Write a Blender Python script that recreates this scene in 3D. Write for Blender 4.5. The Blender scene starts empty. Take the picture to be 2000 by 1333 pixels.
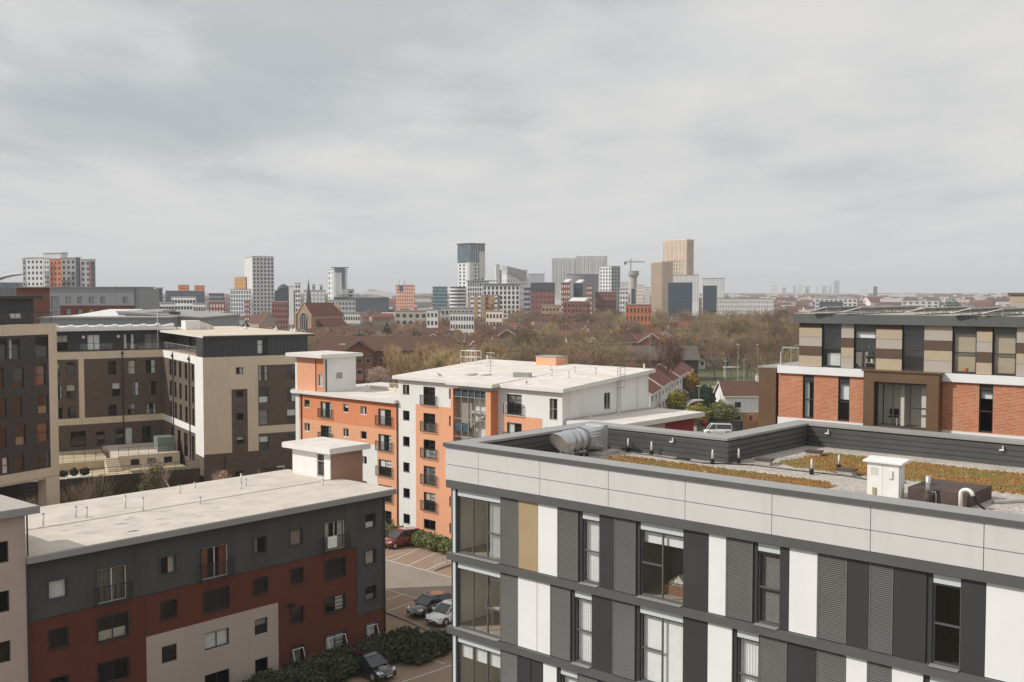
import bpy, math, random
from mathutils import Vector
D = bpy.data; S = bpy.context.scene; COL = S.collection
R_ = math.radians; rnd = random.Random(7)
# ---------- camera, light, exposure ----------
FPX = 2090.0; CX = 1000.0; CY = 666.5; CAMH = 26.8
PITCH = math.atan((CY-570)/FPX)
cam = D.cameras.new('camera'); cam.sensor_width = 36; cam.lens = 36*FPX/2000.0
cam.clip_start = 0.5; cam.clip_end = 20000
co = D.objects.new('camera', cam); COL.objects.link(co)
co.location = (0, 0, CAMH); co.rotation_euler = (math.pi/2-PITCH, 0, 0); S.camera = co
SUN_EL = R_(37); SUN_AZ = R_(188.6)      # direction towards the sun, measured from +x
sun = D.lights.new('sun', 'SUN'); sun.energy = 3.3; sun.angle = R_(0.6); sun.color = (1.0, .955, .89)
so = D.objects.new('sun', sun); COL.objects.link(so)
sd = Vector((math.cos(SUN_AZ)*math.cos(SUN_EL), math.sin(SUN_AZ)*math.cos(SUN_EL), math.sin(SUN_EL)))
so.rotation_euler = sd.to_track_quat('Z', 'Y').to_euler(); so.location = (-60, -20, 90)
S.view_settings.view_transform = 'Standard'; S.view_settings.look = 'None'
S.view_settings.exposure = 0.0; S.view_settings.gamma = 1
w = D.worlds.new('World'); S.world = w; w.use_nodes = True
nt = w.node_tree; N = nt.nodes; Lk = nt.links; N.clear()
def wn(t, **k):
    n = N.new(t)
    for a, b in k.items(): setattr(n, a, b)
    return n
out = wn('ShaderNodeOutputWorld'); bg = wn('ShaderNodeBackground'); bg.inputs[1].default_value = 0.1
sky = wn('ShaderNodeTexSky', sky_type='NISHITA', sun_disc=False)
sky.sun_elevation = SUN_EL; sky.sun_rotation = math.pi/2-SUN_AZ; sky.air_density = 1.5; sky.dust_density = 3
tc = wn('ShaderNodeTexCoord'); sp = wn('ShaderNodeSeparateXYZ'); Lk.new(tc.outputs['Generated'], sp.inputs[0])
def mth(op, a, b=None, c=None):
    n = wn('ShaderNodeMath', operation=op)
    for i, v in enumerate((a, b, c)):
        if v is None: continue
        if isinstance(v, (int, float)): n.inputs[i].default_value = v
        else: Lk.new(v, n.inputs[i])
    return n.outputs[0]
zz = mth('ADD', mth('MAXIMUM', sp.outputs[2], 0.0), 0.09)
cb = wn('ShaderNodeCombineXYZ'); Lk.new(mth('DIVIDE', sp.outputs[0], zz), cb.inputs[0]); Lk.new(mth('DIVIDE', sp.outputs[1], zz), cb.inputs[1])
def noise(vec, scale, det, rough, dist=0.0, off=(0, 0, 0), scl=(1, 1, 1)):
    mp = wn('ShaderNodeMapping'); Lk.new(vec, mp.inputs[0]); mp.inputs['Location'].default_value = off; mp.inputs['Scale'].default_value = scl
    n = wn('ShaderNodeTexNoise'); Lk.new(mp.outputs[0], n.inputs[0]); n.inputs['Scale'].default_value = scale
    n.inputs['Detail'].default_value = det; n.inputs['Roughness'].default_value = rough; n.inputs['Distortion'].default_value = dist
    return n.outputs[0]
n1 = noise(cb.outputs[0], 0.42, 7, .5, .2, (3.1, 1.2, 0), (1.3, .9, 1))
n2 = noise(cb.outputs[0], 1.05, 8, .58, .25, (8, 2, 0), (1.5, .9, 1))
mixn = mth('ADD', mth('MULTIPLY', n1, .6), mth('MULTIPLY', n2, .4))
cr = wn('ShaderNodeValToRGB'); Lk.new(mixn, cr.inputs[0]); e = cr.color_ramp.elements
e[0].position = .40; e[0].color = (5.35, 5.55, 5.7, 1); e[1].position = .58; e[1].color = (7.5, 7.4, 7.28, 1)
m_ = e.new(.48); m_.color = (6.6, 6.62, 6.62, 1)
# opening in the clouds where the blue shows through a little (left of the view)
gap = wn('ShaderNodeMapRange'); Lk.new(noise(cb.outputs[0], .33, 4, .5, .2, (0.6, 5.3, 0)), gap.inputs[0])
gap.inputs[1].default_value = .56; gap.inputs[2].default_value = .72; gap.inputs[3].default_value = .04; gap.inputs[4].default_value = .35
vd = wn('ShaderNodeVectorMath', operation='DISTANCE'); mpv = wn('ShaderNodeMapping'); Lk.new(cb.outputs[0], mpv.inputs[0]); mpv.inputs['Scale'].default_value = (.8, 1.15, 1); Lk.new(mpv.outputs[0], vd.inputs[0]); vd.inputs[1].default_value = (-1.35*.8, 3.9*1.15, 0)
gp2 = wn('ShaderNodeMapRange', interpolation_type='SMOOTHSTEP'); Lk.new(mth('ADD', vd.outputs['Value'], mth('MULTIPLY', n2, 2.2)), gp2.inputs[0]); gp2.inputs[1].default_value = 1.2; gp2.inputs[2].default_value = 2.6; gp2.inputs[3].default_value = .62; gp2.inputs[4].default_value = 0
gsum = mth('MAXIMUM', gap.outputs[0], gp2.outputs[0])
mx = wn('ShaderNodeMix', data_type='RGBA'); Lk.new(gsum, mx.inputs[0]); Lk.new(cr.outputs[0], mx.inputs[6]); bl = wn('ShaderNodeMix', data_type='RGBA'); bl.inputs[0].default_value = .75; Lk.new(sky.outputs[0], bl.inputs[6]); bl.inputs[7].default_value = (4.6, 5.2, 5.75, 1); Lk.new(bl.outputs[2], mx.inputs[7])
hz = wn('ShaderNodeMapRange', interpolation_type='SMOOTHSTEP'); Lk.new(sp.outputs[2], hz.inputs[0]); hz.inputs[1].default_value = -.02; hz.inputs[2].default_value = .16; hz.inputs[3].default_value = .85; hz.inputs[4].default_value = 0
mh = wn('ShaderNodeMix', data_type='RGBA'); Lk.new(hz.outputs[0], mh.inputs[0]); Lk.new(mx.outputs[2], mh.inputs[6]); mh.inputs[7].default_value = (7.35, 7.4, 7.45, 1)
Lk.new(mh.outputs[2], bg.inputs[0]); Lk.new(bg.outputs[0], out.inputs[0])

# ---------- picture-to-place helpers (used once, to measure where real things stand) ----------
def ray(x, y):
    a = (x-CX)/FPX; b = (CY-y)/FPX
    return (a, math.cos(PITCH)+b*math.sin(PITCH), -math.sin(PITCH)+b*math.cos(PITCH))
def atz(x, y, z):
    r = ray(x, y); t = (z-CAMH)/r[2]; return (r[0]*t, r[1]*t)
def atY(x, y, Y):
    r = ray(x, y); t = Y/r[1]; return (r[0]*t, Y, CAMH+r[2]*t)
def gz(x, y):
    t = min(1, max(0, (y-70)/26.0)); return 1.3*t*t*(3-2*t)
def gnd(px, py):
    z = 1.0
    for _ in range(6): p = atz(px, py, z); z = gz(*p)
    return (p[0], p[1], z)

# ---------- mesh builder ----------
class Fc:                                   # a facade: origin, direction; u along, o outwards, z up
    def __init__(s, x, y, ang, z=0):
        s.x, s.y, s.ang, s.z = x, y, R_(ang), z; s.c, s.s = math.cos(s.ang), math.sin(s.ang)
    def p(s, u, o, z): return (s.x+u*s.c+o*s.s, s.y+u*s.s-o*s.c, s.z+z)
class MB:
    def __init__(s): s.v = []; s.f = []; s.m = []
    def face(s, pts, mi=0):
        n = len(s.v); s.v += [tuple(p) for p in pts]; s.f.append(tuple(range(n, n+len(pts)))); s.m.append(mi)
    def hexa(s, P, mi=0):                   # 8 points: bottom ccw, top ccw
        n = len(s.v); s.v += P
        for q in ((3, 2, 1, 0), (4, 5, 6, 7), (0, 1, 5, 4), (1, 2, 6, 5), (2, 3, 7, 6), (3, 0, 4, 7)):
            s.f.append(tuple(n+i for i in q)); s.m.append(mi)
    def box(s, x0, x1, y0, y1, z0, z1, mi=0):
        s.hexa([(x0, y0, z0), (x1, y0, z0), (x1, y1, z0), (x0, y1, z0), (x0, y0, z1), (x1, y0, z1), (x1, y1, z1), (x0, y1, z1)], mi); return s
    def fbox(s, F, u0, u1, o0, o1, z0, z1, mi=0):
        s.hexa([F.p(u0, o1, z0), F.p(u1, o1, z0), F.p(u1, o0, z0), F.p(u0, o0, z0), F.p(u0, o1, z1), F.p(u1, o1, z1), F.p(u1, o0, z1), F.p(u0, o0, z1)], mi); return s
    def prism(s, poly, z0, z1, mi=0, mt=None):
        n = len(poly); zt = z1 if isinstance(z1, (list, tuple)) else [z1]*n
        s.face([(p[0], p[1], z) for p, z in zip(poly, zt)], mi if mt is None else mt); s.face([(p[0], p[1], z0) for p in reversed(poly)], mi)
        for i in range(n):
            a, b = poly[i], poly[(i+1) % n]
            s.face([(a[0], a[1], z0), (b[0], b[1], z0), (b[0], b[1], zt[(i+1) % n]), (a[0], a[1], zt[i])], mi)
        return s
    def tube(s, pts, rad, n=8, mi=0, cap=True):
        pts = [Vector(p) for p in pts]; rs = rad if isinstance(rad, (list, tuple)) else [rad]*len(pts); rings = []
        for i, p in enumerate(pts):
            d = (pts[min(i+1, len(pts)-1)]-pts[max(i-1, 0)]).normalized()
            a = d.orthogonal().normalized() if i == 0 else (pa-d*pa.dot(d)).normalized()
            pa = a; b = d.cross(a); k = len(s.v)
            for j in range(n):
                t = 2*math.pi*j/n; s.v.append(tuple(p+(a*math.cos(t)+b*math.sin(t))*rs[i]))
            rings.append(k)
        for i in range(len(rings)-1):
            for j in range(n):
                s.f.append((rings[i]+j, rings[i]+(j+1) % n, rings[i+1]+(j+1) % n, rings[i+1]+j)); s.m.append(mi)
        if cap and n > 2:
            s.f.append(tuple(rings[0]+j for j in reversed(range(n)))); s.m.append(mi)
            s.f.append(tuple(rings[-1]+j for j in range(n))); s.m.append(mi)
        return s
    def cyl(s, x, y, z0, z1, r, n=12, mi=0, r2=None): return s.tube([(x, y, z0), (x, y, z1)], [r, r if r2 is None else r2], n, mi)
    def mesh(s, name, mats, smooth=False):
        me = D.meshes.new(name); me.from_pydata(s.v, [], s.f)
        for m in (mats if isinstance(mats, (list, tuple)) else [mats]): me.materials.append(m)
        me.polygons.foreach_set('material_index', s.m)
        if smooth: me.polygons.foreach_set('use_smooth', [True]*len(s.f))
        me.update(); uv = me.uv_layers.new(name='UVMap'); dat = []
        for p in me.polygons:
            n = p.normal
            for vi in p.vertices:
                c = me.vertices[vi].co
                if abs(n.z) > .75: dat += [c.x, c.y]
                else:
                    h = math.hypot(n.x, n.y) or 1; dat += [(-n.y*c.x+n.x*c.y)/h, c.z/max(.5, h)]
        uv.data.foreach_set('uv', dat)
        return me
    def build(s, name, mats, parent=None, smooth=False, loc=None, rz=None):
        return link(name, s.mesh(name, mats, smooth), parent, loc, rz)
def link(name, me, parent=None, loc=None, rz=None):
    o = D.objects.new(name, me); COL.objects.link(o)
    if parent is not None: o.parent = parent
    if loc is not None: o.location = loc
    if rz is not None: o.rotation_euler = (0, 0, rz)
    return o
def tag(o, label, cat, group=None, kind=None):
    if label: o['label'] = label
    if cat: o['category'] = cat
    if group: o['group'] = group
    if kind: o['kind'] = kind
    return o
def thing(name, label, cat, loc=(0, 0, 0), rz=0, group=None):
    o = D.objects.new(name, None); COL.objects.link(o); o.location = loc; o.rotation_euler = (0, 0, rz); o.empty_display_size = .5
    return tag(o, label, cat, group)
def struct(o): o['kind'] = 'structure'; return o
def dup(root, loc, rz=0, label=None, group=None, scale=None):
    r = root.copy(); COL.objects.link(r); r.location = loc; r.rotation_euler = (0, 0, rz)
    if scale: r.scale = scale if isinstance(scale, tuple) else (scale,)*3
    if label: r['label'] = label
    if group: r['group'] = group
    for ch in root.children:
        c = ch.copy(); COL.objects.link(c); c.parent = r
        for g in ch.children:
            d = g.copy(); COL.objects.link(d); d.parent = c
    return r

# ---------- materials ----------
def newmat(name):
    m = D.materials.new(name); m.use_nodes = True; t = m.node_tree; b = t.nodes['Principled BSDF']; return m, t, b
def nd(t, ty, **k):
    n = t.nodes.new(ty)
    for a, b in k.items():
        if a in n.inputs.keys(): n.inputs[a].default_value = b
        else: setattr(n, a, b)
    return n
def c4(c, k=1): return (min(1, c[0]*k), min(1, c[1]*k), min(1, c[2]*k), 1)
def mat(name, col, rough=.8, var=.1, vs=.5, metal=0, bump=0, bs=20, streak=0, spec=.4, jit=0, fine=0, coat=0):
    m, t, b = newmat(name); b.inputs['Roughness'].default_value = rough; b.inputs['Metallic'].default_value = metal
    b.inputs['Specular IOR Level'].default_value = spec; b.inputs['Coat Weight'].default_value = coat
    tc = nd(t, 'ShaderNodeTexCoord'); co_ = tc.outputs['Object']
    def nz(scale, scl=(1, 1, 1), det=5):
        mp = nd(t, 'ShaderNodeMapping'); mp.inputs['Scale'].default_value = scl; t.links.new(co_, mp.inputs[0])
        n = nd(t, 'ShaderNodeTexNoise', Scale=scale, Detail=det, Roughness=.6); t.links.new(mp.outputs[0], n.inputs['Vector']); return n.outputs[0]
    def mixc(fac, a, bb):
        n = nd(t, 'ShaderNodeMix', data_type='RGBA')
        t.links.new(fac, n.inputs[0])
        for i, v in ((6, a), (7, bb)):
            if isinstance(v, tuple): n.inputs[i].default_value = v
            else: t.links.new(v, n.inputs[i])
        return n.outputs[2]
    def rng(x, a, bb, lo=0, hi=1):
        n = nd(t, 'ShaderNodeMapRange'); t.links.new(x, n.inputs[0])
        for i, v in enumerate((a, bb, lo, hi)): n.inputs[i+1].default_value = v
        return n.outputs[0]
    c = mixc(rng(nz(vs), .3, .7), c4(col, 1-var), c4(col, 1+var))
    if fine: c = mixc(rng(nz(fine, det=2), .35, .65), c, c4(col, .55))
    if streak: c = mixc(rng(nz(1.0, (2.2, 2.2, .16)), .52, .75, 0, streak), c, c4(col, .45))
    if jit:
        oi = nd(t, 'ShaderNodeObjectInfo'); hs = nd(t, 'ShaderNodeHueSaturation'); t.links.new(c, hs.inputs['Color'])
        t.links.new(rng(oi.outputs['Random'], 0, 1, 1-jit, 1+jit), hs.inputs['Value'])
        ml = nd(t, 'ShaderNodeMath', operation='MULTIPLY'); t.links.new(oi.outputs['Random'], ml.inputs[0]); ml.inputs[1].default_value = 7.31
        fr = nd(t, 'ShaderNodeMath', operation='FRACT'); t.links.new(ml.outputs[0], fr.inputs[0])
        t.links.new(rng(fr.outputs[0], 0, 1, .5-.03*jit/.3, .5+.045*jit/.3), hs.inputs['Hue']); c = hs.outputs[0]
    t.links.new(c, b.inputs['Base Color'])
    if bump:
        bp = nd(t, 'ShaderNodeBump', Strength=bump, Distance=.02); t.links.new(nz(bs), bp.inputs['Height']); t.links.new(bp.outputs[0], b.inputs['Normal'])
    return m
def brickmat(name, c1, c2, mortar, bw=.225, rh=.075, ms=.012, off=.5, rough=.9, stain=.3, scol=(.6, .55, .5), bump=.4, ssc=.35):
    m, t, b = newmat(name); b.inputs['Roughness'].default_value = rough; b.inputs['Specular IOR Level'].default_value = .3
    uv = nd(t, 'ShaderNodeUVMap'); br = nd(t, 'ShaderNodeTexBrick', offset=off, Scale=1.0)
    br.inputs['Color1'].default_value = c4(c1); br.inputs['Color2'].default_value = c4(c2); br.inputs['Mortar'].default_value = c4(mortar)
    br.inputs['Mortar Size'].default_value = ms; br.inputs['Brick Width'].default_value = bw; br.inputs['Row Height'].default_value = rh; br.inputs['Bias'].default_value = 0
    t.links.new(uv.outputs[0], br.inputs['Vector']); tc = nd(t, 'ShaderNodeTexCoord')
    nz = nd(t, 'ShaderNodeTexNoise', Scale=ssc, Detail=6, Roughness=.6); t.links.new(tc.outputs['Object'], nz.inputs['Vector'])
    mr = nd(t, 'ShaderNodeMapRange'); t.links.new(nz.outputs[0], mr.inputs[0]); mr.inputs[1].default_value = .5; mr.inputs[2].default_value = .75; mr.inputs[4].default_value = stain
    mx = nd(t, 'ShaderNodeMix', data_type='RGBA'); t.links.new(mr.outputs[0], mx.inputs[0]); t.links.new(br.outputs[0], mx.inputs[6]); mx.inputs[7].default_value = c4(scol)
    t.links.new(mx.outputs[2], b.inputs['Base Color'])
    if bump:
        bp = nd(t, 'ShaderNodeBump', Strength=bump, Distance=.01, invert=True); t.links.new(br.outputs['Fac'], bp.inputs['Height']); t.links.new(bp.outputs[0], b.inputs['Normal'])
    return m
def glassmat(name, tint=(.96, .97, .97), base=.075):
    m, t, b = newmat(name); t.nodes.remove(b); o = t.nodes['Material Output']
    tr = nd(t, 'ShaderNodeBsdfTransparent'); tr.inputs[0].default_value = c4(tint)
    gl = nd(t, 'ShaderNodeBsdfGlossy', Roughness=.02); fr = nd(t, 'ShaderNodeLayerWeight', Blend=.15); mx = nd(t, 'ShaderNodeMixShader')
    mr = nd(t, 'ShaderNodeMapRange'); t.links.new(fr.outputs['Fresnel'], mr.inputs[0]); mr.inputs[1].default_value = 0; mr.inputs[2].default_value = 1; mr.inputs[3].default_value = base; mr.inputs[4].default_value = .6
    t.links.new(mr.outputs[0], mx.inputs[0]); t.links.new(tr.outputs[0], mx.inputs[1]); t.links.new(gl.outputs[0], mx.inputs[2]); t.links.new(mx.outputs[0], o.inputs[0])
    return m
M = {}
M['glass'] = glassmat('window_glass')
M['farglass'] = mat('dark_glass', (.035, .045, .055), .12, .3, .3, spec=.6)
M['farglass2'] = mat('blue_glass', (.09, .13, .16), .15, .35, .2, spec=.7)
M['room'] = mat('room_dark', (.035, .032, .03), .9)  # near-black colour stands for the shade inside unlit rooms
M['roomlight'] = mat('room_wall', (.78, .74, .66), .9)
M['roomfloor'] = mat('room_floor', (.4, .34, .26), .7)
M['curtain'] = mat('curtain_white', (.86, .87, .85), .9, .06, 3)
M['curtain2'] = mat('curtain_cream', (.6, .56, .48), .9, .1, 3)
M['curtain3'] = mat('curtain_grey', (.32, .3, .28), .9, .1, 3)
M['curtain4'] = mat('curtain_rust', (.3, .11, .06), .9, .1, 3)
M['charcoal'] = mat('charcoal_metal', (.042, .043, .044), .45, .12, .4, spec=.5)
M['charcoal2'] = mat('dark_frame', (.05, .052, .055), .5, .1)
M['greyband'] = mat('grey_band_metal', (.105, .105, .104), .42, .1, .6, spec=.5)
M['cope'] = mat('coping_metal', (.30, .295, .285), .4, .08, .5, spec=.5)
M['lightpanel'] = mat('light_grey_panel', (.62, .605, .59), .42, .04, .35, streak=.14)
M['white'] = mat('white_panel', (.80, .80, .79), .5, .03, .5, streak=.13)
M['tan'] = mat('tan_panel', (.40, .30, .175), .5, .05, .5)
M['spandrel'] = mat('pale_spandrel', (.60, .645, .66), .25, .03, .4, spec=.6)
M['louvre'] = mat('louvre_metal', (.15, .147, .14), .45, .08, .6)
M['silver'] = mat('galvanised', (.55, .56, .57), .38, .18, 2, metal=.75, bump=.1, bs=6)
M['steel'] = mat('steel_pole', (.5, .5, .5), .45, .1, 3, metal=.5)
M['gravel'] = mat('roof_gravel', (.56, .51, .45), .95, .25, 1.2, bump=1, bs=14, fine=11)
M['slab'] = mat('paving_slab', (.42, .39, .35), .9, .1, 3)
M['membrane'] = mat('brown_membrane', (.085, .058, .05), .75, .25, 1.5)
M['sedum'] = mat('sedum', (.34, .185, .06), .95, .5, 2.2, fine=9, bump=.9, bs=18); M['sedum2'] = mat('sedum_olive', (.26, .21, .07), .95, .4, 2.2, fine=9)
M['cabinet'] = mat('white_cabinet', (.78, .78, .76), .4, .03, 2, streak=.15)
M['black'] = mat('black_plastic', (.02, .02, .022), .5)
M['pipewhite'] = mat('white_pipe', (.75, .74, .71), .5)
M['roofwhite'] = mat('pale_roof_membrane', (.68, .635, .58), .85, .13, .55, streak=.0, fine=0)
M['roofbeige'] = mat('beige_roof_membrane', (.58, .525, .46), .85, .13, .5, fine=0)
M['roofcream'] = mat('cream_roof', (.64, .55, .44), .85, .1, .3)
M['facia'] = mat('grey_fascia', (.33, .325, .32), .5, .06, .4)
M['faciawhite'] = mat('white_fascia', (.74, .73, .71), .5, .05, .5)
M['orange'] = mat('orange_render', (.77, .395, .235), .9, .05, .3, streak=.12)
M['orange2'] = mat('deep_orange_render', (.69, .27, .13), .9, .05, .3, streak=.08)
M['whiterender'] = mat('white_render', (.78, .77, .745), .9, .05, .25, streak=.22)
M['creamrender'] = mat('cream_render', (.68, .565, .42), .9, .05, .25, streak=.25)
M['stonerender'] = mat('stone_render', (.50, .425, .365), .9, .05, .3, streak=.15)
M['pinkrender'] = mat('blush_render', (.52, .42, .355), .9, .06, .4, streak=.12)
M['greyrender'] = mat('slate_grey_render', (.090, .088, .088), .85, .12, .4, streak=.4)
M['towerbrick'] = brickmat('indirect_lit_red_brick', (.40, .20, .13), (.33, .155, .10), (.42, .30, .24), stain=.2, scol=(.3, .2, .15))  # red brick of the stair tower, indirect light put in as a lighter colour
M['redbrick'] = brickmat('rust_brick', (.17, .046, .023), (.135, .036, .018), (.15, .065, .045), stain=.5, scol=(.10, .035, .022), ssc=.25)
M['brownbrick'] = brickmat('brown_brick', (.112, .082, .063), (.15, .113, .088), (.135, .115, .098), .45, .11, .012, stain=.25, scol=(.12, .08, .06))
M['darkbrick'] = brickmat('dark_brick', (.068, .056, .05), (.09, .075, .066), (.08, .07, .066), .45, .11, .012, stain=.2, scol=(.08, .06, .05))
M['facebrick'] = brickmat('orange_face_brick', (.60, .175, .055), (.38, .085, .03), (.58, .40, .28), .225, .075, .013, stain=.4, scol=(.60, .40, .30), bump=.5, ssc=.8)
M['claddark'] = mat('anthracite_cladding', (.042, .044, .048), .45, .1, .4)
M['seam'] = brickmat('seamed_dark_cladding', (.06, .063, .068), (.066, .069, .074), (.03, .03, .033), .4, 30, .03, off=0, rough=.45, stain=.1, scol=(.05, .05, .05))
M['ribgrey'] = brickmat('ribbed_grey_cladding', (.33, .345, .36), (.345, .36, .375), (.22, .23, .24), .5, 40, .06, off=0, rough=.5, stain=.1, scol=(.3, .3, .3))
M['bronze'] = mat('bronze_panel', (.15, .088, .05), .4, .12, .6, streak=.1)
M['cb1'] = mat('beige_board', (.46, .37, .265), .6, .03, 1)
M['cb2'] = mat('stone_board', (.43, .385, .325), .6, .03, 1)
M['cb3'] = mat('umber_board', (.115, .07, .048), .6, .05, 1)
M['darkroof'] = mat('dark_grey_fascia', (.115, .12, .12), .45, .1, .5)
M['solar'] = mat('solar_cell', (.02, .025, .05), .15, .2, 2, spec=.6)
M['asphalt'] = mat('asphalt', (.29, .25, .205), .95, .12, .4, bump=.3, bs=40, fine=0)
M['paver'] = brickmat('block_paving', (.38, .275, .195), (.32, .23, .16), (.24, .17, .12), .2, .1, .01, stain=.35, scol=(.27, .18, .125), bump=.2)
M['line'] = mat('white_line_paint', (.66, .64, .6), .8, .15, 4)
M['kerb'] = mat('kerb_stone', (.3, .27, .24), .9, .12, 2)
M['earth'] = mat('town_ground', (.125, .095, .062), .95, .4, .02, fine=0)
M['grass'] = mat('grass', (.10, .105, .045), .95, .35, .2)
M['tile'] = brickmat('brown_roof_tiles', (.12, .062, .042), (.155, .078, .05), (.08, .045, .034), .9, .34, .04, rough=.85, stain=.35, scol=(.10, .07, .05), bump=.5)
M['tilered'] = brickmat('red_roof_tiles', (.26, .09, .05), (.2, .07, .042), (.12, .05, .035), .9, .34, .05, rough=.85, stain=.35, scol=(.14, .08, .06), bump=.5)
M['tilegrey'] = brickmat('grey_roof_tiles', (.12, .1, .088), (.155, .13, .11), (.08, .07, .06), .9, .34, .04, rough=.85, stain=.35, scol=(.12, .1, .08), bump=.5)
M['hbrick'] = mat('house_brick', (.30, .135, .07), .9, .2, .6, jit=.25)
M['hbrick2'] = mat('house_yellow_brick', (.50, .30, .14), .9, .15, .6, jit=.2)
M['hrender'] = mat('house_render', (.62, .56, .47), .9, .1, .5, jit=.15)
M['trim'] = mat('white_trim', (.72, .7, .66), .7)
M['trunk'] = mat('tree_bark', (.15, .115, .085), .95, .25, 2)
M['twig'] = mat('bare_twigs', (.30, .205, .13), .95, .25, .15, jit=.35)
M['twiggold'] = mat('golden_twigs', (.46, .32, .185), .95, .2, .15, jit=.15)
M['twiggreen'] = mat('olive_twigs', (.30, .215, .12), .95, .25, .15, jit=.25)
M['twigpink'] = mat('pale_blossom', (.55, .42, .34), .95, .2, .3)
M['conifer'] = mat('conifer_leaves', (.035, .062, .028), .9, .4, 1.2, jit=.15)
M['hedge'] = mat('hedge_leaves', (.20, .215, .09), .9, .45, 1.4)
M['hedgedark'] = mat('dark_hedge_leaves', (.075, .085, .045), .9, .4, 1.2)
M['shrub'] = mat('shrub_leaves', (.16, .15, .07), .9, .45, 1.5)
M['yellowleaf'] = mat('yellow_green_leaves', (.30, .26, .05), .9, .4, 1.5)
M['forsythia'] = mat('yellow_blossom', (.42, .27, .06), .9, .3, 2)
M['carwhite'] = mat('white_car_paint', (.78, .78, .78), .3, .02, coat=1)
M['cardark'] = mat('graphite_car_paint', (.035, .037, .045), .25, .05, coat=1)
M['carblack'] = mat('black_car_paint', (.012, .012, .014), .2, .05, coat=1)
M['carred'] = mat('maroon_car_paint', (.17, .03, .025), .25, .05, coat=1)
M['carglass'] = mat('car_glass', (.03, .035, .038), .06, .1, spec=.8)
M['tyre'] = mat('tyre_rubber', (.02, .02, .02), .8)
M['rim'] = mat('wheel_rim', (.5, .5, .52), .35, metal=.7)
M['lamp'] = mat('lamp_lens', (.7, .7, .68), .1, spec=.7)
M['wood'] = mat('wood_boards', (.24, .13, .07), .85, .25, 2)
M['redwall'] = mat('red_render', (.26, .035, .03), .8, .08, .5)
M['path'] = mat('sandy_path', (.52, .42, .28), .9, .12, 1)

# ---------- walls with real openings, windows ----------
def wall(mb, F, U0, U1, Z0, Z1, holes=(), base=0, regs=(), depth=.15, rev=None, o=0.0):
    us = {U0, U1}; zs = {Z0, Z1}
    for h in list(holes)+list(regs):
        for u in (h[0], h[1]):
            if U0 < u < U1: us.add(u)
        for z in (h[2], h[3]):
            if Z0 < z < Z1: zs.add(z)
    us = sorted(us); zs = sorted(zs)
    for i in range(len(us)-1):
        run = None
        for j in range(len(zs)-1):
            uc = (us[i]+us[i+1])/2; zc = (zs[j]+zs[j+1])/2
            if any(h[0] < uc < h[1] and h[2] < zc < h[3] for h in holes): mi = None
            else:
                mi = base
                for r in regs:
                    if r[0] < uc < r[1] and r[2] < zc < r[3]: mi = r[4]
            if run and run[2] == mi: run[1] = zs[j+1]
            else:
                if run and run[2] is not None: mb.face([F.p(us[i], o, run[0]), F.p(us[i+1], o, run[0]), F.p(us[i+1], o, run[1]), F.p(us[i], o, run[1])], run[2])
                run = [zs[j], zs[j+1], mi]
        if run and run[2] is not None: mb.face([F.p(us[i], o, run[0]), F.p(us[i+1], o, run[0]), F.p(us[i+1], o, run[1]), F.p(us[i], o, run[1])], run[2])
    for h in holes:
        a, b, c, d = h[:4]; r = rev
        if r is None:
            r = base
            for g in regs:
                if g[0] < (a+b)/2 < g[1] and g[2] < (c+d)/2 < g[3]: r = g[4]
        mb.face([F.p(a, o, c), F.p(a, o, d), F.p(a, o-depth, d), F.p(a, o-depth, c)], r)
        mb.face([F.p(b, o, d), F.p(b, o, c), F.p(b, o-depth, c), F.p(b, o-depth, d)], r)
        mb.face([F.p(a, o, d), F.p(b, o, d), F.p(b, o-depth, d), F.p(a, o-depth, d)], r)
        mb.face([F.p(b, o, c), F.p(a, o, c), F.p(a, o-depth, c), F.p(b, o-depth, c)], r)
WC = {}
def wmesh(w, h, st, fm, fw):
    key = (round(w, 2), round(h, 2), st, fm, fw)
    if key in WC: return WC[key]
    m = MB(); t = .06
    def bar(x0, x1, z0, z1): m.box(x0, x1, -t/2, t/2, z0, z1)
    bar(0, w, 0, fw); bar(0, w, h-fw, h); bar(0, fw, fw, h-fw); bar(w-fw, w, fw, h-fw)
    if st in ('T', 'Q'): bar(fw, w-fw, h*.5-fw/2, h*.5+fw/2)
    if st == 'U': bar(fw, w-fw, h*.68-fw/2, h*.68+fw/2)
    if st in ('M', 'Q', 'B', 'G'): bar(w*.5-fw/2, w*.5+fw/2, fw, h-fw)
    if st == 'M3':
        for k in (.34, .67): bar(w*k-fw/2, w*k+fw/2, fw, h-fw)
        bar(w*.67+fw/2, w-fw, h*.45-fw/2, h*.45+fw/2)
    if st == 'B': bar(fw, w*.5-fw/2, h*.5-fw/2, h*.5+fw/2)
    if st == 'G':
        for k in (.25, .5, .75): bar(w*.5+fw/2, w-fw, h*k-fw/3, h*k+fw/3)
    m.box(-.04, w+.04, -t-.04, .02, -.05, -.003) if fm != 'none' else None
    f = m.mesh('window', M[fm]); g = MB(); g.face([(fw*.5, 0, fw*.5), (w-fw*.5, 0, fw*.5), (w-fw*.5, 0, h-fw*.5), (fw*.5, 0, h-fw*.5)]); gm = g.mesh('pane', M['glass'])
    WC[key] = (f, gm); return WC[key]
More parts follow.
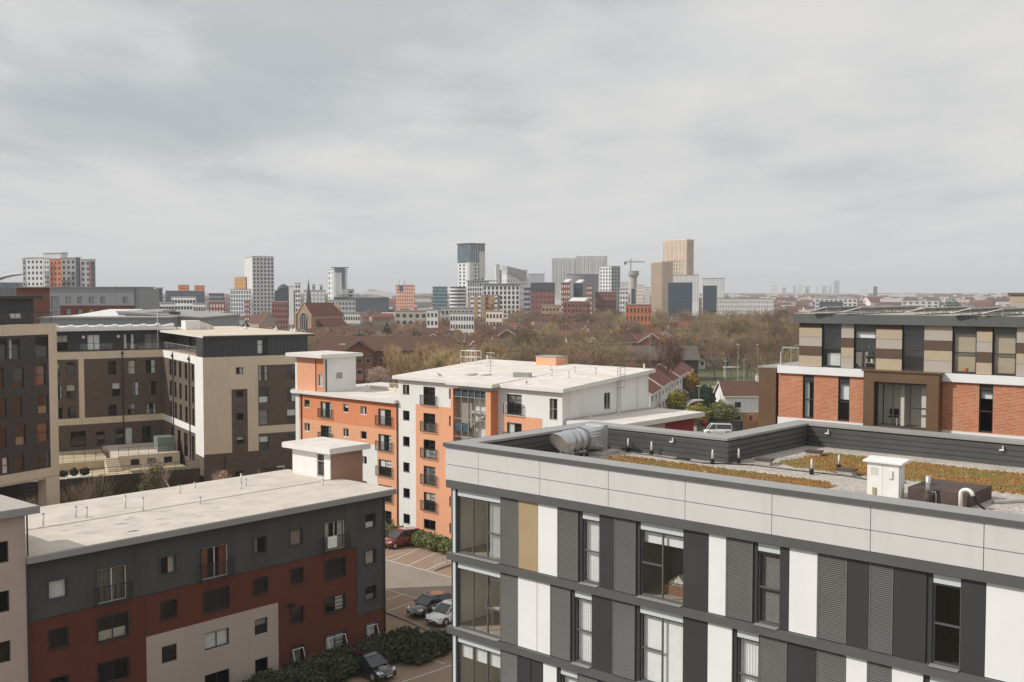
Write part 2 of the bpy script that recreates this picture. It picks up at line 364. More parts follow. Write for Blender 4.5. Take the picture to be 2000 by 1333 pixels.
def cmesh(w, h, kind, cm):
    key = ('c', round(w, 2), round(h, 2), kind, cm)
    if key in WC: return WC[key]
    m = MB()
    def cloth(x0, x1, z0, z1, fold=True):
        n = max(2, int((x1-x0)/.05)) if fold else 1
        for i in range(n):
            a = x0+(x1-x0)*i/n; b = x0+(x1-x0)*(i+1)/n; ya = .14+(.03 if i % 2 else 0)*fold; yb = .14+(.03 if (i+1) % 2 else 0)*fold
            m.face([(a, ya, z0), (b, yb, z0), (b, yb, z1), (a, ya, z1)])
    if kind == 'full': cloth(.03, w-.03, .03, h-.03)
    elif kind == 'flat': cloth(.03, w-.03, .03, h-.03, False)
    elif kind == 'split': cloth(.03, w*.3, .03, h-.03); cloth(w*.72, w-.03, .03, h-.03)
    elif kind == 'left': cloth(.03, w*.42, .03, h-.03)
    elif kind == 'right': cloth(w*.6, w-.03, .03, h-.03)
    elif kind == 'blind': cloth(.03, w-.03, h*.55, h-.03, False)
    elif kind == 'low': cloth(.03, w-.03, .03, h*.4)
    elif kind == 'top': cloth(.03, w-.03, h*.8, h-.03, False)
    elif kind == 'slats':
        z = .05
        while z < h-.05: m.face([(.04, .12, z), (w-.04, .12, z), (w-.04, .16, z+.022), (.04, .16, z+.022)]); z += .045
    elif kind == 'vert':
        x = .04
        while x < w-.05: m.face([(x, .12, .04), (x+.055, .16, .04), (x+.055, .16, h-.04), (x, .12, h-.04)]); x += .085
    WC[key] = m.mesh('curtain', M[cm]); return WC[key]
def window(parent, F, u0, u1, z0, z1, st='', fm='charcoal2', depth=.12, fw=.05, cur=None, cm='curtain', label=None, o=0.0):
    me, gm = wmesh(u1-u0, z1-z0, st, fm, fw)
    w_ = link('window', me, parent, F.p(u0, o-depth, z0), F.ang); link('pane', gm, w_)
    if cur: link('curtain', cmesh(u1-u0, z1-z0, cur, cm), w_)
    if label: w_['label'] = label
    return w_
def rcur(p=.55):
    if rnd.random() > p: return None, 'curtain'
    return rnd.choice(['full', 'split', 'left', 'right', 'blind', 'low', 'blind', 'split']), rnd.choice(['curtain', 'curtain', 'curtain2', 'curtain3', 'curtain', 'curtain2'])
def juliet(parent, F, u0, u1, z0, z1, mt='charcoal2', o=0, d=.22, n=None):   # railing across a tall window
    m = MB(); n = n or max(5, int((u1-u0)/.11))
    for a, b in ((z0, z0+.04), (z1-.04, z1)): m.fbox(F, u0, u1, o+d-.04, o+d, a, b); m.fbox(F, u0, u0+.04, o+.002, o+d-.04, a, b); m.fbox(F, u1-.04, u1, o+.002, o+d-.04, a, b)
    for i in range(n+1):
        u = u0+(u1-u0-.02)*i/n; m.fbox(F, u, u+.018, o+d-.03, o+d-.01, z0+.04, z1-.04)
    for k in (.33, .66):
        for u in (u0, u1-.02): m.fbox(F, u, u+.02, o+d*k, o+d*k+.02, z0+.04, z1-.04)
    return m.build('balcony_railing', M[mt], parent)
def pipe_vent(x, y, z, h=.6, r=.055, label='white vent pipe with a dark cowl on the roof', group='vent pipes on the pale roofs'):
    t = thing('vent_pipe', label, 'vent pipe', (x, y, z), 0, group)
    MB().cyl(0, 0, -.02, h, r, 10).build('pipe', M['pipewhite'], t, True); m = MB(); m.cyl(0, 0, h+.004, h+.06, r*1.5, 10, 0, r*1.1); m.build('cowl', M['slab'], t); return t
def toW(loc, ang, x, y, z=0):
    a = R_(ang); return (loc[0]+x*math.cos(a)-y*math.sin(a), loc[1]+x*math.sin(a)+y*math.cos(a), z)

def where(px):
    for a, s in ((400, 'at the far left'), (600, 'left of the church'), (660, 'by the church'), (710, 'right of the church'), (770, 'below the arena'), (840, 'below the red masted block'), (905, 'below the round white flats'), (960, 'below the tall dark topped tower'), (1025, 'below the wide white flats'), (1070, 'below the left brick office'), (1120, 'below the striped silver blocks'), (1170, 'below the dark round hall'), (1215, 'below the white banded tower'), (1262, 'below the tower crane'), (1300, 'below the lower tan tower'), (1345, 'below the tallest tan tower'), (1400, 'below the smaller dark glass block'), (1460, 'at the warehouse left end'), (1530, 'at the warehouse right end'), (1600, 'by the brown side block'), (1700, 'above the first solar panels'), (1800, 'above the middle solar panels'), (1900, 'above the right solar panels'), (9999, 'near the right edge')):
        if px < a: return s
# ---------- ground ----------
def ground():
    m = MB(); xs = [-5200, -2500, -1200, -600, -300, -150, -80, -40, -20, 0, 20, 40, 80, 150, 300, 600, 1200, 2500, 5200]
    ys = [-150, -60, 0, 40]+[70+2*i for i in range(14)]+[110, 150, 250, 500, 1000, 2000, 4000, 8200]
    idx = {}
    for j, y in enumerate(ys):
        for i, x in enumerate(xs): idx[i, j] = len(m.v); m.v.append((x, y, gz(x, y)))
    for j in range(len(ys)-1):
        for i in range(len(xs)-1): m.f.append((idx[i, j], idx[i+1, j], idx[i+1, j+1], idx[i, j+1])); m.m.append(0)
    return m.build('ground', M['earth'], None, True)
struct(ground())

# ---------- building with the planted roof, right foreground ----------
RL = (-2.752, 44.0, 0); RA = -42.4
R = thing('apartment_building', 'grey apartment block with white and louvred panels and a gravel and sedum roof, right foreground', 'building', RL, R_(RA))
F0 = Fc(0, 0, 0); FW = Fc(0, .13, 0)
XE = 27.0
# wall core below the roof
m = MB()
rows = [(16.0, 18.70), (12.90, 15.70), (9.80, 12.60), (6.70, 9.50), (3.60, 6.40), (0.5, 3.3)]
r1 = [('D', .2, .27), ('S', .29, .45), ('C', .52, 2.97), ('L', 2.97, 3.96), ('T', 3.96, 4.97), ('W', 4.97, 5.94), ('L', 5.94, 6.94), ('w', 7.1, 7.92), ('D', 7.92, 8.6), ('L', 8.6, 9.57), ('B', 9.72, 11.55), ('D', 11.55, 12.57), ('W', 12.57, 13.24), ('L', 13.24, 14.24), ('w', 14.38, 15.2), ('D', 15.2, 15.54), ('W', 15.54, 16.5), ('L', 16.5, 17.48), ('D', 17.48, 18.16), ('L', 18.16, 18.92), ('D', 18.92, 19.9), ('w', 20.05, 20.87), ('D', 20.87, 21.56), ('W', 21.56, 22.75), ('L', 22.75, 23.7), ('w', 23.85, 24.67), ('D', 24.67, 25.6), ('W', 25.6, 27)]
r2 = [('D', .2, .27), ('S', .29, .45), ('C', .52, 2.97), ('L', 2.97, 3.93), ('W', 3.93, 4.92), ('W', 4.935, 5.59), ('L', 5.59, 6.58), ('w', 6.74, 7.58), ('D', 7.58, 8.54), ('L', 8.54, 9.55), ('B', 9.72, 11.56), ('D', 11.56, 12.56), ('W', 12.56, 13.5), ('w', 13.64, 14.47), ('L', 14.51, 15.5), ('D', 15.5, 16.5), ('L', 16.5, 17.48), ('W', 17.48, 18.15), ('L', 18.15, 18.91), ('W', 18.91, 19.85), ('w', 20.0, 20.85), ('D', 20.9, 21.9), ('W', 21.9, 22.9), ('L', 22.9, 23.9), ('D', 23.9, 27)]
r3 = [('D', .2, .27), ('S', .29, .45), ('C', .52, 2.97), ('L', 2.97, 3.91), ('D', 3.91, 4.6), ('D', 4.62, 5.24), ('W', 5.24, 5.92), ('w', 6.06, 6.9), ('L', 6.93, 7.88), ('D', 7.88, 9.3), ('B', 9.45, 11.3), ('D', 11.3, 12.3), ('W', 12.3, 13.3), ('L', 13.3, 14.3), ('w', 14.44, 15.26), ('D', 15.3, 17.3), ('W', 17.3, 18.3), ('L', 18.3, 19.3), ('w', 19.44, 20.3), ('W', 20.3, 21.3), ('D', 21.3, 27)]
pats = [r1, r2, r3, r2, r3, r2]
curt = {(0, 7.1): ('full', 'curtain'), (0, 14.38): ('slats', 'curtain3'), (0, 20.05): (None, ''), (0, 9.72): ('top', 'curtain'), (0, .52): ('', ''), (1, 6.74): ('full', 'curtain'), (1, 9.72): ('flat', 'curtain'), (1, 13.64): ('flat', 'curtain'), (2, .52): (None, ''), (1, .52): (None, ''), (1, 13.64): ('full', 'curtain'), (2, 6.06): ('full', 'curtain')}
back = MB(); holes = []
for ri, (z0, z1) in enumerate(rows):
    for ty, a, b in pats[ri]:
        if ty in 'wBC': holes.append((a, b, z0+.02, z1-.02))
wall(back, Fc(0, .18, 0), .2, XE, 0, 19.3, holes, 0, (), .16)
back.face([(.2, .18, 0), (.2, .18, 19.3), (.2, 9.6, 19.3), (.2, 9.6, 0)]); back.box(.2, 7.6, 9.5, 9.6, 0, 19.3); back.box(7.5, 7.6, 9.6, 16.8, 0, 19.3); back.box(7.6, XE, 16.7, 16.8, 0, 19.3)
back.box(XE-.05, XE, .4, 16.7, 0, 19.3)
back.build('wall', M['charcoal'], R)
for ri, (z0, z1) in enumerate(rows):
    if ri > 3: continue
    for ty, a, b in pats[ri]:
        if ty in 'DWTS':
            m = MB(); m.fbox(FW, a+.008, b-.008, -.04, .0 if ty == 'D' else .012, z0+.01, z1-.01)
            m.build('cladding_panel', M[{'D': 'charcoal', 'W': 'white', 'T': 'tan', 'S': 'spandrel'}[ty]], R)
        elif ty == 'L':
            m = MB(); m.fbox(FW, a+.01, b-.01, -.045, -.04, z0+.01, z1-.01, 1)
            for u in (a+.01, b-.05): m.fbox(FW, u, u+.04, -.04, .01, z0+.01, z1-.01)
            n = 44; dz = (z1-z0-.04)/n
            for i in range(n):
                z = z0+.02+i*dz; m.hexa([FW.p(a+.05, .012, z), FW.p(b-.05, .012, z), FW.p(b-.05, -.035, z+dz*.55), FW.p(a+.05, -.035, z+dz*.55), FW.p(a+.05, .012, z+dz*.2), FW.p(b-.05, .012, z+dz*.2), FW.p(b-.05, -.035, z+dz*.8), FW.p(a+.05, -.035, z+dz*.8)])
            m.build('louvre_panel', [M['louvre'], M['black']], R)
        else:
            gt = z1-.33; sp_ = MB(); sp_.fbox(Fc(0, .18, 0), a+.02, b-.02, -.03, .0, gt+.03, z1-.05); sp_.build('spandrel_panel', M['spandrel'], R)
            st = {'w': 'T', 'B': 'B', 'C': 'M3'}[ty]; k = curt.get((ri, a), rcur(.8)) or (None, '')
            F6 = Fc(0, .18, 0); kk, km = k
            lab = {(0, .52): 'corner window with pale vertical blinds in its right light', (1, .52): 'corner window with an opened sash over a white desk'}.get((ri, a))
            ww = window(R, F6, a, b, z0+.03, gt+.02, st, 'greyband', .09, .055, kk or None, km or 'curtain', lab)
            ww.name = 'window'
            if ty == 'C' and ri == 0: link('curtain', cmesh(.8, gt-z0-.1, 'vert', 'curtain'), ww, (1.62, 0, .05))
            if ty == 'C' and ri == 2:
                for q in range(3): link('blind', cmesh(.7, .62, 'full', 'curtain'), ww, (.07+q*.8, -.05, gt-z0-.68))
            if ty == 'C' and ri == 1:
                sm = MB()
                for q in ((.0, .06, 0, 1.2), (.74, .8, 0, 1.2), (.06, .74, 0, .06), (.06, .74, 1.14, 1.2)): sm.box(q[0], q[1], -.03, .03, q[2], q[3])
                so_ = sm.build('open_sash', M['greyband'], ww, False, (1.64, -.12, 1.12)); so_.rotation_euler = (R_(-9), 0, 0)
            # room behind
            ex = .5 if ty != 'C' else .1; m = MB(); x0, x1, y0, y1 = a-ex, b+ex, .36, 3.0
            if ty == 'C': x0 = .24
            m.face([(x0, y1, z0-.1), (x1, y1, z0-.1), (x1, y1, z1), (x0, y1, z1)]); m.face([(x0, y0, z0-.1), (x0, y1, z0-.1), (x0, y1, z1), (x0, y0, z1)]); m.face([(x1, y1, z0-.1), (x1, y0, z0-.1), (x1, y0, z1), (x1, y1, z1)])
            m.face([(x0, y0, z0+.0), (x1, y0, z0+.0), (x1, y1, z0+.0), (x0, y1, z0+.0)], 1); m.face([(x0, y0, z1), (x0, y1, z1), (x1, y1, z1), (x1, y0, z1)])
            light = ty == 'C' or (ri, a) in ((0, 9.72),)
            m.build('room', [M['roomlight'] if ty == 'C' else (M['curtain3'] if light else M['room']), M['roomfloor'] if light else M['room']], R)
# furniture seen through the corner and bedroom windows
def ftable(x, y, z, lab):
    t = thing('side_table', lab, 'table', toW(RL, RA, x, y, z), R_(RA)); m = MB(); m.cyl(0, 0, .5, .53, .27, 14)
    m.build('tabletop', M['white'], t)
    for i in range(3):
        an = i*2.1; q = MB(); q.tube([(.2*math.cos(an), .2*math.sin(an), .5), (.26*math.cos(an), .26*math.sin(an), 0)], .02, 6); q.build('leg', M['wood'], t)
ftable(1.7, 1.35, 16.0, 'small round white table with wooden legs inside the topmost corner window')
t = thing('desk', 'white desk inside the corner window with the opened sash', 'desk', toW(RL, RA, 1.9, 1.6, 12.9), R_(RA))
MB().box(-.6, .7, -.3, .3, .72, .76).build('desktop', M['white'], t); MB().box(.3, .68, -.28, .28, 0, .72).build('drawer_unit', M['white'], t)
for q in ((-.56, -.26), (-.56, .22)): MB().box(q[0], q[0]+.05, q[1], q[1]+.05, 0, .72).build('leg', M['steel'], t)
t = thing('bed', 'unmade bed with pale bedding inside the wide dark window under the white band', 'bed', toW(RL, RA, 10.9, 1.7, 16.0), R_(RA))
MB().box(-.7, .6, -.7, 1.2, 0, .35).build('bed_base', M['wood'], t)
m = MB()
for i in range(7):
    a = rnd.uniform(0, 6.28); m.hexa([(-.6+.15*i, -.6, .36), (-.3+.15*i, -.65, .36), (-.25+.15*i, .6, .36), (-.62+.15*i, .7, .36), (-.55+.15*i, -.5, .5+.1*(i % 3)), (-.36+.15*i, -.5, .48), (-.35+.15*i, .5, .5), (-.5+.15*i, .5, .62-.06*(i % 2))])
m.build('duvet', M['curtain2'], t)
# floor bands
for z in (15.70, 12.60, 9.50, 6.40, 3.30, .2):
    m = MB(); m.box(.03, XE, .0, .25, z, z+.29); m.build('floor_band', M['greyband'], R)
    for ty, a, b in (pats[[15.70, 12.60, 9.50, 6.40, 3.30, .2].index(z)]):
        if ty in 'wBC' and z > 6: MB().fbox(F0, a, b, -.26, .04, z+.293, z+.325).build('window_sill', M['cope'], R)
MB().box(.03, XE, -.01, .25, 18.71, 19.03).build('cornice', M['greyband'], R)
# light panels round the parapet
m = MB(); js = [0, 1.89]+[1.89+3.27*i for i in range(1, 9)]
for i in range(len(js)-1):
    a, b = js[i]+.012, min(js[i+1], XE)-.012
    m.box(a, b, 0, .05, 19.04, 19.66); m.box(a, b, 0, .05, 19.685, 20.44)
ys = [.06]+[.06+3.27*i for i in range(1, 3)]+[9.8]
for i in range(3): m.box(0, .05, ys[i], ys[i+1]-.02, 19.04, 19.66); m.box(0, .05, ys[i], ys[i+1]-.02, 19.685, 20.44)
m.build('parapet_cladding', M['lightpanel'], R)
# parapet body with ribbed inner cladding, and coping
par = MB()
def inner(mb, F, u0, u1, z0=19.5, z1=20.40):       # horizontal boards, each a sloping face with a lip
    n = 4; dz = (z1-z0)/n
    for i in range(n):
        z = z0+i*dz
        mb.hexa([F.p(u0, .0, z), F.p(u1, .0, z), F.p(u1, -.06, z), F.p(u0, -.06, z), F.p(u0, .055, z+dz*.82), F.p(u1, .055, z+dz*.82), F.p(u1, -.06, z+dz*.82), F.p(u0, -.06, z+dz*.82)])
        mb.hexa([F.p(u0, -.03, z+dz*.82), F.p(u1, -.03, z+dz*.82), F.p(u1, -.06, z+dz*.82), F.p(u0, -.06, z+dz*.82), F.p(u0, -.03, z+dz), F.p(u1, -.03, z+dz), F.p(u1, -.06, z+dz), F.p(u0, -.06, z+dz)])
inner(par, Fc(.9, 8.95, 0), 0, 7.1); inner(par, Fc(8.0, 16.2, 0), 0, XE-8); inner(par, Fc(.84, .95, 90), .1, 7.9); inner(par, Fc(7.94, 8.95, 90), 0, 7.2)
inner(par, Fc(XE, .9, 180), 0, XE-.9)
par.box(.06, XE, .06, .83, 19.04, 20.40); par.box(.06, .78, .83, 9.8, 19.04, 20.40); par.box(.78, 7.88, 9.02, 9.8, 19.04, 20.40); par.box(7.1, 7.88, 9.8, 17.0, 19.04, 20.40); par.box(7.88, XE, 16.27, 17.0, 19.04, 20.40)
par.build('parapet', M['greyband'], R)
cp = MB()
for q in ((-.06, XE, -.06, .95), (-.06, .9, .96, 9.95), (.905, 7.95, 8.92, 9.95), (7.02, 7.98, 9.96, 17.12), (7.985, XE, 16.15, 17.12)):
    cp.box(q[0], q[1], q[2], q[3], 20.455, 20.56)
cp.build('coping', M['cope'], R)
cp = MB(); cp.box(-.075, XE, -.075, -.062, 20.40, 20.565); cp.box(-.075, -.062, -.06, 9.96, 20.40, 20.565); cp.build('coping_edge', M['greyband'], R)
MB().prism([(.84, .9), (XE, .9), (XE, 16.2), (7.95, 16.2), (7.95, 8.95), (.84, 8.95)], 19.3, 19.5).build('roof_gravel', M['gravel'], R)
def sedum(name, poly, z=19.505):
    # lumpy low growing mat: a fine grid cut to a ragged outline
    x0, x1 = min(p[0] for p in poly), max(p[0] for p in poly); y0, y1 = min(p[1] for p in poly), max(p[1] for p in poly)
    def inside(x, y):
        c = False; j = len(poly)-1
        for i in range(len(poly)):
            a, b = poly[i], poly[j]
            if (a[1] > y) != (b[1] > y) and x < (b[0]-a[0])*(y-a[1])/(b[1]-a[1])+a[0]: c = not c
            j = i
        return c
    m = MB(); s = .12; r = random.Random(3)
    for i in range(int((x1-x0)/s)):
        for j in range(int((y1-y0)/s)):
            x = x0+i*s; y = y0+j*s
            if not inside(x+r.gauss(0, .22), y+r.gauss(0, .22)) or math.sin(x*2.3+1)*math.sin(y*2.9+x)+r.gauss(0, .45) > 1.15: continue
            for k in range(2):
                a = r.uniform(0, 6.28); px, py = x+r.uniform(-.06, .06), y+r.uniform(-.06, .06); h = r.uniform(.03, .10); q = r.uniform(.06, .12)
                p = [(px+q*math.cos(a+t), py+q*math.sin(a+t), z-.0) for t in (0, 1.57, 3.14, 4.71)]; top = (px+r.uniform(-.04, .04), py+r.uniform(-.04, .04), z+h)
                mi = int(math.sin(x*1.3+2*math.cos(y*1.7))+math.sin(y*2.1-x*.8)+r.gauss(0, .7) > .75)
                for t in range(4): m.face([p[t], p[(t+1) % 4], top], mi)
    o = m.build(name, [M['sedum'], M['sedum2']], None); o.location = RL; o.rotation_euler = (0, 0, R_(RA)); return o
tag(sedum('sedum_mat', [(3.3, 7.0), (4.2, 7.7), (8, 7.75), (12.6, 7.5), (13.9, 6.9), (13.9, 2.0), (3.5, 2.0)]), 'narrow orange brown sedum strip along the front parapet of the gravel roof', 'sedum', 'sedum on the gravel roof', 'stuff')
tag(sedum('sedum_mat', [(9.6, 10.4), (9.8, 12.6), (9.5, 14.2), (11, 14.6), (22, 14.3), (25, 13.8), (25, 10.6), (19.4, 10.0), (16.5, 10.2), (11, 9.9)]), 'large orange brown sedum bed at the back of the gravel roof', 'sedum', 'sedum on the gravel roof', 'stuff')
def on(x, y, z=19.5): return toW(RL, RA, x, y, z)
# silver duct cowl
t = thing('duct_cowl', 'silver round ribbed duct with slanted mouth on the gravel roof', 'ventilation duct', on(2.0, 6.55), R_(RA+92))
t.scale = (1.12, 1.12, 1.12)
m = MB(); n = 28; rr = .40; base = [(-1.45, .0, .62), (.1, 0, .62)]
def ringp(x, r, sl=0):
    return [(x+sl*math.sin(2*math.pi*i/n), r*math.cos(2*math.pi*i/n), .66+r*math.sin(2*math.pi*i/n)) for i in range(n)]
prof = [(-1.55, .40, -.30), (-1.1, .41, 0), (-1.06, .45, 0), (-1.0, .45, 0), (-.96, .41, 0), (-.72, .41, 0), (-.68, .45, 0), (-.62, .45, 0), (-.58, .41, 0), (-.34, .41, 0), (-.30, .45, 0), (-.24, .45, 0), (-.2, .41, 0), (.0, .41, 0)]
k0 = len(m.v)
for x, r, sl in prof: m.v += ringp(x, r, sl)
for i in range(len(prof)-1):
    for j in range(n): m.f.append((i*n+j, i*n+(j+1) % n, (i+1)*n+(j+1) % n, (i+1)*n+j)); m.m.append(0)
m.build('duct', M['silver'], t, True)
g = MB(); mp = ringp(-1.5, .385, -.29); g.face(mp); g.build('mouth_mesh', M['slab'], t)
m = MB(); n0 = len(m.v); sq = []
for i in range(n):
    a = 2*math.pi*i/n; c, s = math.cos(a), math.sin(a); k = 1/max(abs(c), abs(s)); sq.append((.75, .47*c*k, .66+.47*s*k))
m.v += ringp(0.0, .43)+sq
for j in range(n): m.f.append((j, (j+1) % n, n+(j+1) % n, n+j)); m.m.append(0)
m.build('transition', M['silver'], t); MB().box(.75, 1.05, -.49, .49, .1, 1.16).build('fan_box', M['silver'], t)
MB().box(.2, 1.5, -.75, .75, .0, .1).build('base_slab', M['slab'], t)
for x in (-1.05, -.35):
    for y in (-.3, .3): MB().box(x, x+.05, y-.025, y+.025, 0, .33).build('leg', M['steel'], t)
m = MB(); m.tube([(-.9, -.2, .1), (-.3, -.3, .14), (.1, .1, .08)], .04, 6); m.tube([(-.7, .1, .06), (0, -.3, .06)], .05, 6); m.build('cable', M['black'], t)
# white control cabinet
t = thing('control_cabinet', 'white twin door cabinet with overhanging top on the gravel roof', 'cabinet', on(15.45, 6.0), R_(RA))
MB().box(0, 1.15, 0, .5, .02, 1.22).build('casing', M['cabinet'], t); m = MB(); m.hexa([(-.13, -.12, 1.24), (1.3, -.12, 1.24), (1.3, .62, 1.26), (-.13, .62, 1.26), (-.13, -.12, 1.29), (1.3, -.12, 1.29), (1.3, .62, 1.38), (-.13, .62, 1.38)]); m.build('top', M['cabinet'], t)
MB().box(.56, .57, -.004, -.001, .06, 1.2).build('door_gap', M['slab'], t); MB().box(.13, .4, -.012, -.002, .8, 1.05).build('grille', M['curtain2'], t)
MB().box(.78, .93, -.06, -.002, .72, 1.0).build('switch_box', M['cabinet'], t); MB().box(.22, .34, -.05, -.002, .08, .34).build('handle', M['tan'], t)
for x in (.05, 1.04):
    for y in (.05, .4): MB().box(x, x+.06, y, y+.06, -.02, .02).build('leg', M['steel'], t)
m = MB(); m.tube([(1.2, .05, 0), (1.2, .05, 1.2)], .015, 6); m.build('earth_rod', M['steel'], t)
# brown housing
t = thing('roof_housing', 'low brown membrane covered housing beside the white cabinet', 'roof housing', on(16.85, 6.2), R_(RA))
MB().prism([(0, 0), (2.1, 0), (2.1, 2.2), (0, 2.2)], 0, .47).build('housing', M['membrane'], t)
t = thing('flue_pipe', 'straight galvanised flue standing at the brown roof housing', 'flue', on(17.65, 5.95), 0)
MB().cyl(0, 0, -.02, .42, .12, 14).build('collar', M['membrane'], t, True); MB().cyl(0, 0, .42, .98, .085, 14).build('pipe', M['silver'], t, True)
m = MB(); m.tube([(.1, -.02, .44), (.24, -.05, .43), (.26, -.05, .35), (.26, -.05, .0)], .02, 6); m.build('earth_cable', M['steel'], t)
t = thing('gooseneck_pipe', 'white bent gooseneck pipe by the brown roof housing', 'pipe', on(18.75, 5.95), R_(RA))
t.scale = (.8, .8, .72)
m = MB(); m.tube([(0, 0, -.02), (0, 0, .72)]+[(.24-.24*math.cos(a), 0, .72+.2*math.sin(a)) for a in [R_(d) for d in range(20, 161, 20)]]+[(.5, 0, .66)], .085, 12); m.build('pipe', M['pipewhite'], t, True)
m = MB()
for k in range(3): m.tube([(.5+.03*k, 0, .68), (.62+.03*k, .05*k, .35), (.85+.05*k, .3, .03)], .02, 5)
m.build('cable', M['black'], t)
def slab(x, y, lab, rz=10):
    t = thing('roof_hatch_block', lab, 'concrete block', on(x, y), R_(RA+rz), 'concrete blocks on the gravel roof'); MB().box(-.3, .3, -.22, .22, 0, .2).build('block', M['slab'], t); MB().box(-.36, .36, -.27, .27, .203, .26).build('cap', M['membrane'], t)
slab(9.75, 13.3, 'dark capped block among sedum nearest the notch corner of the parapet'); slab(9.3, 9.7, 'dark capped block at the left tip of the large sedum bed'); slab(13.0, 9.6, 'dark capped block between the thin posts and the white cabinet', 4); slab(20.9, 9.0, 'dark capped block at the right end of the gravel roof', 0)
for i, (x, y, lab) in enumerate([(4.3, 8.6, 'thin white roof post nearest the silver duct'), (7.6, 8.35, 'thin white roof post in front of the parapet notch'), (11.9, 8.8, 'thin white roof post left of the two middle posts'), (12.2, 10.6, 'thin white roof post standing in the large sedum bed'), (8.3, 9.3, 'thin grey post at the parapet corner'), (2.9, 8.75, 'short white post under the ribbed parapet')]):
    t = thing('roof_post', lab, 'post', on(x, y), 0, 'thin posts on the gravel roof'); MB().cyl(0, 0, 0, .22, .09, 10).build('foot', M['black'], t); MB().cyl(0, 0, .22, .62, .055, 10, 0, .03).build('post', M['pipewhite'], t, True)
m = MB(); pts = [(3.5, 8.5), (5, 8.45), (7.2, 8.2), (9.1, 9.2), (11, 9.15), (13, 9.3), (14.6, 9.0), (15.5, 9.4)]
m.tube([(x, y, .03) for x, y in pts], .03, 5); o = m.build('cable', M['black']); o.location = on(0, 0); o.rotation_euler = (0, 0, R_(RA)); tag(o, 'thin black cable snaking across the roof gravel between the posts', 'cable')
m = MB(); m.box(0, 2.2, -.1, .1, .02, .1); o = m.build('cable_tray', M['steel']); o.location = on(19.3, 7.6); o.rotation_euler = (0, 0, R_(RA+55)); tag(o, 'dark cable tray lying on gravel right of the brown housing', 'cable tray')
m = MB(); m.box(-.3, .3, -.17, .17, .0, .06); o = m.build('drain_cover', M['black']); o.location = on(6.0, 8.5); o.rotation_euler = (0, 0, R_(RA)); tag(o, 'flat black drain cover in gravel before the ribbed parapet', 'drain cover')
for x, y, a, lab in ((5.2, 8.86, 0, 'small white bracket on the parapet behind the silver duct'), (9.0, 16.1, 0, 'small white bracket by the far parapet corner'), (16.8, 16.1, 0, 'small white bracket on the far ribbed parapet behind the cabinet')):
    m = MB(); m.box(-.09, .09, -.06, .03, 0, .05); m.box(.03, .07, -.03, .03, .05, .2); o = m.build('wall_bracket', M['cabinet']); o.location = on(x, y, 20.15); o.rotation_euler = (0, 0, R_(RA)); tag(o, lab, 'bracket', 'white brackets on the parapet')
# ---------- long red and grey block, lower left ----------
LL = (-9.695, 81.0, 0); LA = 48.6
L = thing('apartment_building', 'long slate grey, rust brick and cream block under a flat pale roof, lower left', 'building', LL, R_(LA))
F = Fc(0, 0, 0); ZT = 11.35
wt = [(-26.05, -24.95, 8.85, 9.98, 'q', 'full'), (-23.1, -21.2, 7.95, 10.05, 'J', 'vert'), (-18.9, -17.8, 8.88, 10.02, 'q', 'right'), (-15.95, -13.95, 7.95, 10.05, 'J', 'split'), (-11.9, -10.85, 8.9, 10.05, 'q', 'left'), (-8.85, -7.78, 8.92, 10.06, 'q', 'full'), (-5.85, -3.95, 7.98, 10.08, 'J', 'split'), (-2.0, -.95, 8.98, 10.1, 'q', 'low')]
col = [(-2.0, -.95, 6.25, 7.35, 'q', 'full'), (-2.0, -.95, 3.5, 4.6, 'q', 'low'), (-1.95, -.85, .75, 1.75, 'q', 'full')]
wr2 = [(-26.05, -25.0, 5.95, 7.05, 'q', 0), (-23.1, -21.15, 5.6, 7.1, 'm', 'low'), (-18.88, -17.8, 6.02, 7.15, 'q', 0), (-15.8, -13.9, 5.75, 7.2, 'm', 0), (-11.9, -10.82, 6.1, 7.2, 'q', 0), (-8.85, -7.78, 6.15, 7.28, 'q', 0), (-5.82, -3.92, 5.85, 7.3, 'f', 0)]
wr3 = [(-26.05, -25.0, 3.1, 4.2, 'q', 0), (-23.12, -21.15, 3.0, 4.3, 'm', 0), (-18.9, -17.82, 3.2, 4.3, 'q', 0), (-15.82, -13.92, 3.25, 4.4, 'm', 'full'), (-11.9, -10.83, 3.32, 4.4, 'q', 'blind'), (-8.86, -7.8, 3.38, 4.5, 'q', 0), (-5.82, -3.96, 3.42, 4.55, 'm', 'right')]
wr4 = [(a, b, c-2.78, d-2.78, s, 'full' if i > 4 else 0) for i, (a, b, c, d, s, k) in enumerate(wr3)]
allw = wt+col+wr2+wr3+wr4
m = MB()
regs = [(-27.5, 0, 7.88, ZT, 1), (-2.85, 0, 2.62, ZT, 1), (-19.95, -9.95, 0, 5.2, 2)]
wall(m, F, -27.5, 0, -.6, ZT, [w[:4] for w in allw], 0, regs, .16)
wall(m, Fc(0, 0, 90), 0, 12.4, -.6, ZT, [], 0, [(0, 3, 2.62, ZT, 1), (3, 6, 2.62, ZT, 2)], .1)
wall(m, Fc(-27.5, 12.4, 180), -27.5, 0, -.6, ZT, [], 0, [(-27.5, 0, 7.9, ZT, 1)], .1) if False else m.box(-27.5, 0, 12.3, 12.4, -.6, ZT)
m.face([(-27.5, 0, -.6), (-27.5, 0, ZT), (-27.5, 12.4, ZT), (-27.5, 12.4, -.6)], 1)
m.build('wall', [M['redbrick'], M['greyrender'], M['stonerender']], L)
MB().box(-27.3, -.2, .9, .95, -.5, ZT).build('interior', M['room'], L)
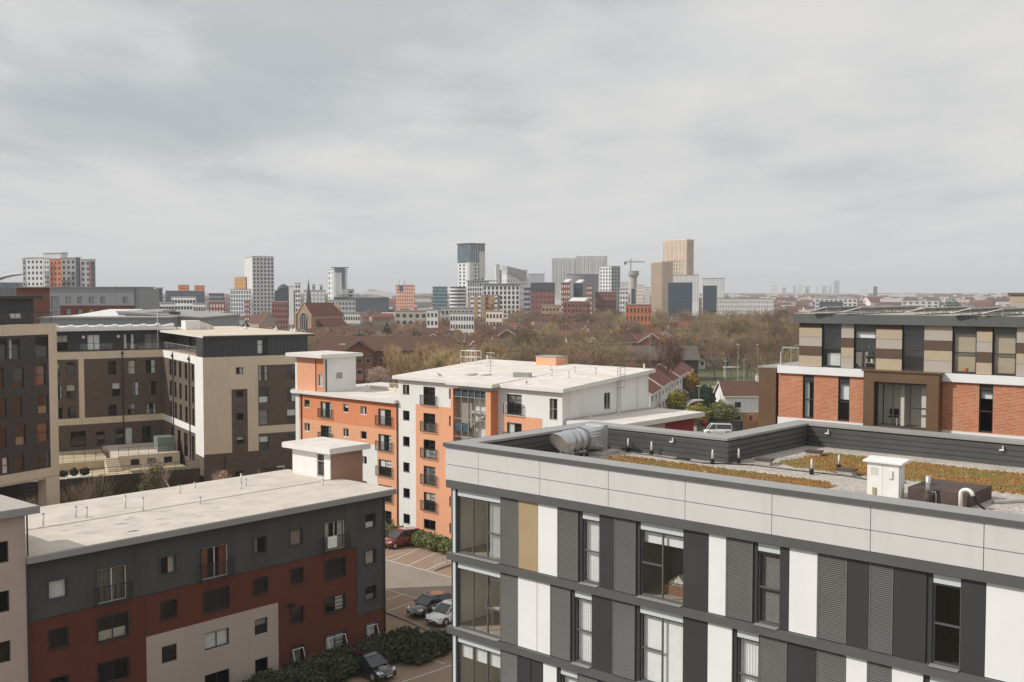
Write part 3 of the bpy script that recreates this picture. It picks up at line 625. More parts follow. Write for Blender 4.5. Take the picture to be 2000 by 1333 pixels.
m = MB(); m.fbox(F, -27.5, -2.85, .0, .025, 7.82, 7.88); m.fbox(F, -2.87, -2.84, .0, .025, 2.62, 7.82); m.fbox(F, -2.84, 0, .0, .025, 2.58, 2.62); m.fbox(F, -20.0, -19.96, .0, .012, 5.25, 7.8); m.build('render_bead', M['charcoal'], L)
for u0, u1, z0, z1, s, k in allw:
    lab = None
    cm = rnd.choice(['curtain', 'curtain', 'curtain2', 'curtain3'])
    fm = 'trim' if s == 'J' else 'greyrender' if z0 > 7.9 else 'charcoal'
    if (u0, z0) in ((-5.85, 7.98),): cm = 'curtain2'
    if u0 == -15.95: cm = 'curtain4'
    ww = window(L, F, u0, u1, z0, z1, {'q': '', 'J': 'M', 'm': 'G' if u0 > -10 else 'M', 'f': ''}[s], fm, .11, .06, k or None, cm, lab)
    fr = MB(); fw = .07
    for q in ((u0-fw, u1+fw, z1, z1+fw), (u0-fw, u1+fw, z0-fw, z0), (u0-fw, u0, z0, z1), (u1, u1+fw, z0, z1)): fr.fbox(F, q[0], q[1], .003, .05, q[2], q[3])
    if not (z0 < 5 and -20 < u0 < -10): fr.build('window_surround', M['greyrender' if z0 > 7.5 or u0 > -2.5 else 'charcoal'], L)
    if s == 'J': juliet(L, F, u0-.22, u1+.22, z0-.05, z0+1.12, 'charcoal2', 0, .42)
# tilted open sashes along the ground floor
for u0, u1, z0 in ((-1.9, -.9, .75), (-5.7, -4.0, .75), (-8.8, -7.85, .7)):
    m = MB(); h = .95; w_ = u1-u0
    for q in ((0, w_, 0, .05), (0, w_, h-.05, h), (0, .05, .05, h-.05), (w_-.05, w_, .05, h-.05)): m.box(q[0], q[1], -.03, .0, q[2], q[3])
    o = m.build('open_sash', M['trim'], L, False, (u0, -.35, z0-.05)); o.rotation_euler = (R_(-20), 0, 0)
# roof
o_ = .62; zf = 11.36
MB().prism([(-28.1+.6, -o_), (.62, -o_), (.62, 12.9), (-27.5, 12.9)], zf, 11.72).build('roof_edge', M['facia'], L)
m = MB(); n = 10
m.box(-27.5, .58, -o_+.04, 12.86, 11.722, 11.80); m.build('roof', M['roofbeige'], L)
m = MB(); m.box(-27.5, .5, 6.05, 6.3, 11.802, 11.85)
for x in range(9): m.box(-26.9+3.25*x, -26.86+3.25*x, -.5, 6.0, 11.802, 11.808); m.box(-26.9+3.25*x, -26.86+3.25*x, 6.35, 12.7, 11.802, 11.808)
m.build('roof_seam', M['curtain2'], L)
m = MB()
for i in range(26):
    x, y = rnd.uniform(-24, -12), rnd.uniform(.3, 5); r = rnd.uniform(.1, .3); m.face([(x+r*1.8*math.cos(a), y+r*.6*math.sin(a), 11.804) for a in [k*1.047 for k in range(6)]])
o = m.build('roof_stain', M['slab'], L); o['kind'] = 'stuff'
m = MB(); m.cyl(-.12, -.07, 0, 11.3, .05, 8); m.build('downpipe', M['charcoal'], L)
def onL(x, y, z=11.8): return toW(LL, LA, x, y, z)
m = MB(); m.box(0, .08, 0, .16, 0, .07); m.box(.3, .42, -.1, 0, -.1, .05); o = m.build('security_camera', M['white']); o.location = onL(.02, -.2, 7.1); tag(o, 'small white security camera on the grey corner of the long block', 'camera')
m = MB(); m.tube([(0, 0, 0), (0, -.5, .05)], .04, 6); m.box(-.12, .12, -.62, -.4, -.12, .1); m.box(.2, .42, -.5, -.3, -.12, .06); o = m.build('security_camera', M['black']); o.location = onL(-9.3, -.02, 4.9); o.rotation_euler = (0, 0, R_(LA)); tag(o, 'black twin camera on rust brick beside the cream panel corner', 'camera')
for i, (x, y, h, lab) in enumerate([(-6.3, 9.0, .5, 'short white vent pipe nearest the white stair tower'), (-5.2, 11.2, .5, 'short white vent pipe at the back edge near the stair tower'), (-11.4, 10.0, .55, 'vent pipe near the back roof edge before the shrub'), (-16.9, 7.9, .85, 'taller vent pipe behind the roof seam'), (-16.7, 5.9, .95, 'tallest vent pipe in front of the roof seam'), (-20.2, 6.9, .7, 'vent pipe third from the blush building'), (-20.6, 7.6, .7, 'vent pipe fourth from the blush building'), (-12.6, 5.4, .45, 'short vent pipe right of the tallest one'), (-7.4, 8.0, .5, 'small vent pipe on the seam near the stair tower'), (-23.3, 6.5, .8, 'vent pipe second from the blush building'), (-24.4, 6.8, .8, 'vent pipe nearest the blush building'), (-2.3, 4.6, .45, 'small vent pipe on the bright roof before the tower'), (-9.5, 11.0, .4, 'small vent pipe by the back roof edge')]):
    p = onL(x, y); pipe_vent(p[0], p[1], p[2], h, .075, lab+', long roof')
# towel on the balcony
m = MB()
for i in range(6):
    a, b = i*.14, (i+1)*.14; m.face([(a, -.46-.01*(i % 2), .35), (b, -.46-.01*((i+1) % 2), .35), (b, -.46, 1.2), (a, -.46, 1.2)]); m.face([(a, -.46, 1.2), (b, -.46, 1.2), (b, -.36, 1.18), (a, -.36, 1.18)])
o = m.build('towel', M['curtain']); o.location = onL(-5.9, 0, 7.95); o.rotation_euler = (0, 0, R_(LA)); tag(o, 'white towel hung over a black balcony railing on the grey wall', 'towel')
# stair tower at its far end
T0 = onL(-.35, 6.0, 0)
st = thing('stair_tower', 'white and brick stair tower with oversailing pale roof at the end of the long block', 'stair tower', T0, R_(LA))
m = MB(); wall(m, Fc(0, 0, 0), 0, 3.3, 0, 13.95, [], 1); wall(m, Fc(0, 0, -90), -5.0, 0, 0, 13.95, [(-1.75, -.85, 11.95, 13.75)], 0, (), .12); m.box(3.2, 3.3, .1, 5, 0, 13.95, 1); m.box(0, 3.3, 4.95, 5.0, 0, 13.95, 0)
m.build('wall', [M['whiterender'], M['towerbrick']], st)
window(st, Fc(0, 0, -90), -1.75, -.85, 11.95, 13.75, 'U', 'facia', .08, .07, None)
MB().box(.5, 3, .3, 4.8, 11, 13.9).build('interior', M['curtain3'], st); MB().cyl(-.06, -.06, 11.8, 13.9, .045, 8).build('downpipe', M['facia'], st)
MB().box(-.6, 3.65, -.6, 5.6, 13.96, 14.36).build('roof_edge', M['faciawhite'], st); MB().box(-.56, 3.61, -.56, 5.56, 14.363, 14.4).build('roof', M['roofwhite'], st)

# ---------- blush building at the left edge ----------
K = thing('apartment_building', 'blush rendered block with dark square windows cut off by the left edge', 'building', onL(-27.5, -.35, 0), R_(LA))
m = MB(); kw = [(-2.6, -.95, z, z+1.2) for z in (11.65, 8.85, 6.0, 3.2)]+[(-7.6, -6.0, z, z+1.2) for z in (11.65, 8.85, 6.0, 3.2)]
wall(m, Fc(0, 0, 0), -12, 0, -.5, 14.2, kw, 0, (), .16); m.box(-.1, 0, .01, 12.5, -.5, 14.2); m.box(-12, -11.9, .1, 12.5, -.5, 14.2); m.box(-12, 0, 12.4, 12.5, -.5, 14.2); m.build('wall', M['pinkrender'], K)
for h in kw: window(K, Fc(0, 0, 0), *h, 'M', 'charcoal2', .12, .06, *rcur(.3))
MB().box(-11.8, -.2, .9, .95, 0, 14).build('interior', M['room'], K)
MB().box(-12.5, .6, -.6, 4.6, 14.25, 14.6).build('roof_edge', M['facia'], K); MB().box(-12.45, .55, -.55, 4.55, 14.603, 14.68).build('roof', M['slab'], K)
MB().box(-12.5, -.2, 4.61, 12.8, 14.25, 14.5).build('roof', M['slab'], K)
MB().cyl(.08, -.08, 0, 14.2, .05, 8).build('downpipe', M['charcoal'], K)

# ---------- orange and white block, centre ----------
OL = (-12.0026, 112.7, 0); OA = -42.4
O = thing('apartment_building', 'orange and white rendered block with glazed stair bay and sloping white roof, centre', 'building', OL, R_(OA))
F = Fc(0, 0, 0); holes = []; wins = []
rowz = [16.05-2.737*i for i in range(6)]
for i, z in enumerate(rowz):
    wins += [(.7, 1.72, z, z+1.0, ''), (7.65, 8.66, z, z+1.0, '')]
    wins.append((3.86, 5.62, z-.9, z+.98, 'G') if i < 5 else (3.86, 5.62, z-.1, z+.9, 'M'))
for i, z in enumerate(rowz):
    if i == 0: wins += [(15.6, 17.5, z-.95, z+.98, 'G'), (20.95, 21.92, z-1.05, z+.9, 'T')]
    else: wins += [(15.6, 17.5, z-.95, z+.98, 'G'), (20.4, 21.5, z-.3, z+.9, '')]
m = MB(); wall(m, F, 0, 22.5, 0, 17.55, [w[:4] for w in wins], 0, [(2.68, 9.0, 0, 15.12, 1), (15.2, 20.1, 0, 14.98, 1)], .14)
sw = [(6.26, 7.22, 15.55, 17.1)]
wall(m, Fc(22.5, 0, 90), 0, 13.6, 0, 17.55, sw, 0, (), .12); m.box(0, 22.5, 13.5, 13.6, 0, 18.0, 0); m.face([(0, 0, 0), (0, 0, 17.55), (0, 13.6, 18.6), (0, 13.6, 0)])
m.face([(22.5, 0, 17.55), (22.5, 13.6, 17.55), (22.5, 13.6, 18.6), (22.5, 0, 17.62)]); m.fbox(Fc(22.5, 0, 90), 1.0, 1.35, 0, .06, 0, 17.5); m.fbox(Fc(22.5, 0, 90), 11.6, 11.95, 0, .08, 0, 18.2)
m.build('wall', [M['whiterender'], M['orange']], O)
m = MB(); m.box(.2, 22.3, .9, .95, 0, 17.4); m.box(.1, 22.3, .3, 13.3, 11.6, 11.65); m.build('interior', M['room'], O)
for u0, u1, z0, z1, s in wins: window(O, F, u0, u1, z0, z1, s, 'facia' if s == 'T' else 'charcoal2', .09, .05, *rcur(.7)); (juliet(O, F, u0-.3, u1+.3, z0-.02, z0+1.0, 'charcoal2', 0, .25) if s == 'G' else None)
window(O, Fc(22.5, 0, 90), *sw[0], 'M', 'facia', .08, .06, 'split', 'curtain3')
# glazed stair bay
m = MB(); m.fbox(F, 8.9, 9.25, 0, 1.0, 0, 17.2, 0); m.fbox(F, 13.7, 14.35, 0, 1.0, 0, 17.2, 0); m.fbox(F, 14.35, 14.42, -.1, 1.0, 0, 17.2, 1); m.build('bay_pier', [M['orange'], M['orange2']], O)  # deeper orange slab paints the shade on the pier's right side
bx = thing('x', None, None); bx.name = 'glazed_bay'; bx.parent = O
m = MB(); us = [9.25, 10.35, 11.3, 12.15, 12.95, 13.7]; zs = [0]+[17.2-k for k in (15.3, 12.2, 9.4, 7.6, 5.8, 4.7, 2.9, .75, 0)]
for u in us: m.fbox(F, u-.03, u+.03, .86, .94, .5, 17.2)
for z in zs[1:-1]:
    for i in range(5): m.fbox(F, us[i]+.03, us[i+1]-.03, .86, .94, z-.03, z+.03)
bay = m.build('bay_frame', M['facia'], O); D.objects.remove(bx)
m = MB(); m.face([F.p(9.25, .9, .5), F.p(13.7, .9, .5), F.p(13.7, .9, 17.2), F.p(9.25, .9, 17.2)]); m.build('bay_glass', M['glass'], O)
m = MB(); g = 0
for z in (16.45, 13.0, 10.3, 7.5):
    for i in range(5): m.fbox(F, us[i]+.04, us[i+1]-.04, .8, .84, z, z+.7 if z > 16 else z+.85) if (z > 16 or i < 2) else None
m.build('spandrel_panel', M['farglass2'], O)
m = MB(); m.fbox(F, 9.25, 11.2, -.02, .3, .5, 17.1, 0)
for z in (14.9, 12.2, 9.4, 6.6): m.fbox(F, 11.3, 13.6, 0, .75, z, z+.22, 1); m.hexa([F.p(11.3, .1, z-1.3), F.p(13.6, .1, z), F.p(13.6, .6, z), F.p(11.3, .6, z-1.3), F.p(11.3, .1, z-1.1), F.p(13.6, .1, z+.2), F.p(13.6, .6, z+.2), F.p(11.3, .6, z-1.1)], 1)
m.build('staircase', [M['cb2'], M['curtain2']], O)
m = MB()
def slope(y, z0=17.6, k=.076): return z0+max(0, y)*k
def roofslab(mb, x0, x1, y0, y1, t, d=0, mi=0):
    mb.hexa([(x0, y0, slope(y0)+d), (x1, y0, slope(y0)+d), (x1, y1, slope(y1)+d), (x0, y1, slope(y1)+d), (x0, y0, slope(y0)+d+t), (x1, y0, slope(y0)+d+t), (x1, y1, slope(y1)+d+t), (x0, y1, slope(y1)+d+t)], mi)
roofslab(m, -.45, 8.7, -.5, 14.1, .3); roofslab(m, 8.7, 15.0, -1.5, 14.1, .3); roofslab(m, 15.0, 23.0, -.5, 14.1, .3); m.build('roof_edge', M['faciawhite'], O)
m = MB(); roofslab(m, -.42, 8.699, -.47, 14.07, .05, .302); roofslab(m, 8.7, 14.97, -1.47, 14.07, .05, .302); roofslab(m, 14.971, 22.97, -.47, 14.07, .05, .302); m.build('roof', M['roofwhite'], O)
m = MB(); roofslab(m, .5, 22.5, 7.6, 7.8, .05, .352); roofslab(m, .2, 6.5, .6, 5.2, .012, .353); m.build('roof_seam', M['curtain2'], O)
def onO(x, y, z=None): return toW(OL, OA, x, y, (slope(y)+.36) if z is None else z)
for x, y, h, lab in ((13.2, 9.2, .5, 'small white vent right of the aerials'), (16.6, 9.0, .5, 'small white vent mid roof'), (19.6, 8.6, .6, 'white vent near the caged ladder'), (16.2, 5.9, .6, 'white vent by the grey roof hatch'), (18.8, 5.4, .6, 'white vent nearer the right roof edge'), (.6, 13.0, .6, 'white vent at the back left roof corner'), (22.0, 13.5, .5, 'white vent at the far right roof corner')):
    p = onO(x, y); pipe_vent(p[0], p[1], p[2], h, .09, lab+', orange and white block')
t = thing('roof_box', 'orange rendered plant box standing on the sloping white roof', 'roof box', onO(10.2, 13.2, 18.5), R_(OA))
MB().box(-1.55, 1.25, -1, 1, 0, 1.25).build('casing', M['orange'], t); MB().box(-1.6, 1.3, -1.05, 1.05, 1.252, 1.36).build('cap', M['facia'], t)
t = thing('roof_hatch', 'low grey louvred roof hatch on the white roof', 'roof hatch', onO(14.0, 4.0), R_(OA+20)); MB().box(-.9, .9, -.3, .3, 0, .5).build('casing', M['facia'], t); m = MB()
for i in range(8): m.box(-.85+.22*i, -.75+.22*i, -.33, -.302, .06, .44)
m.build('grille', M['slab'], t)
t = thing('aerial_mast', 'cluster of aerials on a thin mast on the white roof', 'aerial', onO(10.4, 3.2), R_(OA)); MB().cyl(0, 0, 0, 2.6, .035, 8).build('mast', M['steel'], t)
m = MB()
for z, a in ((2.4, 0), (1.9, 1.2), (1.5, 2.2), (1.1, .5), (2.0, 2.6)):
    m.tube([(-.55*math.cos(a), -.55*math.sin(a), z), (.55*math.cos(a), .55*math.sin(a), z)], .02, 5)
    for k in (-.4, -.2, 0, .2, .4): m.tube([(k*math.cos(a)-.18*math.sin(a), k*math.sin(a)+.18*math.cos(a), z+.03), (k*math.cos(a)+.18*math.sin(a), k*math.sin(a)-.18*math.cos(a), z+.03)], .012, 4)
m.build('aerial_rods', M['steel'], t)
for x, lab in ((9.3, 'white dish lying left of the aerial mast'), (7.6, 'dark edged dish at the left of the roof aerials')):
    t = thing('satellite_dish', lab, 'dish', onO(x, 3.4), R_(OA)); m = MB(); m.cyl(0, 0, .05, .22, .62, 16, 0, .7); m.build('dish', M['trim'], t); MB().box(-.6, .6, -.4, .4, 0, .05).build('base', M['black'], t)
def cage_ladder(name, lab, base, rz, h, cage0, ground=False):
    t = thing(name, lab, 'ladder', base, rz); m = MB()
    for x in (-.22, .22): m.cyl(x, 0, 0, h, .03, 6)
    z = .2
    while z < h: m.tube([(-.22, 0, z), (.22, 0, z)], .018, 5); z += .3
    m.build('rails', M['steel'], t); m = MB()
    z = cage0
    while z <= h: m.tube([(-.32, -.02, z), (-.36, -.45, z), (0, -.72, z), (.36, -.45, z), (.32, -.02, z)], .022, 5); z += .65
    for q in ((-.36, -.45), (0, -.72), (.36, -.45)): m.tube([(q[0], q[1], cage0), (q[0], q[1], h)], .02, 5)
    m.build('cage', M['steel'], t); return t
p = onO(22.62, 8.45, 14.9); cage_ladder('caged_ladder', 'grey caged ladder up the white side wall', p, R_(OA+90), 4.6, 2.6)
p = onO(.9, 9.6); t = thing('roof_guard_cage', 'white tubular guard cage at the left of the sloping roof', 'guard rail', p, R_(OA)); m = MB()
for z in (.1, .8, 1.5):
    m.tube([(-1.2, 0, z), (1.0, 0, z)], .035, 5); m.tube([(-1.2, 1, z), (1.0, 1, z)], .035, 5)
for x in (-1.2, -.5, .25, 1.0): m.tube([(x, 0, 0), (x, 0, 1.5), (x, 1, 1.5), (x, 1, 0)], .03, 5)
m.build('rails', M['trim'], t)
for x, y, lab in ((5.4, .9, 'dark pigeon standing on the roof edge left of the glazed bay'), (17.8, .3, 'dark pigeon on the white roof right of the glazed bay')):
    m = MB(); m.tube([(-.16, 0, .12), (-.08, 0, .14), (.05, 0, .17), (.13, 0, .25), (.17, 0, .3), (.21, 0, .29)], [.01, .05, .075, .05, .035, .012], 8); m.tube([(0, .02, .12), (0, .02, 0)], .008, 4); m.tube([(0, -.02, .12), (0, -.02, 0)], .008, 4)
    o = m.build('pigeon', M['slab'], None, True); o.location = onO(x, y); o.rotation_euler = (0, 0, rnd.uniform(0, 6)); o.scale = (1.4,)*3; tag(o, lab, 'bird', 'pigeons on the white roof')
# lower orange wing
m = MB(); w2 = []
for i in range(5):
    z = 13.37-2.737*i
    w2 += [(-16.43, -15.4, z, z+.95, 'q'), (-9.3, -8.35, z, z+.95, 'q'), (-6.26, -5.25, z, z+.9, 'q'), (-13.36, -11.4, z-.85, z+.93, 'G'), (-3.28, -1.2, z-.9, z+.85, 'G')]
O2 = thing('apartment_wing', 'lower orange rendered wing with black balconies and flat white roof', 'building', OL, R_(OA))
wall(m, F, -18.1, -.05, 0, 14.95, [w[:4] for w in w2], 0, [(-17.4, -.05, 12.05, 14.95, 1), (-18.1, -17.4, 0, 19.2, 2), (-6.3, -3.5, 0, 10.2, 2)], .14)
m.face([(-18.1, 0, 0), (-18.1, 0, 14.95), (-18.1, 13, 14.95), (-18.1, 13, 0)], 2); m.box(-18.1, -.05, 13, 13.1, 0, 14.95, 2); m.build('wall', [M['orange'], M['orange2'], M['whiterender']], O2)
MB().box(-18, -.2, .9, .95, 0, 14.8).build('interior', M['room'], O2)
for u0, u1, z0, z1, s in w2: window(O2, F, u0, u1, z0, z1, '' if s == 'q' else 'G', 'trim' if s == 'q' else 'charcoal2', .09, .055, *rcur(.7)); (juliet(O2, F, u0-.28, u1+.28, z0-.02, z0+1.0, 'charcoal2', 0, .25) if s == 'G' else None)
m = MB(); m.cyl(-16.9, -.08, 0, 14.9, .06, 8); m.cyl(-.15, -.09, 0, 15, .06, 8); m.build('downpipe', M['charcoal'], O2)
MB().box(-18.4, -.06, -.5, 13.4, 15.0, 15.3).build('roof_edge', M['faciawhite'], O2); MB().box(-18.36, -.06, -.46, 13.36, 15.303, 15.36).build('roof', M['roofwhite'], O2)
m = MB(); m.box(-12, -.3, 6.2, 6.3, 15.363, 15.75); m.box(-12, -.3, 9.2, 9.3, 15.363, 15.9); m.build('roof_upstand', M['roofcream'], O2)
for x, y, lab in ((-9.7, 3.8, 'small white vent on the flat roof of the orange wing'), (-6.4, 5.2, 'white vent before the roof upstand of the orange wing')):
    p = onO(x, y, 15.36); pipe_vent(p[0], p[1], p[2], .7, .08, lab)
# tower on the wing
O3 = thing('lift_tower', 'orange and white rooftop tower at the left end of the orange wing', 'tower', OL, R_(OA))
m = MB(); wall(m, F, -18.1, -12.75, 15.37, 19.25, [(-13.75, -12.95, 16.0, 17.4)], 0, [(-18.1, -17.75, 15, 19.3, 1), (-14.1, -12.75, 15, 19.3, 2)], .1)
wall(m, Fc(-12.75, 0, 90), 0, 4.6, 15.37, 19.25, [], 1); m.box(-18.1, -18.0, .01, 4.6, 15.37, 19.25, 1); m.box(-18.1, -12.75, 4.6, 4.7, 15.37, 19.25, 1)
m.build('wall', [M['orange'], M['whiterender'], M['orange2']], O3); window(O3, F, -13.75, -12.95, 16.0, 17.4, 'M', 'trim', .06, .05, 'full')
m = MB(); m.cyl(-14.15, -.05, 15.37, 19.1, .04, 8); m.cyl(-12.62, .3, 15.37, 19.1, .07, 8); m.build('downpipe', M['charcoal'], O3); MB().box(-12.745, -12.73, 1.8, 2.7, 16.8, 17.5).build('vent_grille', M['facia'], O3)
MB().box(-18.95, -12.15, -.75, 5.3, 19.27, 19.62).build('roof_edge', M['faciawhite'], O3); MB().box(-18.9, -12.2, -.7, 5.25, 19.623, 19.68).build('roof', M['roofwhite'], O3)
# low wing to the right
S_ = thing('low_wing', 'low flat roofed wing with a dark red end wall right of the white side wall', 'building', OL, R_(OA))
m = MB(); m.box(22.52, 27.6, .9, 13.9, 0, 14.55, 0); m.build('wall', M['pinkrender'], S_); MB().fbox(Fc(27.6, .9, 90), 8.2, 13.0, .003, .06, 0, 14.5).build('red_wall', M['redwall'], S_)
m = MB(); m.box(22.56, 28.3, .3, 14.9, 14.56, 14.95); m.build('roof_edge', M['faciawhite'], S_); MB().box(22.56, 28.26, .34, 14.86, 14.953, 15.0).build('roof', M['roofwhite'], S_); MB().box(22.56, 22.9, .5, 14.5, 15.003, 15.12).build('roof_upstand', M['slab'], S_)
for x, y, lab in ((24.0, 6.6, 'white vent with grey cowl on the low flat wing'), (23.7, 2.6, 'short white vent at the front of the low flat wing')):
    p = onO(x, y, 15.0); pipe_vent(p[0], p[1], p[2], .95 if y > 5 else .4, .08, lab)

m = MB(); pts = [(0, 0, -.34+.68*i/8) for i in range(9)]; m.tube(pts, [max(.02, .34*math.sqrt(max(0, 1-(i/4-1)**2))) for i in range(9)], 14); o = m.build('red_globe', M['redwall'], None, True); p = onO(28.5, 14.4, 14.0); o.location = p; tag(o, 'glossy red globe at the far end of the low wing roof', 'globe')
# ---------- brick and boarded block, upper right ----------
BL = (15.9925, 64.0, 0); BA = -40
M['tanblind'] = mat('tan_blind', (.46, .38, .26), .9, .05, 2)
B = thing('apartment_building', 'orange brick block with striped beige boarding, bronze bay and solar panels, upper right', 'building', BL, R_(BA))
F = Fc(0, 0, 0); XB = 24
tw = [(2.71, 3.87, None), (4.63, 5.9, 'top'), (7.38, 8.58, None), (10.08, 11.32, 'flat'), (12.12, 13.3, 'flat'), (15.2, 16.4, 'blind'), (18, 19.2, None), (21, 22.2, 'full')]
lw = [(1.55, 2.24, 'left'), (3.72, 4.4, 'blind'), (11.5, 12.2, 'top'), (13.9, 14.6, None), (17, 17.7, 'full'), (20, 20.7, None)]
m = MB()
wall(m, F, 1.29, XB, 22.4, 24.95, [(a, b, 22.42, 24.93) for a, b, k in tw], 0, (), .16, 2)
wall(m, F, 0, XB, 19.3, 21.95, [(a, b, 19.34, 21.9) for a, b, k in lw]+[(6.0, 9.1, 19.32, 21.9)], 1, (), .2, 2)
wall(m, F, 0, XB, 0, 18.8, [], 1); m.fbox(F, -.02, XB, -.2, .04, 18.8, 19.3, 3)
m.face([(0, 0, 0), (0, 0, 22.3), (0, 12, 22.3), (0, 12, 0)], 1); m.face([(1.29, 0, 22.3), (1.29, 0, 24.95), (1.29, 12, 24.95), (1.29, 12, 22.3)], 2); m.box(0, XB, 12, 12.1, 0, 22.3, 1); m.box(1.29, XB, 12, 12.1, 22.3, 24.95, 2); m.box(XB, XB+.1, 0, 12.1, 0, 24.95, 1)
m.build('wall', [M['charcoal'], M['facebrick'], M['charcoal'], M['white']], B)
pan = [(1.29, 2.71, 0), (3.87, 4.63, 1), (5.9, 7.38, 0), (8.58, 10.08, 1), (11.32, 12.12, 0), (13.3, 15.2, 1), (16.4, 18, 0), (19.2, 21, 1), (22.2, XB, 0)]
pa = [(24.95, 24.68, 3), (24.68, 24.14, 1), (24.14, 23.6, 2), (23.6, 23.05, 3), (23.05, 22.42, 1)]; pb = [(24.95, 24.7, 1), (24.7, 24.14, 2), (24.14, 23.6, 3), (23.6, 23.05, 1), (23.05, 22.42, 2)]
for a, b, k in pan:
    m = MB()
    for t, bo, c in (pb if k else pa): m.fbox(F, a+.01, b-.01, .0, .045, bo+.008, t-.008, c-1)
    m.build('striped_boarding', [M['cb1'], M['cb2'], M['cb3']], B)
MB().fbox(F, -.03, 5.45, .0, .16, 21.95, 22.4).build('white_band', M['white'], B); MB().fbox(F, 9.62, XB, .0, .16, 21.95, 22.4).build('white_band', M['white'], B)
MB().box(.2, XB, 1.1, 1.15, 0, 21.9).build('interior', M['room'], B); MB().box(1.4, XB, 1.3, 1.35, 22.4, 24.9).build('interior', M['curtain3'], B)
for a, b, k in tw:
    MB().fbox(F, a+.03, b-.03, -.1, -.05, 24.62, 24.92).build('spandrel_panel', M['greyband'], B); window(B, F, a, b, 22.45, 24.6, 'T', 'charcoal', .1, .075, k, 'tanblind' if k == 'flat' else 'curtain')
for a, b, k in lw: MB().fbox(F, a+.03, b-.03, -.12, -.07, 21.58, 21.88).build('spandrel_panel', M['charcoal'], B); window(B, F, a, b, 19.36, 21.56, 'T', 'charcoal', .12, .06, k, 'curtain')
# bronze bay
m = MB(); d = .62
m.fbox(F, 5.45, 6.05, .0, d, 19.2, 22.35); m.fbox(F, 8.95, 9.6, .0, d, 19.2, 22.35); m.fbox(F, 6.05, 8.95, .0, d, 21.78, 22.35); m.fbox(F, 6.05, 8.95, .0, d, 19.0, 19.3); m.fbox(F, 5.35, 9.72, .0, d+.08, 22.353, 22.43)
m.build('bay_surround', M['bronze'], B)
bw = window(B, F, 6.06, 8.94, 19.3, 21.76, 'M3', 'charcoal', 0, .08, None, o=.35)
m = MB(); m.box(6.0, 9.1, 1.05, 1.09, 19.3, 21.9); m.box(5.9, 5.95, .1, 1.05, 19.3, 21.9); m.box(7.25, 7.45, .25, 1.05, 19.3, 21.9); m.box(8.45, 8.95, .1, .16, 19.3, 21.7); m.build('room', M['roomlight'], B)  # room kept shallow, with a partition at the glass added to catch the sun
MB().box(5.9, 9.1, .2, 1.05, 19.2, 19.28).build('room_floor', M['roomfloor'], B)
t = thing('chair', 'black chair with white legs behind the bay glazing', 'chair', toW(BL, BA, 6.75, .55, 19.29), R_(BA+10)); MB().box(-.24, .24, -.22, .22, .44, .5).build('seat', M['black'], t); MB().box(-.24, .24, .2, .25, .55, .9).build('backrest', M['black'], t)
for x in (-.22, .19):
    for y in (-.2, .2): MB().box(x, x+.03, y, y+.03, 0, .44).build('leg', M['trim'], t)
t = thing('storage_box', 'white chest behind the first upper window of the striped boarding', 'chest', toW(BL, BA, 3.3, .62, 22.42), R_(BA)); MB().box(-.42, .42, -.25, .3, 0, .75).build('chest', M['white'], t); MB().box(-.44, .44, -.27, .32, .753, .8).build('lid', M['trim'], t)
t = thing('shelf', 'pale shelf with pots behind the second upper window', 'shelf', toW(BL, BA, 5.3, .62, 22.42), R_(BA))
for z in (.3, .7, 1.05): MB().box(-.4, .4, -.15, .15, z, z+.04).build('board', M['tanblind'], t)
for x in (-.4, .36): MB().box(x, x+.04, -.15, .15, 0, 1.2).build('upright', M['tanblind'], t)
for k, (x, z) in enumerate(((-.2, .34), (.1, .74), (-.15, .74), (.15, .34), (.0, 1.09))): MB().cyl(x, 0, z, z+.2, .08, 10, 0, .1).build('pot', M[('white', 'farglass2', 'trim')[k % 3]], t)
t = thing('flower_pot', 'orange pot on the sill under the tan blind', 'pot', toW(BL, BA, 10.7, .3, 22.48), 0); MB().cyl(0, 0, 0, .22, .12, 12, 0, .17).build('pot', M['orange2'], t)
# brown fin block at its left
m = MB(); m.box(-1.25, -.12, -.12, 5.5, 0, 22.2); m.build('side_block', M['bronze'], B); MB().box(-1.3, .0, -.16, 5.6, 22.203, 22.3).build('side_block_coping', M['cope'], B)
MB().box(.05, 1.25, .1, 11.9, 22.3, 22.38).build('terrace_deck', M['slab'], B)
m = MB(); pts = [(.15, .15), (.15, 3), (.15, 6), (.15, 9), (.15, 11.5)]
for x, y in pts+[(1.2, .15), (.7, .15)]: m.cyl(x, y, 22.38, 23.45, .025, 6)
m.tube([(1.25, .15, 23.45), (.15, .15, 23.45), (.15, 11.5, 23.45)], .035, 6); m.build('terrace_railing', M['steel'], B)
MB().cyl(.1, .05, 22.4, 23.2, .03, 8).build('downpipe', M['pipewhite'], B)
MB().box(1.0, XB+.3, -.28, 12.4, 24.96, 25.5).build('roof_edge', M['darkroof'], B); MB().box(1.1, XB+.2, -.2, 12.3, 25.503, 25.53).build('roof', M['slab'], B)
def onB(x, y, z=25.54): return toW(BL, BA, x, y, z)
sp0 = thing('solar_panel', 'tilted dark solar panel on pale rails on the flat dark edged roof', 'solar panel', onB(3.0, 1.0), R_(BA+24), 'solar panels on the upper right roof')
m = MB(); m.hexa([(0, 0, .1), (1.7, 0, .1), (1.7, 1.05, .36), (0, 1.05, .36), (0, 0, .14), (1.7, 0, .14), (1.7, 1.05, .40), (0, 1.05, .40)]); m.build('panel_frame', M['faciawhite'], sp0)
m = MB(); m.face([(.03, .03, .151), (1.67, .03, .151), (1.67, 1.02, .396+.004), (.03, 1.02, .396+.004)]); m.build('cells', M['solar'], sp0)
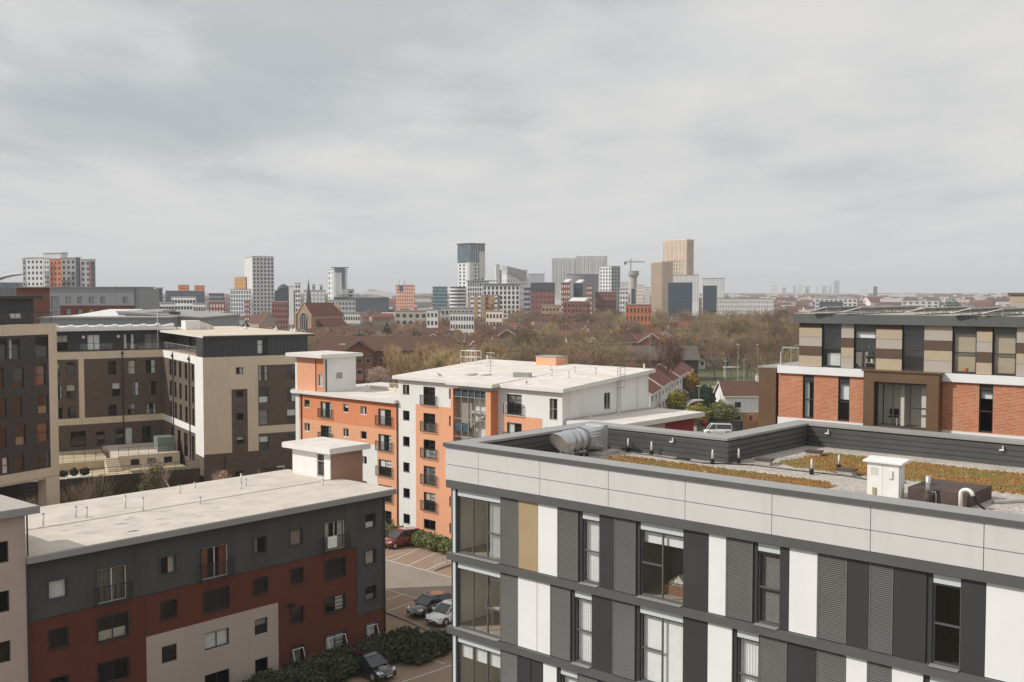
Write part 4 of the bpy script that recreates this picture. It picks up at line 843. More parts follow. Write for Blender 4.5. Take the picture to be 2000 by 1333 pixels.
for x in (.15, 1.5): MB().box(x, x+.04, .95, 1.0, 0, .34).build('leg', M['steel'], sp0); MB().box(x, x+.04, .02, .06, 0, .1).build('leg', M['steel'], sp0)
sp0.location = onB(2.2, 1.0); sp0.rotation_euler = (0, 0, R_(BA+270))
sp0['label'] = 'tilted solar panel on pale rails in row 1 from the left of the dark edged roof'
for i, u in enumerate([2.2, 3.9, 7.6, 9.9, 11.7, 13.4, 15.2, 17.2]):
    for j in range(6 if i < 2 else 5):
        if i == 0 and j == 0: continue
        dup(sp0, onB(u+.25*(i % 2), 1.0+j*1.75+.2*(i % 3)), R_(BA+270), 'tilted solar panel in the %s row from the left, dark edged roof' % ['first', 'second', 'third', 'fourth', 'fifth', 'sixth', 'seventh', 'eighth'][i])
sp0['label'] = 'tilted solar panel in the first row from the left, dark edged roof'
t = thing('roof_box', 'beige boarded plant room with dark cap on the solar panel roof, right edge', 'roof box', onB(7.2, 21.2, 25.5), R_(BA)); m = MB(); m.box(0, 4, 0, 3, -3, .55, 1); m.box(0, 4, 0, 3, .56, 1.05, 0); m.build('wall', [M['cb1'], M['cb2']], t); MB().box(-.1, 4.1, -.1, 3.1, 1.05, 1.22).build('cap', M['darkroof'], t)

# ---------- cream and brown courtyard building ----------
CL = (-36.768, 127.0, 0); CA = 31
C = thing('apartment_building', 'cream rendered and brown brick courtyard block with charcoal set back top storey', 'building', CL, R_(CA))
F = Fc(0, 0, 0); G_ = Fc(0, 0, -90); BW = Fc(0, 20.5, 0)
m = MB(); H = []
sq = [(3.97, 4.85, z, z+.85, '') for z in (16.8, 14.0, 11.22, 8.35)]
tall = [(6.75, 7.95, z, z+1.9, 'T') for z in (15.85, 13.15, 10.42)]+[(6.75, 7.95, 7.4, 9.1, 'T')]+[(10.3, 11.5, z, z+1.8, 'T') for z in (15.9, 13.1, 10.4, 7.3)]
gr = [(6.4, 7.6, 2.9, 5.1, 'T'), (7.7, 8.9, 2.9, 5.1, 'T'), (3.7, 4.7, 2.4, 5.0, '')]
H = sq+tall+gr
wall(m, F, 0, 13.6, 0, 18.96, [h[:4] for h in H], 1, [(0, 13.6, 7.33, 18.96, 0), (3.39, 5.35, 7.33, 15.0, 1), (6.68, 13.6, 10.33, 17.8, 1), (6.68, 13.6, 7.33, 9.4, 1)], .16)
iy = [(4.1, 5.2), (7.4, 8.6), (10.3, 11.5), (12.9, 14.1), (15.4, 16.6)]
hi = [(-b, -a, z, z+2.05, 'T') for a, b in iy for z in (15.8, 13.05, 10.35)]+[(-b, -a, 6.0, 9.0, 'T') for a, b in ((4.3, 5.6), (7.6, 9.4), (11.2, 12.6), (14.8, 16.2))]
wall(m, G_, -20.5, 0, 0, 18.96, [h[:4] for h in hi], 1, [(-20.5, 0, 18.0, 18.96, 2), (-3.8, 0, 7.0, 18.96, 2), (-20.5, 0, 9.45, 10.3, 2)], .16)
bw_ = []
for z, us in ((15.8, [(-13.5, -12.9), (-12.1, -11.1), (-7.0, -5.95), (-4.55, -3.55), (-2.2, -.9)]), (12.9, [(-13.5, -12.7), (-12.2, -11.1), (-6.55, -5.5), (-4.1, -3.1), (-1.9, -.9)]), (9.98, [(-13.5, -12.7), (-12.1, -11.1), (-7.05, -6.0), (-4.6, -3.6), (-2.2, -.9)])):
    for a, b in us: bw_.append((a, b, max(z, 10.35), z+1.85, 'T'))
for a in (-16.5, -19.5): bw_ += [(a, a+1, z, z+1.85, 'T') for z in (15.8, 12.9, 10.35)]
bg = [(-11.8, -9.9, 6.5, 8.6, 'M'), (-8.6, -7.6, 6.5, 8.4, ''), (-6.2, -4.0, 6.3, 8.7, 'M'), (-2.8, -1.6, 6.2, 8.7, '')]
wall(m, BW, -22, 0, 5, 18.96, [h[:4] for h in bw_+bg], 1, [(-22, 0, 18.0, 18.96, 0), (-22, 0, 9.45, 10.3, 0), (-10.67, -10.0, 10.3, 18, 0)], .16)
m.box(13.6, 13.7, .1, 34, 0, 18.96, 1); m.box(-22, 13.6, 34, 34.1, 0, 18.96, 1); m.box(.1, 13.5, .3, 33.8, 18.8, 18.9, 0); m.box(-22, .1, 20.6, 33.8, 18.8, 18.9, 0)
m.build('wall', [M['creamrender'], M['brownbrick'], M['whiterender']], C)
m = MB(); m.box(.9, 13.4, .9, .95, 0, 18.7); m.box(.9, .95, 1, 33, 0, 18.7); m.box(-22, .9, 21.4, 21.45, 5, 18.7); m.build('interior', M['room'], C)
for h in H: window(C, F, *h, 'charcoal2', .12, .06, *rcur(.5))
for h in hi: window(C, G_, *h, 'charcoal2', .12, .06, *rcur(.5))
for h in bw_+bg: window(C, BW, *h, 'charcoal2', .12, .06, *rcur(.7))
# top storey
m = MB(); zt = 21.3
tv = [(6.65, 7.35, 19.2, 20.9, 'U')]
wall(m, F, .02, 13.0, 18.97, zt, [h[:4] for h in tv], 0, [(7.36, 8.0, 18.97, 21.2, 1)], .14, o=-.02)
m.face([(.02, .02, 18.97), (.02, .02, zt), (.02, 3, zt), (.02, 3, 18.97)]); 
wi = [(-10.5, -8.8, 19.05, 21.0, 'M'), (-8.3, -6.5, 19.05, 21.0, 'M'), (-14, -12.4, 19.05, 21.0, 'M')]
G2 = Fc(2.0, 0, -90); wall(m, G2, -22.5, -3, 18.97, zt, [h[:4] for h in wi], 0, (), .12); m.face([(.02, 3, 18.97), (.02, 3, zt), (2, 3, zt), (2, 3, 18.97)])
W2 = Fc(0, 22.5, 0); wj = [(-9.2, -7.6, 19.05, 21.1, 'M'), (-4.6, -3.2, 19.05, 21.1, 'M'), (-1.9, .2, 19.05, 21.1, 'M'), (-13.0, -11.6, 19.05, 21.1, 'M')]
wall(m, W2, -22, 2.0, 18.97, 21.6, [h[:4] for h in wj], 2, (), .12); m.box(13.0, 13.1, .1, 33, 18.97, zt); m.box(-22, 13, 33, 33.1, 18.97, zt)
m.build('top_storey', [M['seam'], M['black'], M['claddark']], C)
for h in tv: window(C, F, *h, 'charcoal2', .12, .05, 'full')
for h in wi: window(C, G2, *h, 'charcoal2', .1, .05, *rcur(.6))
for h in wj: window(C, W2, *h, 'charcoal2', .1, .05, *rcur(.8))
m = MB(); m.box(-22, 1.9, 23.4, 23.45, 19, 21.5); m.box(3.0, 3.05, 1, 22, 19, 21.2); m.box(3, 12.8, .8, .85, 19, 21.2); m.build('interior', M['room'], C)
m = MB(); m.box(-.05, 13.9, -.35, 22.2, 21.31, 21.52); m.box(2.0, 13.9, 22.2, 33.6, 21.31, 21.52); m.build('roof_edge', M['faciawhite'], C)
m = MB(); m.fbox(F, -.06, 13.91, .36, .39, 21.28, 21.5); m.build('roof_fascia', M['claddark'], C)
m = MB(); m.box(-.02, 13.86, -.3, 22.2, 21.523, 21.57); m.box(2.0, 13.86, 22.2, 33.56, 21.523, 21.57); m.build('roof', M['roofcream'], C)
m = MB(); m.box(-22, 1.99, 21.6, 33.6, 21.62, 21.98); m.build('wing_roof', M['faciawhite'], C); MB().box(-21.9, 1.9, 21.7, 33.5, 21.983, 22.0).build('wing_roof_membrane', M['roofwhite'], C)
MB().box(2.5, 2.9, 22.2, 23.4, 21.6, 21.9).build('roof_box_step', M['white'], C)
# terrace railings (glass and posts)
def rail(parent, pts, z, h=1.05, glass=True, n=1.4, mt='steel', name='railing'):
    m = MB(); g = MB()
    for (x0, y0), (x1, y1) in zip(pts, pts[1:]):
        L_ = math.hypot(x1-x0, y1-y0); k = max(1, int(L_/n))
        m.tube([(x0, y0, z+h), (x1, y1, z+h)], .03, 6)
        for i in range(k+1): m.cyl(x0+(x1-x0)*i/k, y0+(y1-y0)*i/k, z, z+h, .022, 6)
        g.face([(x0, y0, z+.1), (x1, y1, z+.1), (x1, y1, z+h-.05), (x0, y0, z+h-.05)])
        if not glass: m.tube([(x0, y0, z+.15), (x1, y1, z+.15)], .015, 5); m.tube([(x0, y0, z+h*.55), (x1, y1, z+h*.55)], .012, 5)
    o = m.build(name, M[mt], parent)
    if glass: g.build('glass_panel', M['glass'], o)
    return o
rail(C, [(.25, 3.1), (.25, 20.3)], 18.96); rail(C, [(.2, 20.75), (-21.8, 20.75)], 18.96, mt='charcoal')
m = MB()
for u in (6.1, 14.5): m.cyl(-.09, u, 6, 18.9, .07, 8); m.box(-.28, -.02, u-.14, u+.14, 18.3, 18.6)
for u in (-5.2,): m.cyl(u, 20.4, 6, 18.9, .07, 8); m.box(u-.14, u+.14, 20.25, 20.48, 18.5, 18.75)
m.cyl(2.5, -.08, 2, 7.1, .06, 8); m.build('downpipe', M['charcoal'], C)
def onC(x, y, z): return toW(CL, CA, x, y, z)
for x, y, lab in ((-9.7, 22.3, 'round white bulkhead light left on the dark top storey of the courtyard wing'), (-5.3, 22.3, 'round white bulkhead light middle of the dark top storey of the courtyard wing')):
    m = MB(); m.tube([(0, .12, 0), (0, 0, 0)], .2, 14); o = m.build('wall_light', M['lamp']); o.location = onC(x, y, 20.8); o.rotation_euler = (0, 0, R_(CA)); tag(o, lab, 'light', 'round lights on the courtyard wing')
t = thing('rooftop_unit', 'cream boxed ventilation unit on the courtyard block roof', 'ventilation unit', onC(3.2, 20.6, 21.57), R_(CA)); MB().box(0, 2.0, 0, 2.4, 0, 1.25).build('casing', M['faciawhite'], t); m = MB(); m.prism([(2.0, .2), (3.9, .2), (3.9, 2.2), (2.0, 2.2)], .0, [1.2, .45, .45, 1.2]); m.build('duct', M['roofwhite'], t)
for i, (x, y, lab) in enumerate([(6.2, 20.5, 'white cone vent right of the cream rooftop unit'), (11.0, 19.0, 'small white vent at the back edge of the cream roof'), (13.2, 12.5, 'white cone vent at the far cream roof edge'), (13.3, 6.5, 'left one of the paired cone vents on the cream roof edge'), (13.3, 5.3, 'right one of the paired cone vents on the cream roof edge')]):
    p = onC(x, y, 21.57); t = thing('cone_vent', lab, 'roof vent', p, 0, 'cone vents on the cream roof'); MB().cyl(0, 0, 0, .3, .3, 12, 0, .22).build('base', M['faciawhite'], t, True); MB().cyl(0, 0, .3, .55, .18, 10, 0, .04).build('cap', M['faciawhite'], t, True)
t = thing('lightning_mast', 'thin white mast with a small dome at the inner corner of the courtyard block', 'mast', onC(-.4, 21.3, 18.96), 0); MB().cyl(0, 0, 0, 5.2, .04, 8).build('pole', M['pipewhite'], t); MB().cyl(0, 0, 3.2, 3.6, .24, 12, 0, .16).build('dome', M['pipewhite'], t, True)
# row of tilted panels on the wing roof
p0 = thing('solar_panel', 'white edged tilted panel in the zigzag row on the courtyard wing roof', 'solar panel', onC(-20, 22.4, 22.0), R_(CA), 'zigzag panels on the courtyard wing')
m = MB(); m.prism([(0, 0), (1.75, 0), (1.75, 1.6), (0, 1.6)], .05, [.08, .42, .42, .08]); m.build('panel', M['faciawhite'], p0); MB().box(.05, 1.7, .05, 1.55, .0, .045).build('frame', M['slab'], p0)
OR = ['first', 'second', 'third', 'fourth', 'fifth', 'sixth', 'seventh', 'eighth', 'ninth', 'tenth', 'eleventh', 'twelfth']
p0['label'] = 'white edged tilted panel, first from the left in the zigzag row on the courtyard wing'
for i in range(1, 12): dup(p0, onC(-20+1.85*i, 22.4, 22.0), R_(CA), 'white edged tilted panel, %s from the left in the zigzag row on the courtyard wing' % OR[i])
# podium and garden of the courtyard
M['tealglass'] = mat('pale_green_glass', (.22, .27, .25), .2, .2, .5, spec=.6)
PD = thing('courtyard_podium', 'raised courtyard terrace with brick wall, sandy path and lawn between the brown wings', 'terrace', CL, R_(CA))
m = MB(); m.box(-22, -.4, .3, 20.4, 0, 5.0, 1); wall(m, Fc(0, .3, 0), -22, -.4, 0, 5.75, [], 0); m.box(-22, -.4, .302, .5, 5.0, 5.75, 0); m.build('retaining_wall', [M['darkbrick'], M['path']], PD)
MB().box(-7.2, -.5, .6, 7.2, 5.0, 5.03).build('lawn', M['grass'], PD); MB().prism([(-22, 9.5), (-9, 10.4), (-8.2, 20.3), (-22, 20.3)], 5.01, 6.1).build('upper_terrace', M['path'], PD)
MB().prism([(-8.0, 9.6), (-.5, 9.6), (-.5, 20.3), (-8.0, 20.3)], 5.01, 6.5).build('entrance_deck', M['roofcream'], PD)
m = MB()
for i in range(7): m.box(-9.6-.0, -8.05, 9.2-i*.32, 9.5-i*.32+0, 5.02, 6.4-i*.2)
m.build('steps', M['roofcream'], PD)
for i in range(3): MB().box(-6.5+2*i, -5.5+2*i, 9.52, 9.59, 5.3, 6.0).build('vent_opening', M['black'], PD)
for px_, py_ in ((-13.4, 4.3), (-17.6, 5.2)): MB().prism([(px_+1.5*math.cos(a*.5236), py_+.9*math.sin(a*.5236)) for a in range(12)], 5.01, 5.35).build('planter', M['roofwhite'], PD)
MB().box(-2.9, -.8, 11.0, 13.2, 6.5, 8.3).build('glass_shelter', M['tealglass'], PD)
rail(PD, [(-21.8, .42), (-.6, .42)], 5.75, .95, False, 1.3, 'charcoal'); rail(PD, [(-21.8, 9.7), (-9.2, 10.5)], 6.1, 1.0, False, 1.2, 'charcoal'); rail(PD, [(-7.9, 9.75), (-.7, 9.75)], 6.5, 1.0, False, 1.2, 'charcoal'); rail(PD, [(-21.5, 14.5), (-8.4, 14.5)], 6.1, 1.1, True, 1.3, 'charcoal')
m = MB(); m.box(-18, -15, -.0, .25, 1.2, 3.6); m.build('doors', M['charcoal2'], PD)
m = MB(); m.hexa([(-3.2, -1.2, 1.5), (-3.0, -1.2, 1.5), (-4.6, -.2, 4.9), (-4.8, -.2, 4.9), (-3.2, -1.1, 1.5), (-3.0, -1.1, 1.5), (-4.6, -.1, 4.9), (-4.8, -.1, 4.9)]); o = m.build('flag_pole', M['trim']); o.location = CL; o.rotation_euler = (0, 0, R_(CA)); tag(o, 'slanting white pole against the dark courtyard wall', 'pole')
t = thing('street_lamp', 'white headed lamp post behind the pale roof beside the brown brick wall', 'street lamp', onC(9.0, -2.5, .5), R_(CA)); MB().cyl(0, 0, 0, 5.0, .05, 8).build('post', M['steel'], t); MB().box(-.9, .05, -.08, .08, 5.0, 5.12).build('lamp_head', M['trim'], t)
m = MB(); m.tube([(0, 0, 0), (1.9, 0, .15)], .12, 6); m.tube([(0, .2, .45), (2.1, .2, .55)], .06, 6); m.tube([(-.1, .1, 0), (-.15, .1, 2.4)], .03, 5); o = m.build('red_barrier', M['redwall']); o.location = onC(1.2, -1.2, 2.6); o.rotation_euler = (0, 0, R_(CA)); tag(o, 'bright red barrier at the foot of the brown brick wall', 'barrier')
# bicycles beside it
def bicycle(p, rz, lab):
    t = thing('bicycle', lab, 'bicycle', p, rz, 'bicycles by the brick wall'); 
    for x in (-.52, .52):
        m = MB(); m.tube([(x+.33*math.cos(a*.5236), 0, .34+.33*math.sin(a*.5236)) for a in range(13)], .025, 5, 0, False); m.build('wheel', M['tyre'], t)
    m = MB(); m.tube([(-.52, 0, .34), (-.1, 0, .34), (.4, 0, .8), (-.22, 0, .8), (-.52, 0, .34)], .02, 5); m.tube([(-.1, 0, .34), (-.25, 0, .95)], .02, 5); m.tube([(.52, 0, .34), (.38, 0, .98)], .02, 5); m.build('frame', M['steel'], t)
    MB().box(-.36, -.14, -.06, .06, .95, 1.0).build('saddle', M['black'], t); m = MB(); m.tube([(.36, -.25, 1.0), (.38, 0, .98), (.36, .25, 1.0)], .018, 5); m.build('handlebar', M['black'], t)
bicycle(onC(6.9, -1.0, 2.9), R_(CA+15), 'bicycle leaning by the ground floor window of the brown brick wall, left one'); bicycle(onC(7.9, -.9, 2.9), R_(CA-10), 'bicycle leaning by the ground floor window of the brown brick wall, right one')

# ---------- dark brick block at the left edge ----------
AL = (-45.394, 106.0, 0); AA = 61.4
A = thing('apartment_building', 'dark brick block with cream frame and black penthouse at the left edge', 'building', AL, R_(AA))
F = Fc(.3, 0, 0)
H = [(-5.35, -4.2, 20.35, 22.3), (-2.45, -1.0, 20.35, 22.4)]+[(-4.9, -3.8, 17.55, 19.5), (-2.7, -1.35, 17.6, 19.6)]+[(-5.1, -4.05, 14.8, 16.7), (-2.3, -1.15, 14.8, 16.7)]+[(-4.85, -3.7, 12.0, 13.95), (-2.5, -1.2, 12.0, 13.95)]+[(-5.0, -3.95, 9.5, 11.2), (-2.3, -1.0, 9.5, 11.1)]
H += [(a-4.6, b-4.6, c, d) for a, b, c, d in H]
m = MB(); wall(m, F, -14, 0, 8.5, 23.65, H, 0, [(-14, 0, 22.6, 23.65, 1), (-.98, 0, 8.5, 23.65, 1), (-14, 0, 8.5, 9.4, 1)], .18)
m.box(.2, .3, .05, 14, 8.5, 23.6, 1); m.box(-13.7, .3, 13.9, 14, 0, 23.6, 0); m.box(-13.7, .2, .1, 13.9, 8.3, 8.49, 1); m.box(-1.25, .3, .0, 1.2, 0, 8.45, 1); m.box(-13.7, .2, 5, 5.1, 0, 8.3, 0); m.box(-13.7, .2, .1, 13.9, 23.3, 23.5, 1)
m.build('wall', [M['darkbrick'], M['creamrender']], A); MB().box(-13.5, .1, 1, 1.05, 8.6, 23.3).build('interior', M['room'], A)
for i, h in enumerate(H): window(A, F, *h, 'T', 'charcoal2', .13, .06, *( ('full', 'curtain4') if i in (3, 7) else ('low', 'tan') if i in (5, 6) else rcur(.5)))
m = MB(); m.box(-13.7, -1.6, .9, 12, 23.66, 26.1); m.build('penthouse', M['claddark'], A); MB().box(-13.9, -1.0, .3, 12.5, 26.11, 26.4).build('penthouse_roof', M['charcoal2'], A)
m = MB(); w_ = 1.2
for q in ((0, w_, 0, .07), (0, w_, .93, 1.0), (0, .07, .07, .93), (w_-.07, w_, .07, .93)): m.box(q[0], q[1], -.05, 0, q[2], q[3])
o = m.build('window', M['facia'], A, False, (-4.3, .75, 24.2)); o.rotation_euler = (R_(-20), 0, 0); g = MB(); g.face([(0.05, -.02, .05), (1.15, -.02, .05), (1.15, -.02, .95), (.05, -.02, .95)]); g.build('pane', M['spandrel'], o)
rail(A, [(-13.5, .35), (-.0, .35), (-.0, 12)], 23.66, 1.1, True, 1.3, 'charcoal', 'terrace_railing')
t = thing('guard_rail', 'pale tubular guard rail at the far left before the dark undercroft', 'guard rail', toW(LL, LA, -28.4, 8.5, 14.6), R_(LA)); m = MB()
for z in (.5, 1.1): m.tube([(-2, 0, z), (0, 0, z)], .03, 6)
for x in (-2, -1, 0): m.cyl(x, 0, 0, 1.1, .03, 6)
m.build('rails', M['steel'], t)

# ---------- grey sheds and brick block behind ----------
def face_block(label, cat, px0, px1, ytop, Y, depth, mats, rot=0, name='building', group=None, zb=0, regs=(), base=0, holes=()):
    """box building: its front runs between two picture columns at distance Y; parts of the front may have own colours (fractions of width/heights in metres)"""
    a = atY(px0, 570, Y); b = atY(px1, 570, Y+ (b_dY(px0, px1, Y, rot))); x0, y0 = a[0], a[1]; wd = math.hypot(b[0]-x0, b[1]-y0); z = atY(px0, ytop, Y)[2]
    t = thing(name, label, cat, (x0, y0, zb), math.atan2(b[1]-y0, b[0]-x0), group); t['w'] = 0; del t['w']
    return t, wd, z-zb
def b_dY(px0, px1, Y, rot):
    x0 = (px0-CX)/FPX*Y; k = (px1-CX)/FPX; tr = math.tan(R_(rot)); s = (k*Y-x0)/(1-k*tr); return s*tr
g, wd, h = face_block('grey ribbed shed with shallow white skylight behind the courtyard roof', 'shed', 76, 332, 623, 176, 50, None, 3)
m = MB(); m.box(0, wd, 0, 45, 0, h); m.build('wall', M['ribgrey'], g); MB().box(-.2, wd+.2, -.2, 45.2, h+.01, h+.25).build('roof_edge', M['facia'], g); MB().box(0, wd, 0, 45, h+.253, h+.3).build('roof', M['slab'], g)
m = MB(); m.prism([(3.5, 4), (12.5, 4), (11, 20), (5, 20)], h+.3, [h+.35, h+.35, h+1.25, h+1.25]); m.build('skylight', M['faciawhite'], g)
m = MB(); m.box(15, 17, 8, 11, h+.3, h+1.0); m.box(17.5, 19, 9, 12, h+.3, h+1.3); m.build('plant_box', M['facia'], g); m = MB(); m.box(19.2, 20.6, 7, 9, h+.3, h+1.0); m.build('plant_box', M['charcoal'], g)
a = atY(230, 608, 182); b = atY(394, 620, 182); g = thing('building', 'grey ribbed shed with a roof edge falling to the right, behind the courtyard block', 'shed', (a[0], 182, 0), 0)
m = MB(); m.prism([(0, 0), (b[0]-a[0], 0), (b[0]-a[0], 25), (0, 25)], 0, [a[2]-.3, b[2]-.3, b[2]-.3, a[2]-.3]); m.build('wall', M['ribgrey'], g)
m = MB(); w_ = b[0]-a[0]; m.hexa([(-.2, -.2, a[2]-.29), (w_+.2, -.2, b[2]-.29), (w_+.2, 25.2, b[2]-.29), (-.2, 25.2, a[2]-.29), (-.2, -.2, a[2]), (w_+.2, -.2, b[2]), (w_+.2, 25.2, b[2]), (-.2, 25.2, a[2])]); m.build('roof_edge', M['facia'], g)
g, wd, h = face_block('red brick block with ribbed grey upper cladding behind the sheds, left', 'building', 32, 262, 562, 270, 14, None, -1)
F = Fc(0, 0, 0); sx = lambda px: (px-32)*wd/230
H = [(sx(a), sx(b), 23.9, 25.5) for a, b in ((128, 138), (151, 160), (173, 183), (196, 205), (240, 249))]+[(sx(a), sx(b), 21.0, 22.5) for a, b in ((128, 138), (151, 160), (173, 183), (196, 205), (240, 249))]+[(sx(99), sx(115), 19.4, 22), (sx(99), sx(115), 22.4, 25.6)]
m = MB(); wall(m, F, 0, wd, 0, h, H, 0, [(sx(97), wd, 23.3, h, 1), (sx(97), sx(117), 0, h, 1)], .2); m.box(0, wd, .3, 14, 0, h-.02, 1); m.box(wd, wd+1.4, .5, 14, 0, h-.3, 1); m.build('wall', [M['redbrick'], M['ribgrey']], g)
for q in H: window(g, F, *q, '', 'charcoal2', .12, .08, *rcur(.5))
MB().box(-.3, wd+.3, -.3, 14.3, h, h+.2).build('roof_edge', M['facia'], g)
# ---------- car park between the blocks ----------
def sheet(name, poly, mt, dz, n=1, parent=None):
    """a ground sheet: polygon given in the ground plane, cut into strips so that it follows the ramp"""
    ys = [min(p[1] for p in poly)]; y1 = max(p[1] for p in poly)
    while ys[-1] < y1: ys.append(min(y1, ys[-1]+1.0))
    m = MB()
    for a, b in zip(ys, ys[1:]):
        q = poly
        for lim, sg in ((a, 1), (b, -1)):
            o = []
            for i in range(len(q)):
                p, r = q[i], q[(i+1) % len(q)]; ip, ir = (p[1]-lim)*sg >= -1e-9, (r[1]-lim)*sg >= -1e-9
                if ip: o.append(p)
                if ip != ir: t = (lim-p[1])/(r[1]-p[1]); o.append((p[0]+t*(r[0]-p[0]), lim))
            q = o
            if len(q) < 3: break
        if len(q) >= 3: m.face([(x, y, gz(x, y)+dz) for x, y in q])
    return m.build(name, M[mt], parent)
P = lambda *pts: [gnd(*p)[:2] for p in pts]
struct(sheet('road', P((640, 1061), (980, 1156), (980, 1213), (640, 1121)), 'asphalt', .012)); 
def rp(x, y, x1, y1): return [(x, y)]
# one big block paved area under the bays, the road sheet above it
o = sheet('pavement', P((560, 1040), (760, 1020), (1000, 1085), (1060, 1333), (700, 1500), (500, 1400)), 'paver', .006); struct(o)
def stripe(a, b, w=.11, name='road', lab=None):
    p, q = gnd(*a), gnd(*b); d = Vector((q[0]-p[0], q[1]-p[1])); d.normalize(); n = Vector((-d.y, d.x))*w/2
    m = MB(); L_ = math.hypot(q[0]-p[0], q[1]-p[1]); k = max(1, int(L_/1.2))
    for i in range(k):
        u0, u1 = i/k, (i+1)/k; a0 = (p[0]+(q[0]-p[0])*u0, p[1]+(q[1]-p[1])*u0); a1 = (p[0]+(q[0]-p[0])*u1, p[1]+(q[1]-p[1])*u1)
        m.face([(a0[0]+n.x, a0[1]+n.y, gz(*a0)+.02), (a0[0]-n.x, a0[1]-n.y, gz(*a0)+.02), (a1[0]-n.x, a1[1]-n.y, gz(*a1)+.02), (a1[0]+n.x, a1[1]+n.y, gz(*a1)+.02)])
    o = m.build('bay_marking', M['line']); struct(o); return o
for a, b in (((755, 1172), (792, 1160)), ((760, 1193), (826, 1170)), ((796, 1204), (850, 1186)), ((833, 1258), (884, 1275)), ((787, 1272), (868, 1297)), ((740, 1283), (800, 1302)), ((753, 1090), (790, 1080)), ((797, 1105), (862, 1076)), ((762, 1097), (833, 1066)), ((830, 1115), (880, 1094)), ((753, 1094), (900, 1134)), ((753, 1152), (880, 1188)), ((785, 1333), (890, 1297))):
    stripe(a, b)
def kerbline(pts, lab):
    m = MB()
    for a, b in zip(pts, pts[1:]):
        p, q = gnd(*a), gnd(*b); d = Vector((q[0]-p[0], q[1]-p[1])); d.normalize(); n = Vector((-d.y, d.x))*.09
        m.hexa([(p[0]-n.x, p[1]-n.y, p[2]-.1), (q[0]-n.x, q[1]-n.y, q[2]-.1), (q[0]+n.x, q[1]+n.y, q[2]-.1), (p[0]+n.x, p[1]+n.y, p[2]-.1), (p[0]-n.x, p[1]-n.y, p[2]+.14), (q[0]-n.x, q[1]-n.y, q[2]+.14), (q[0]+n.x, q[1]+n.y, q[2]+.14), (p[0]+n.x, p[1]+n.y, p[2]+.14)])
    o = m.build('kerb', M['kerb']); o['kind'] = 'structure'
kerbline([(754, 1198), (800, 1216), (850, 1240), (880, 1233)], 'kerb'); kerbline([(848, 1116), (880, 1104)], 'kerb')
t = thing('trolley_rail', 'low pale hoop rail beside a kerb in the sunlit car park', 'rail', gnd(850, 1112), R_(47)); m = MB()
m.tube([(0, 0, .9), (2.6, 0, .9)], .03, 6); m.tube([(0, 0, .45), (2.6, 0, .45)], .03, 6)
for x in (0, .65, 1.3, 1.95, 2.6): m.cyl(x, 0, 0, .9, .03, 6)
m.build('rails', M['trim'], t)

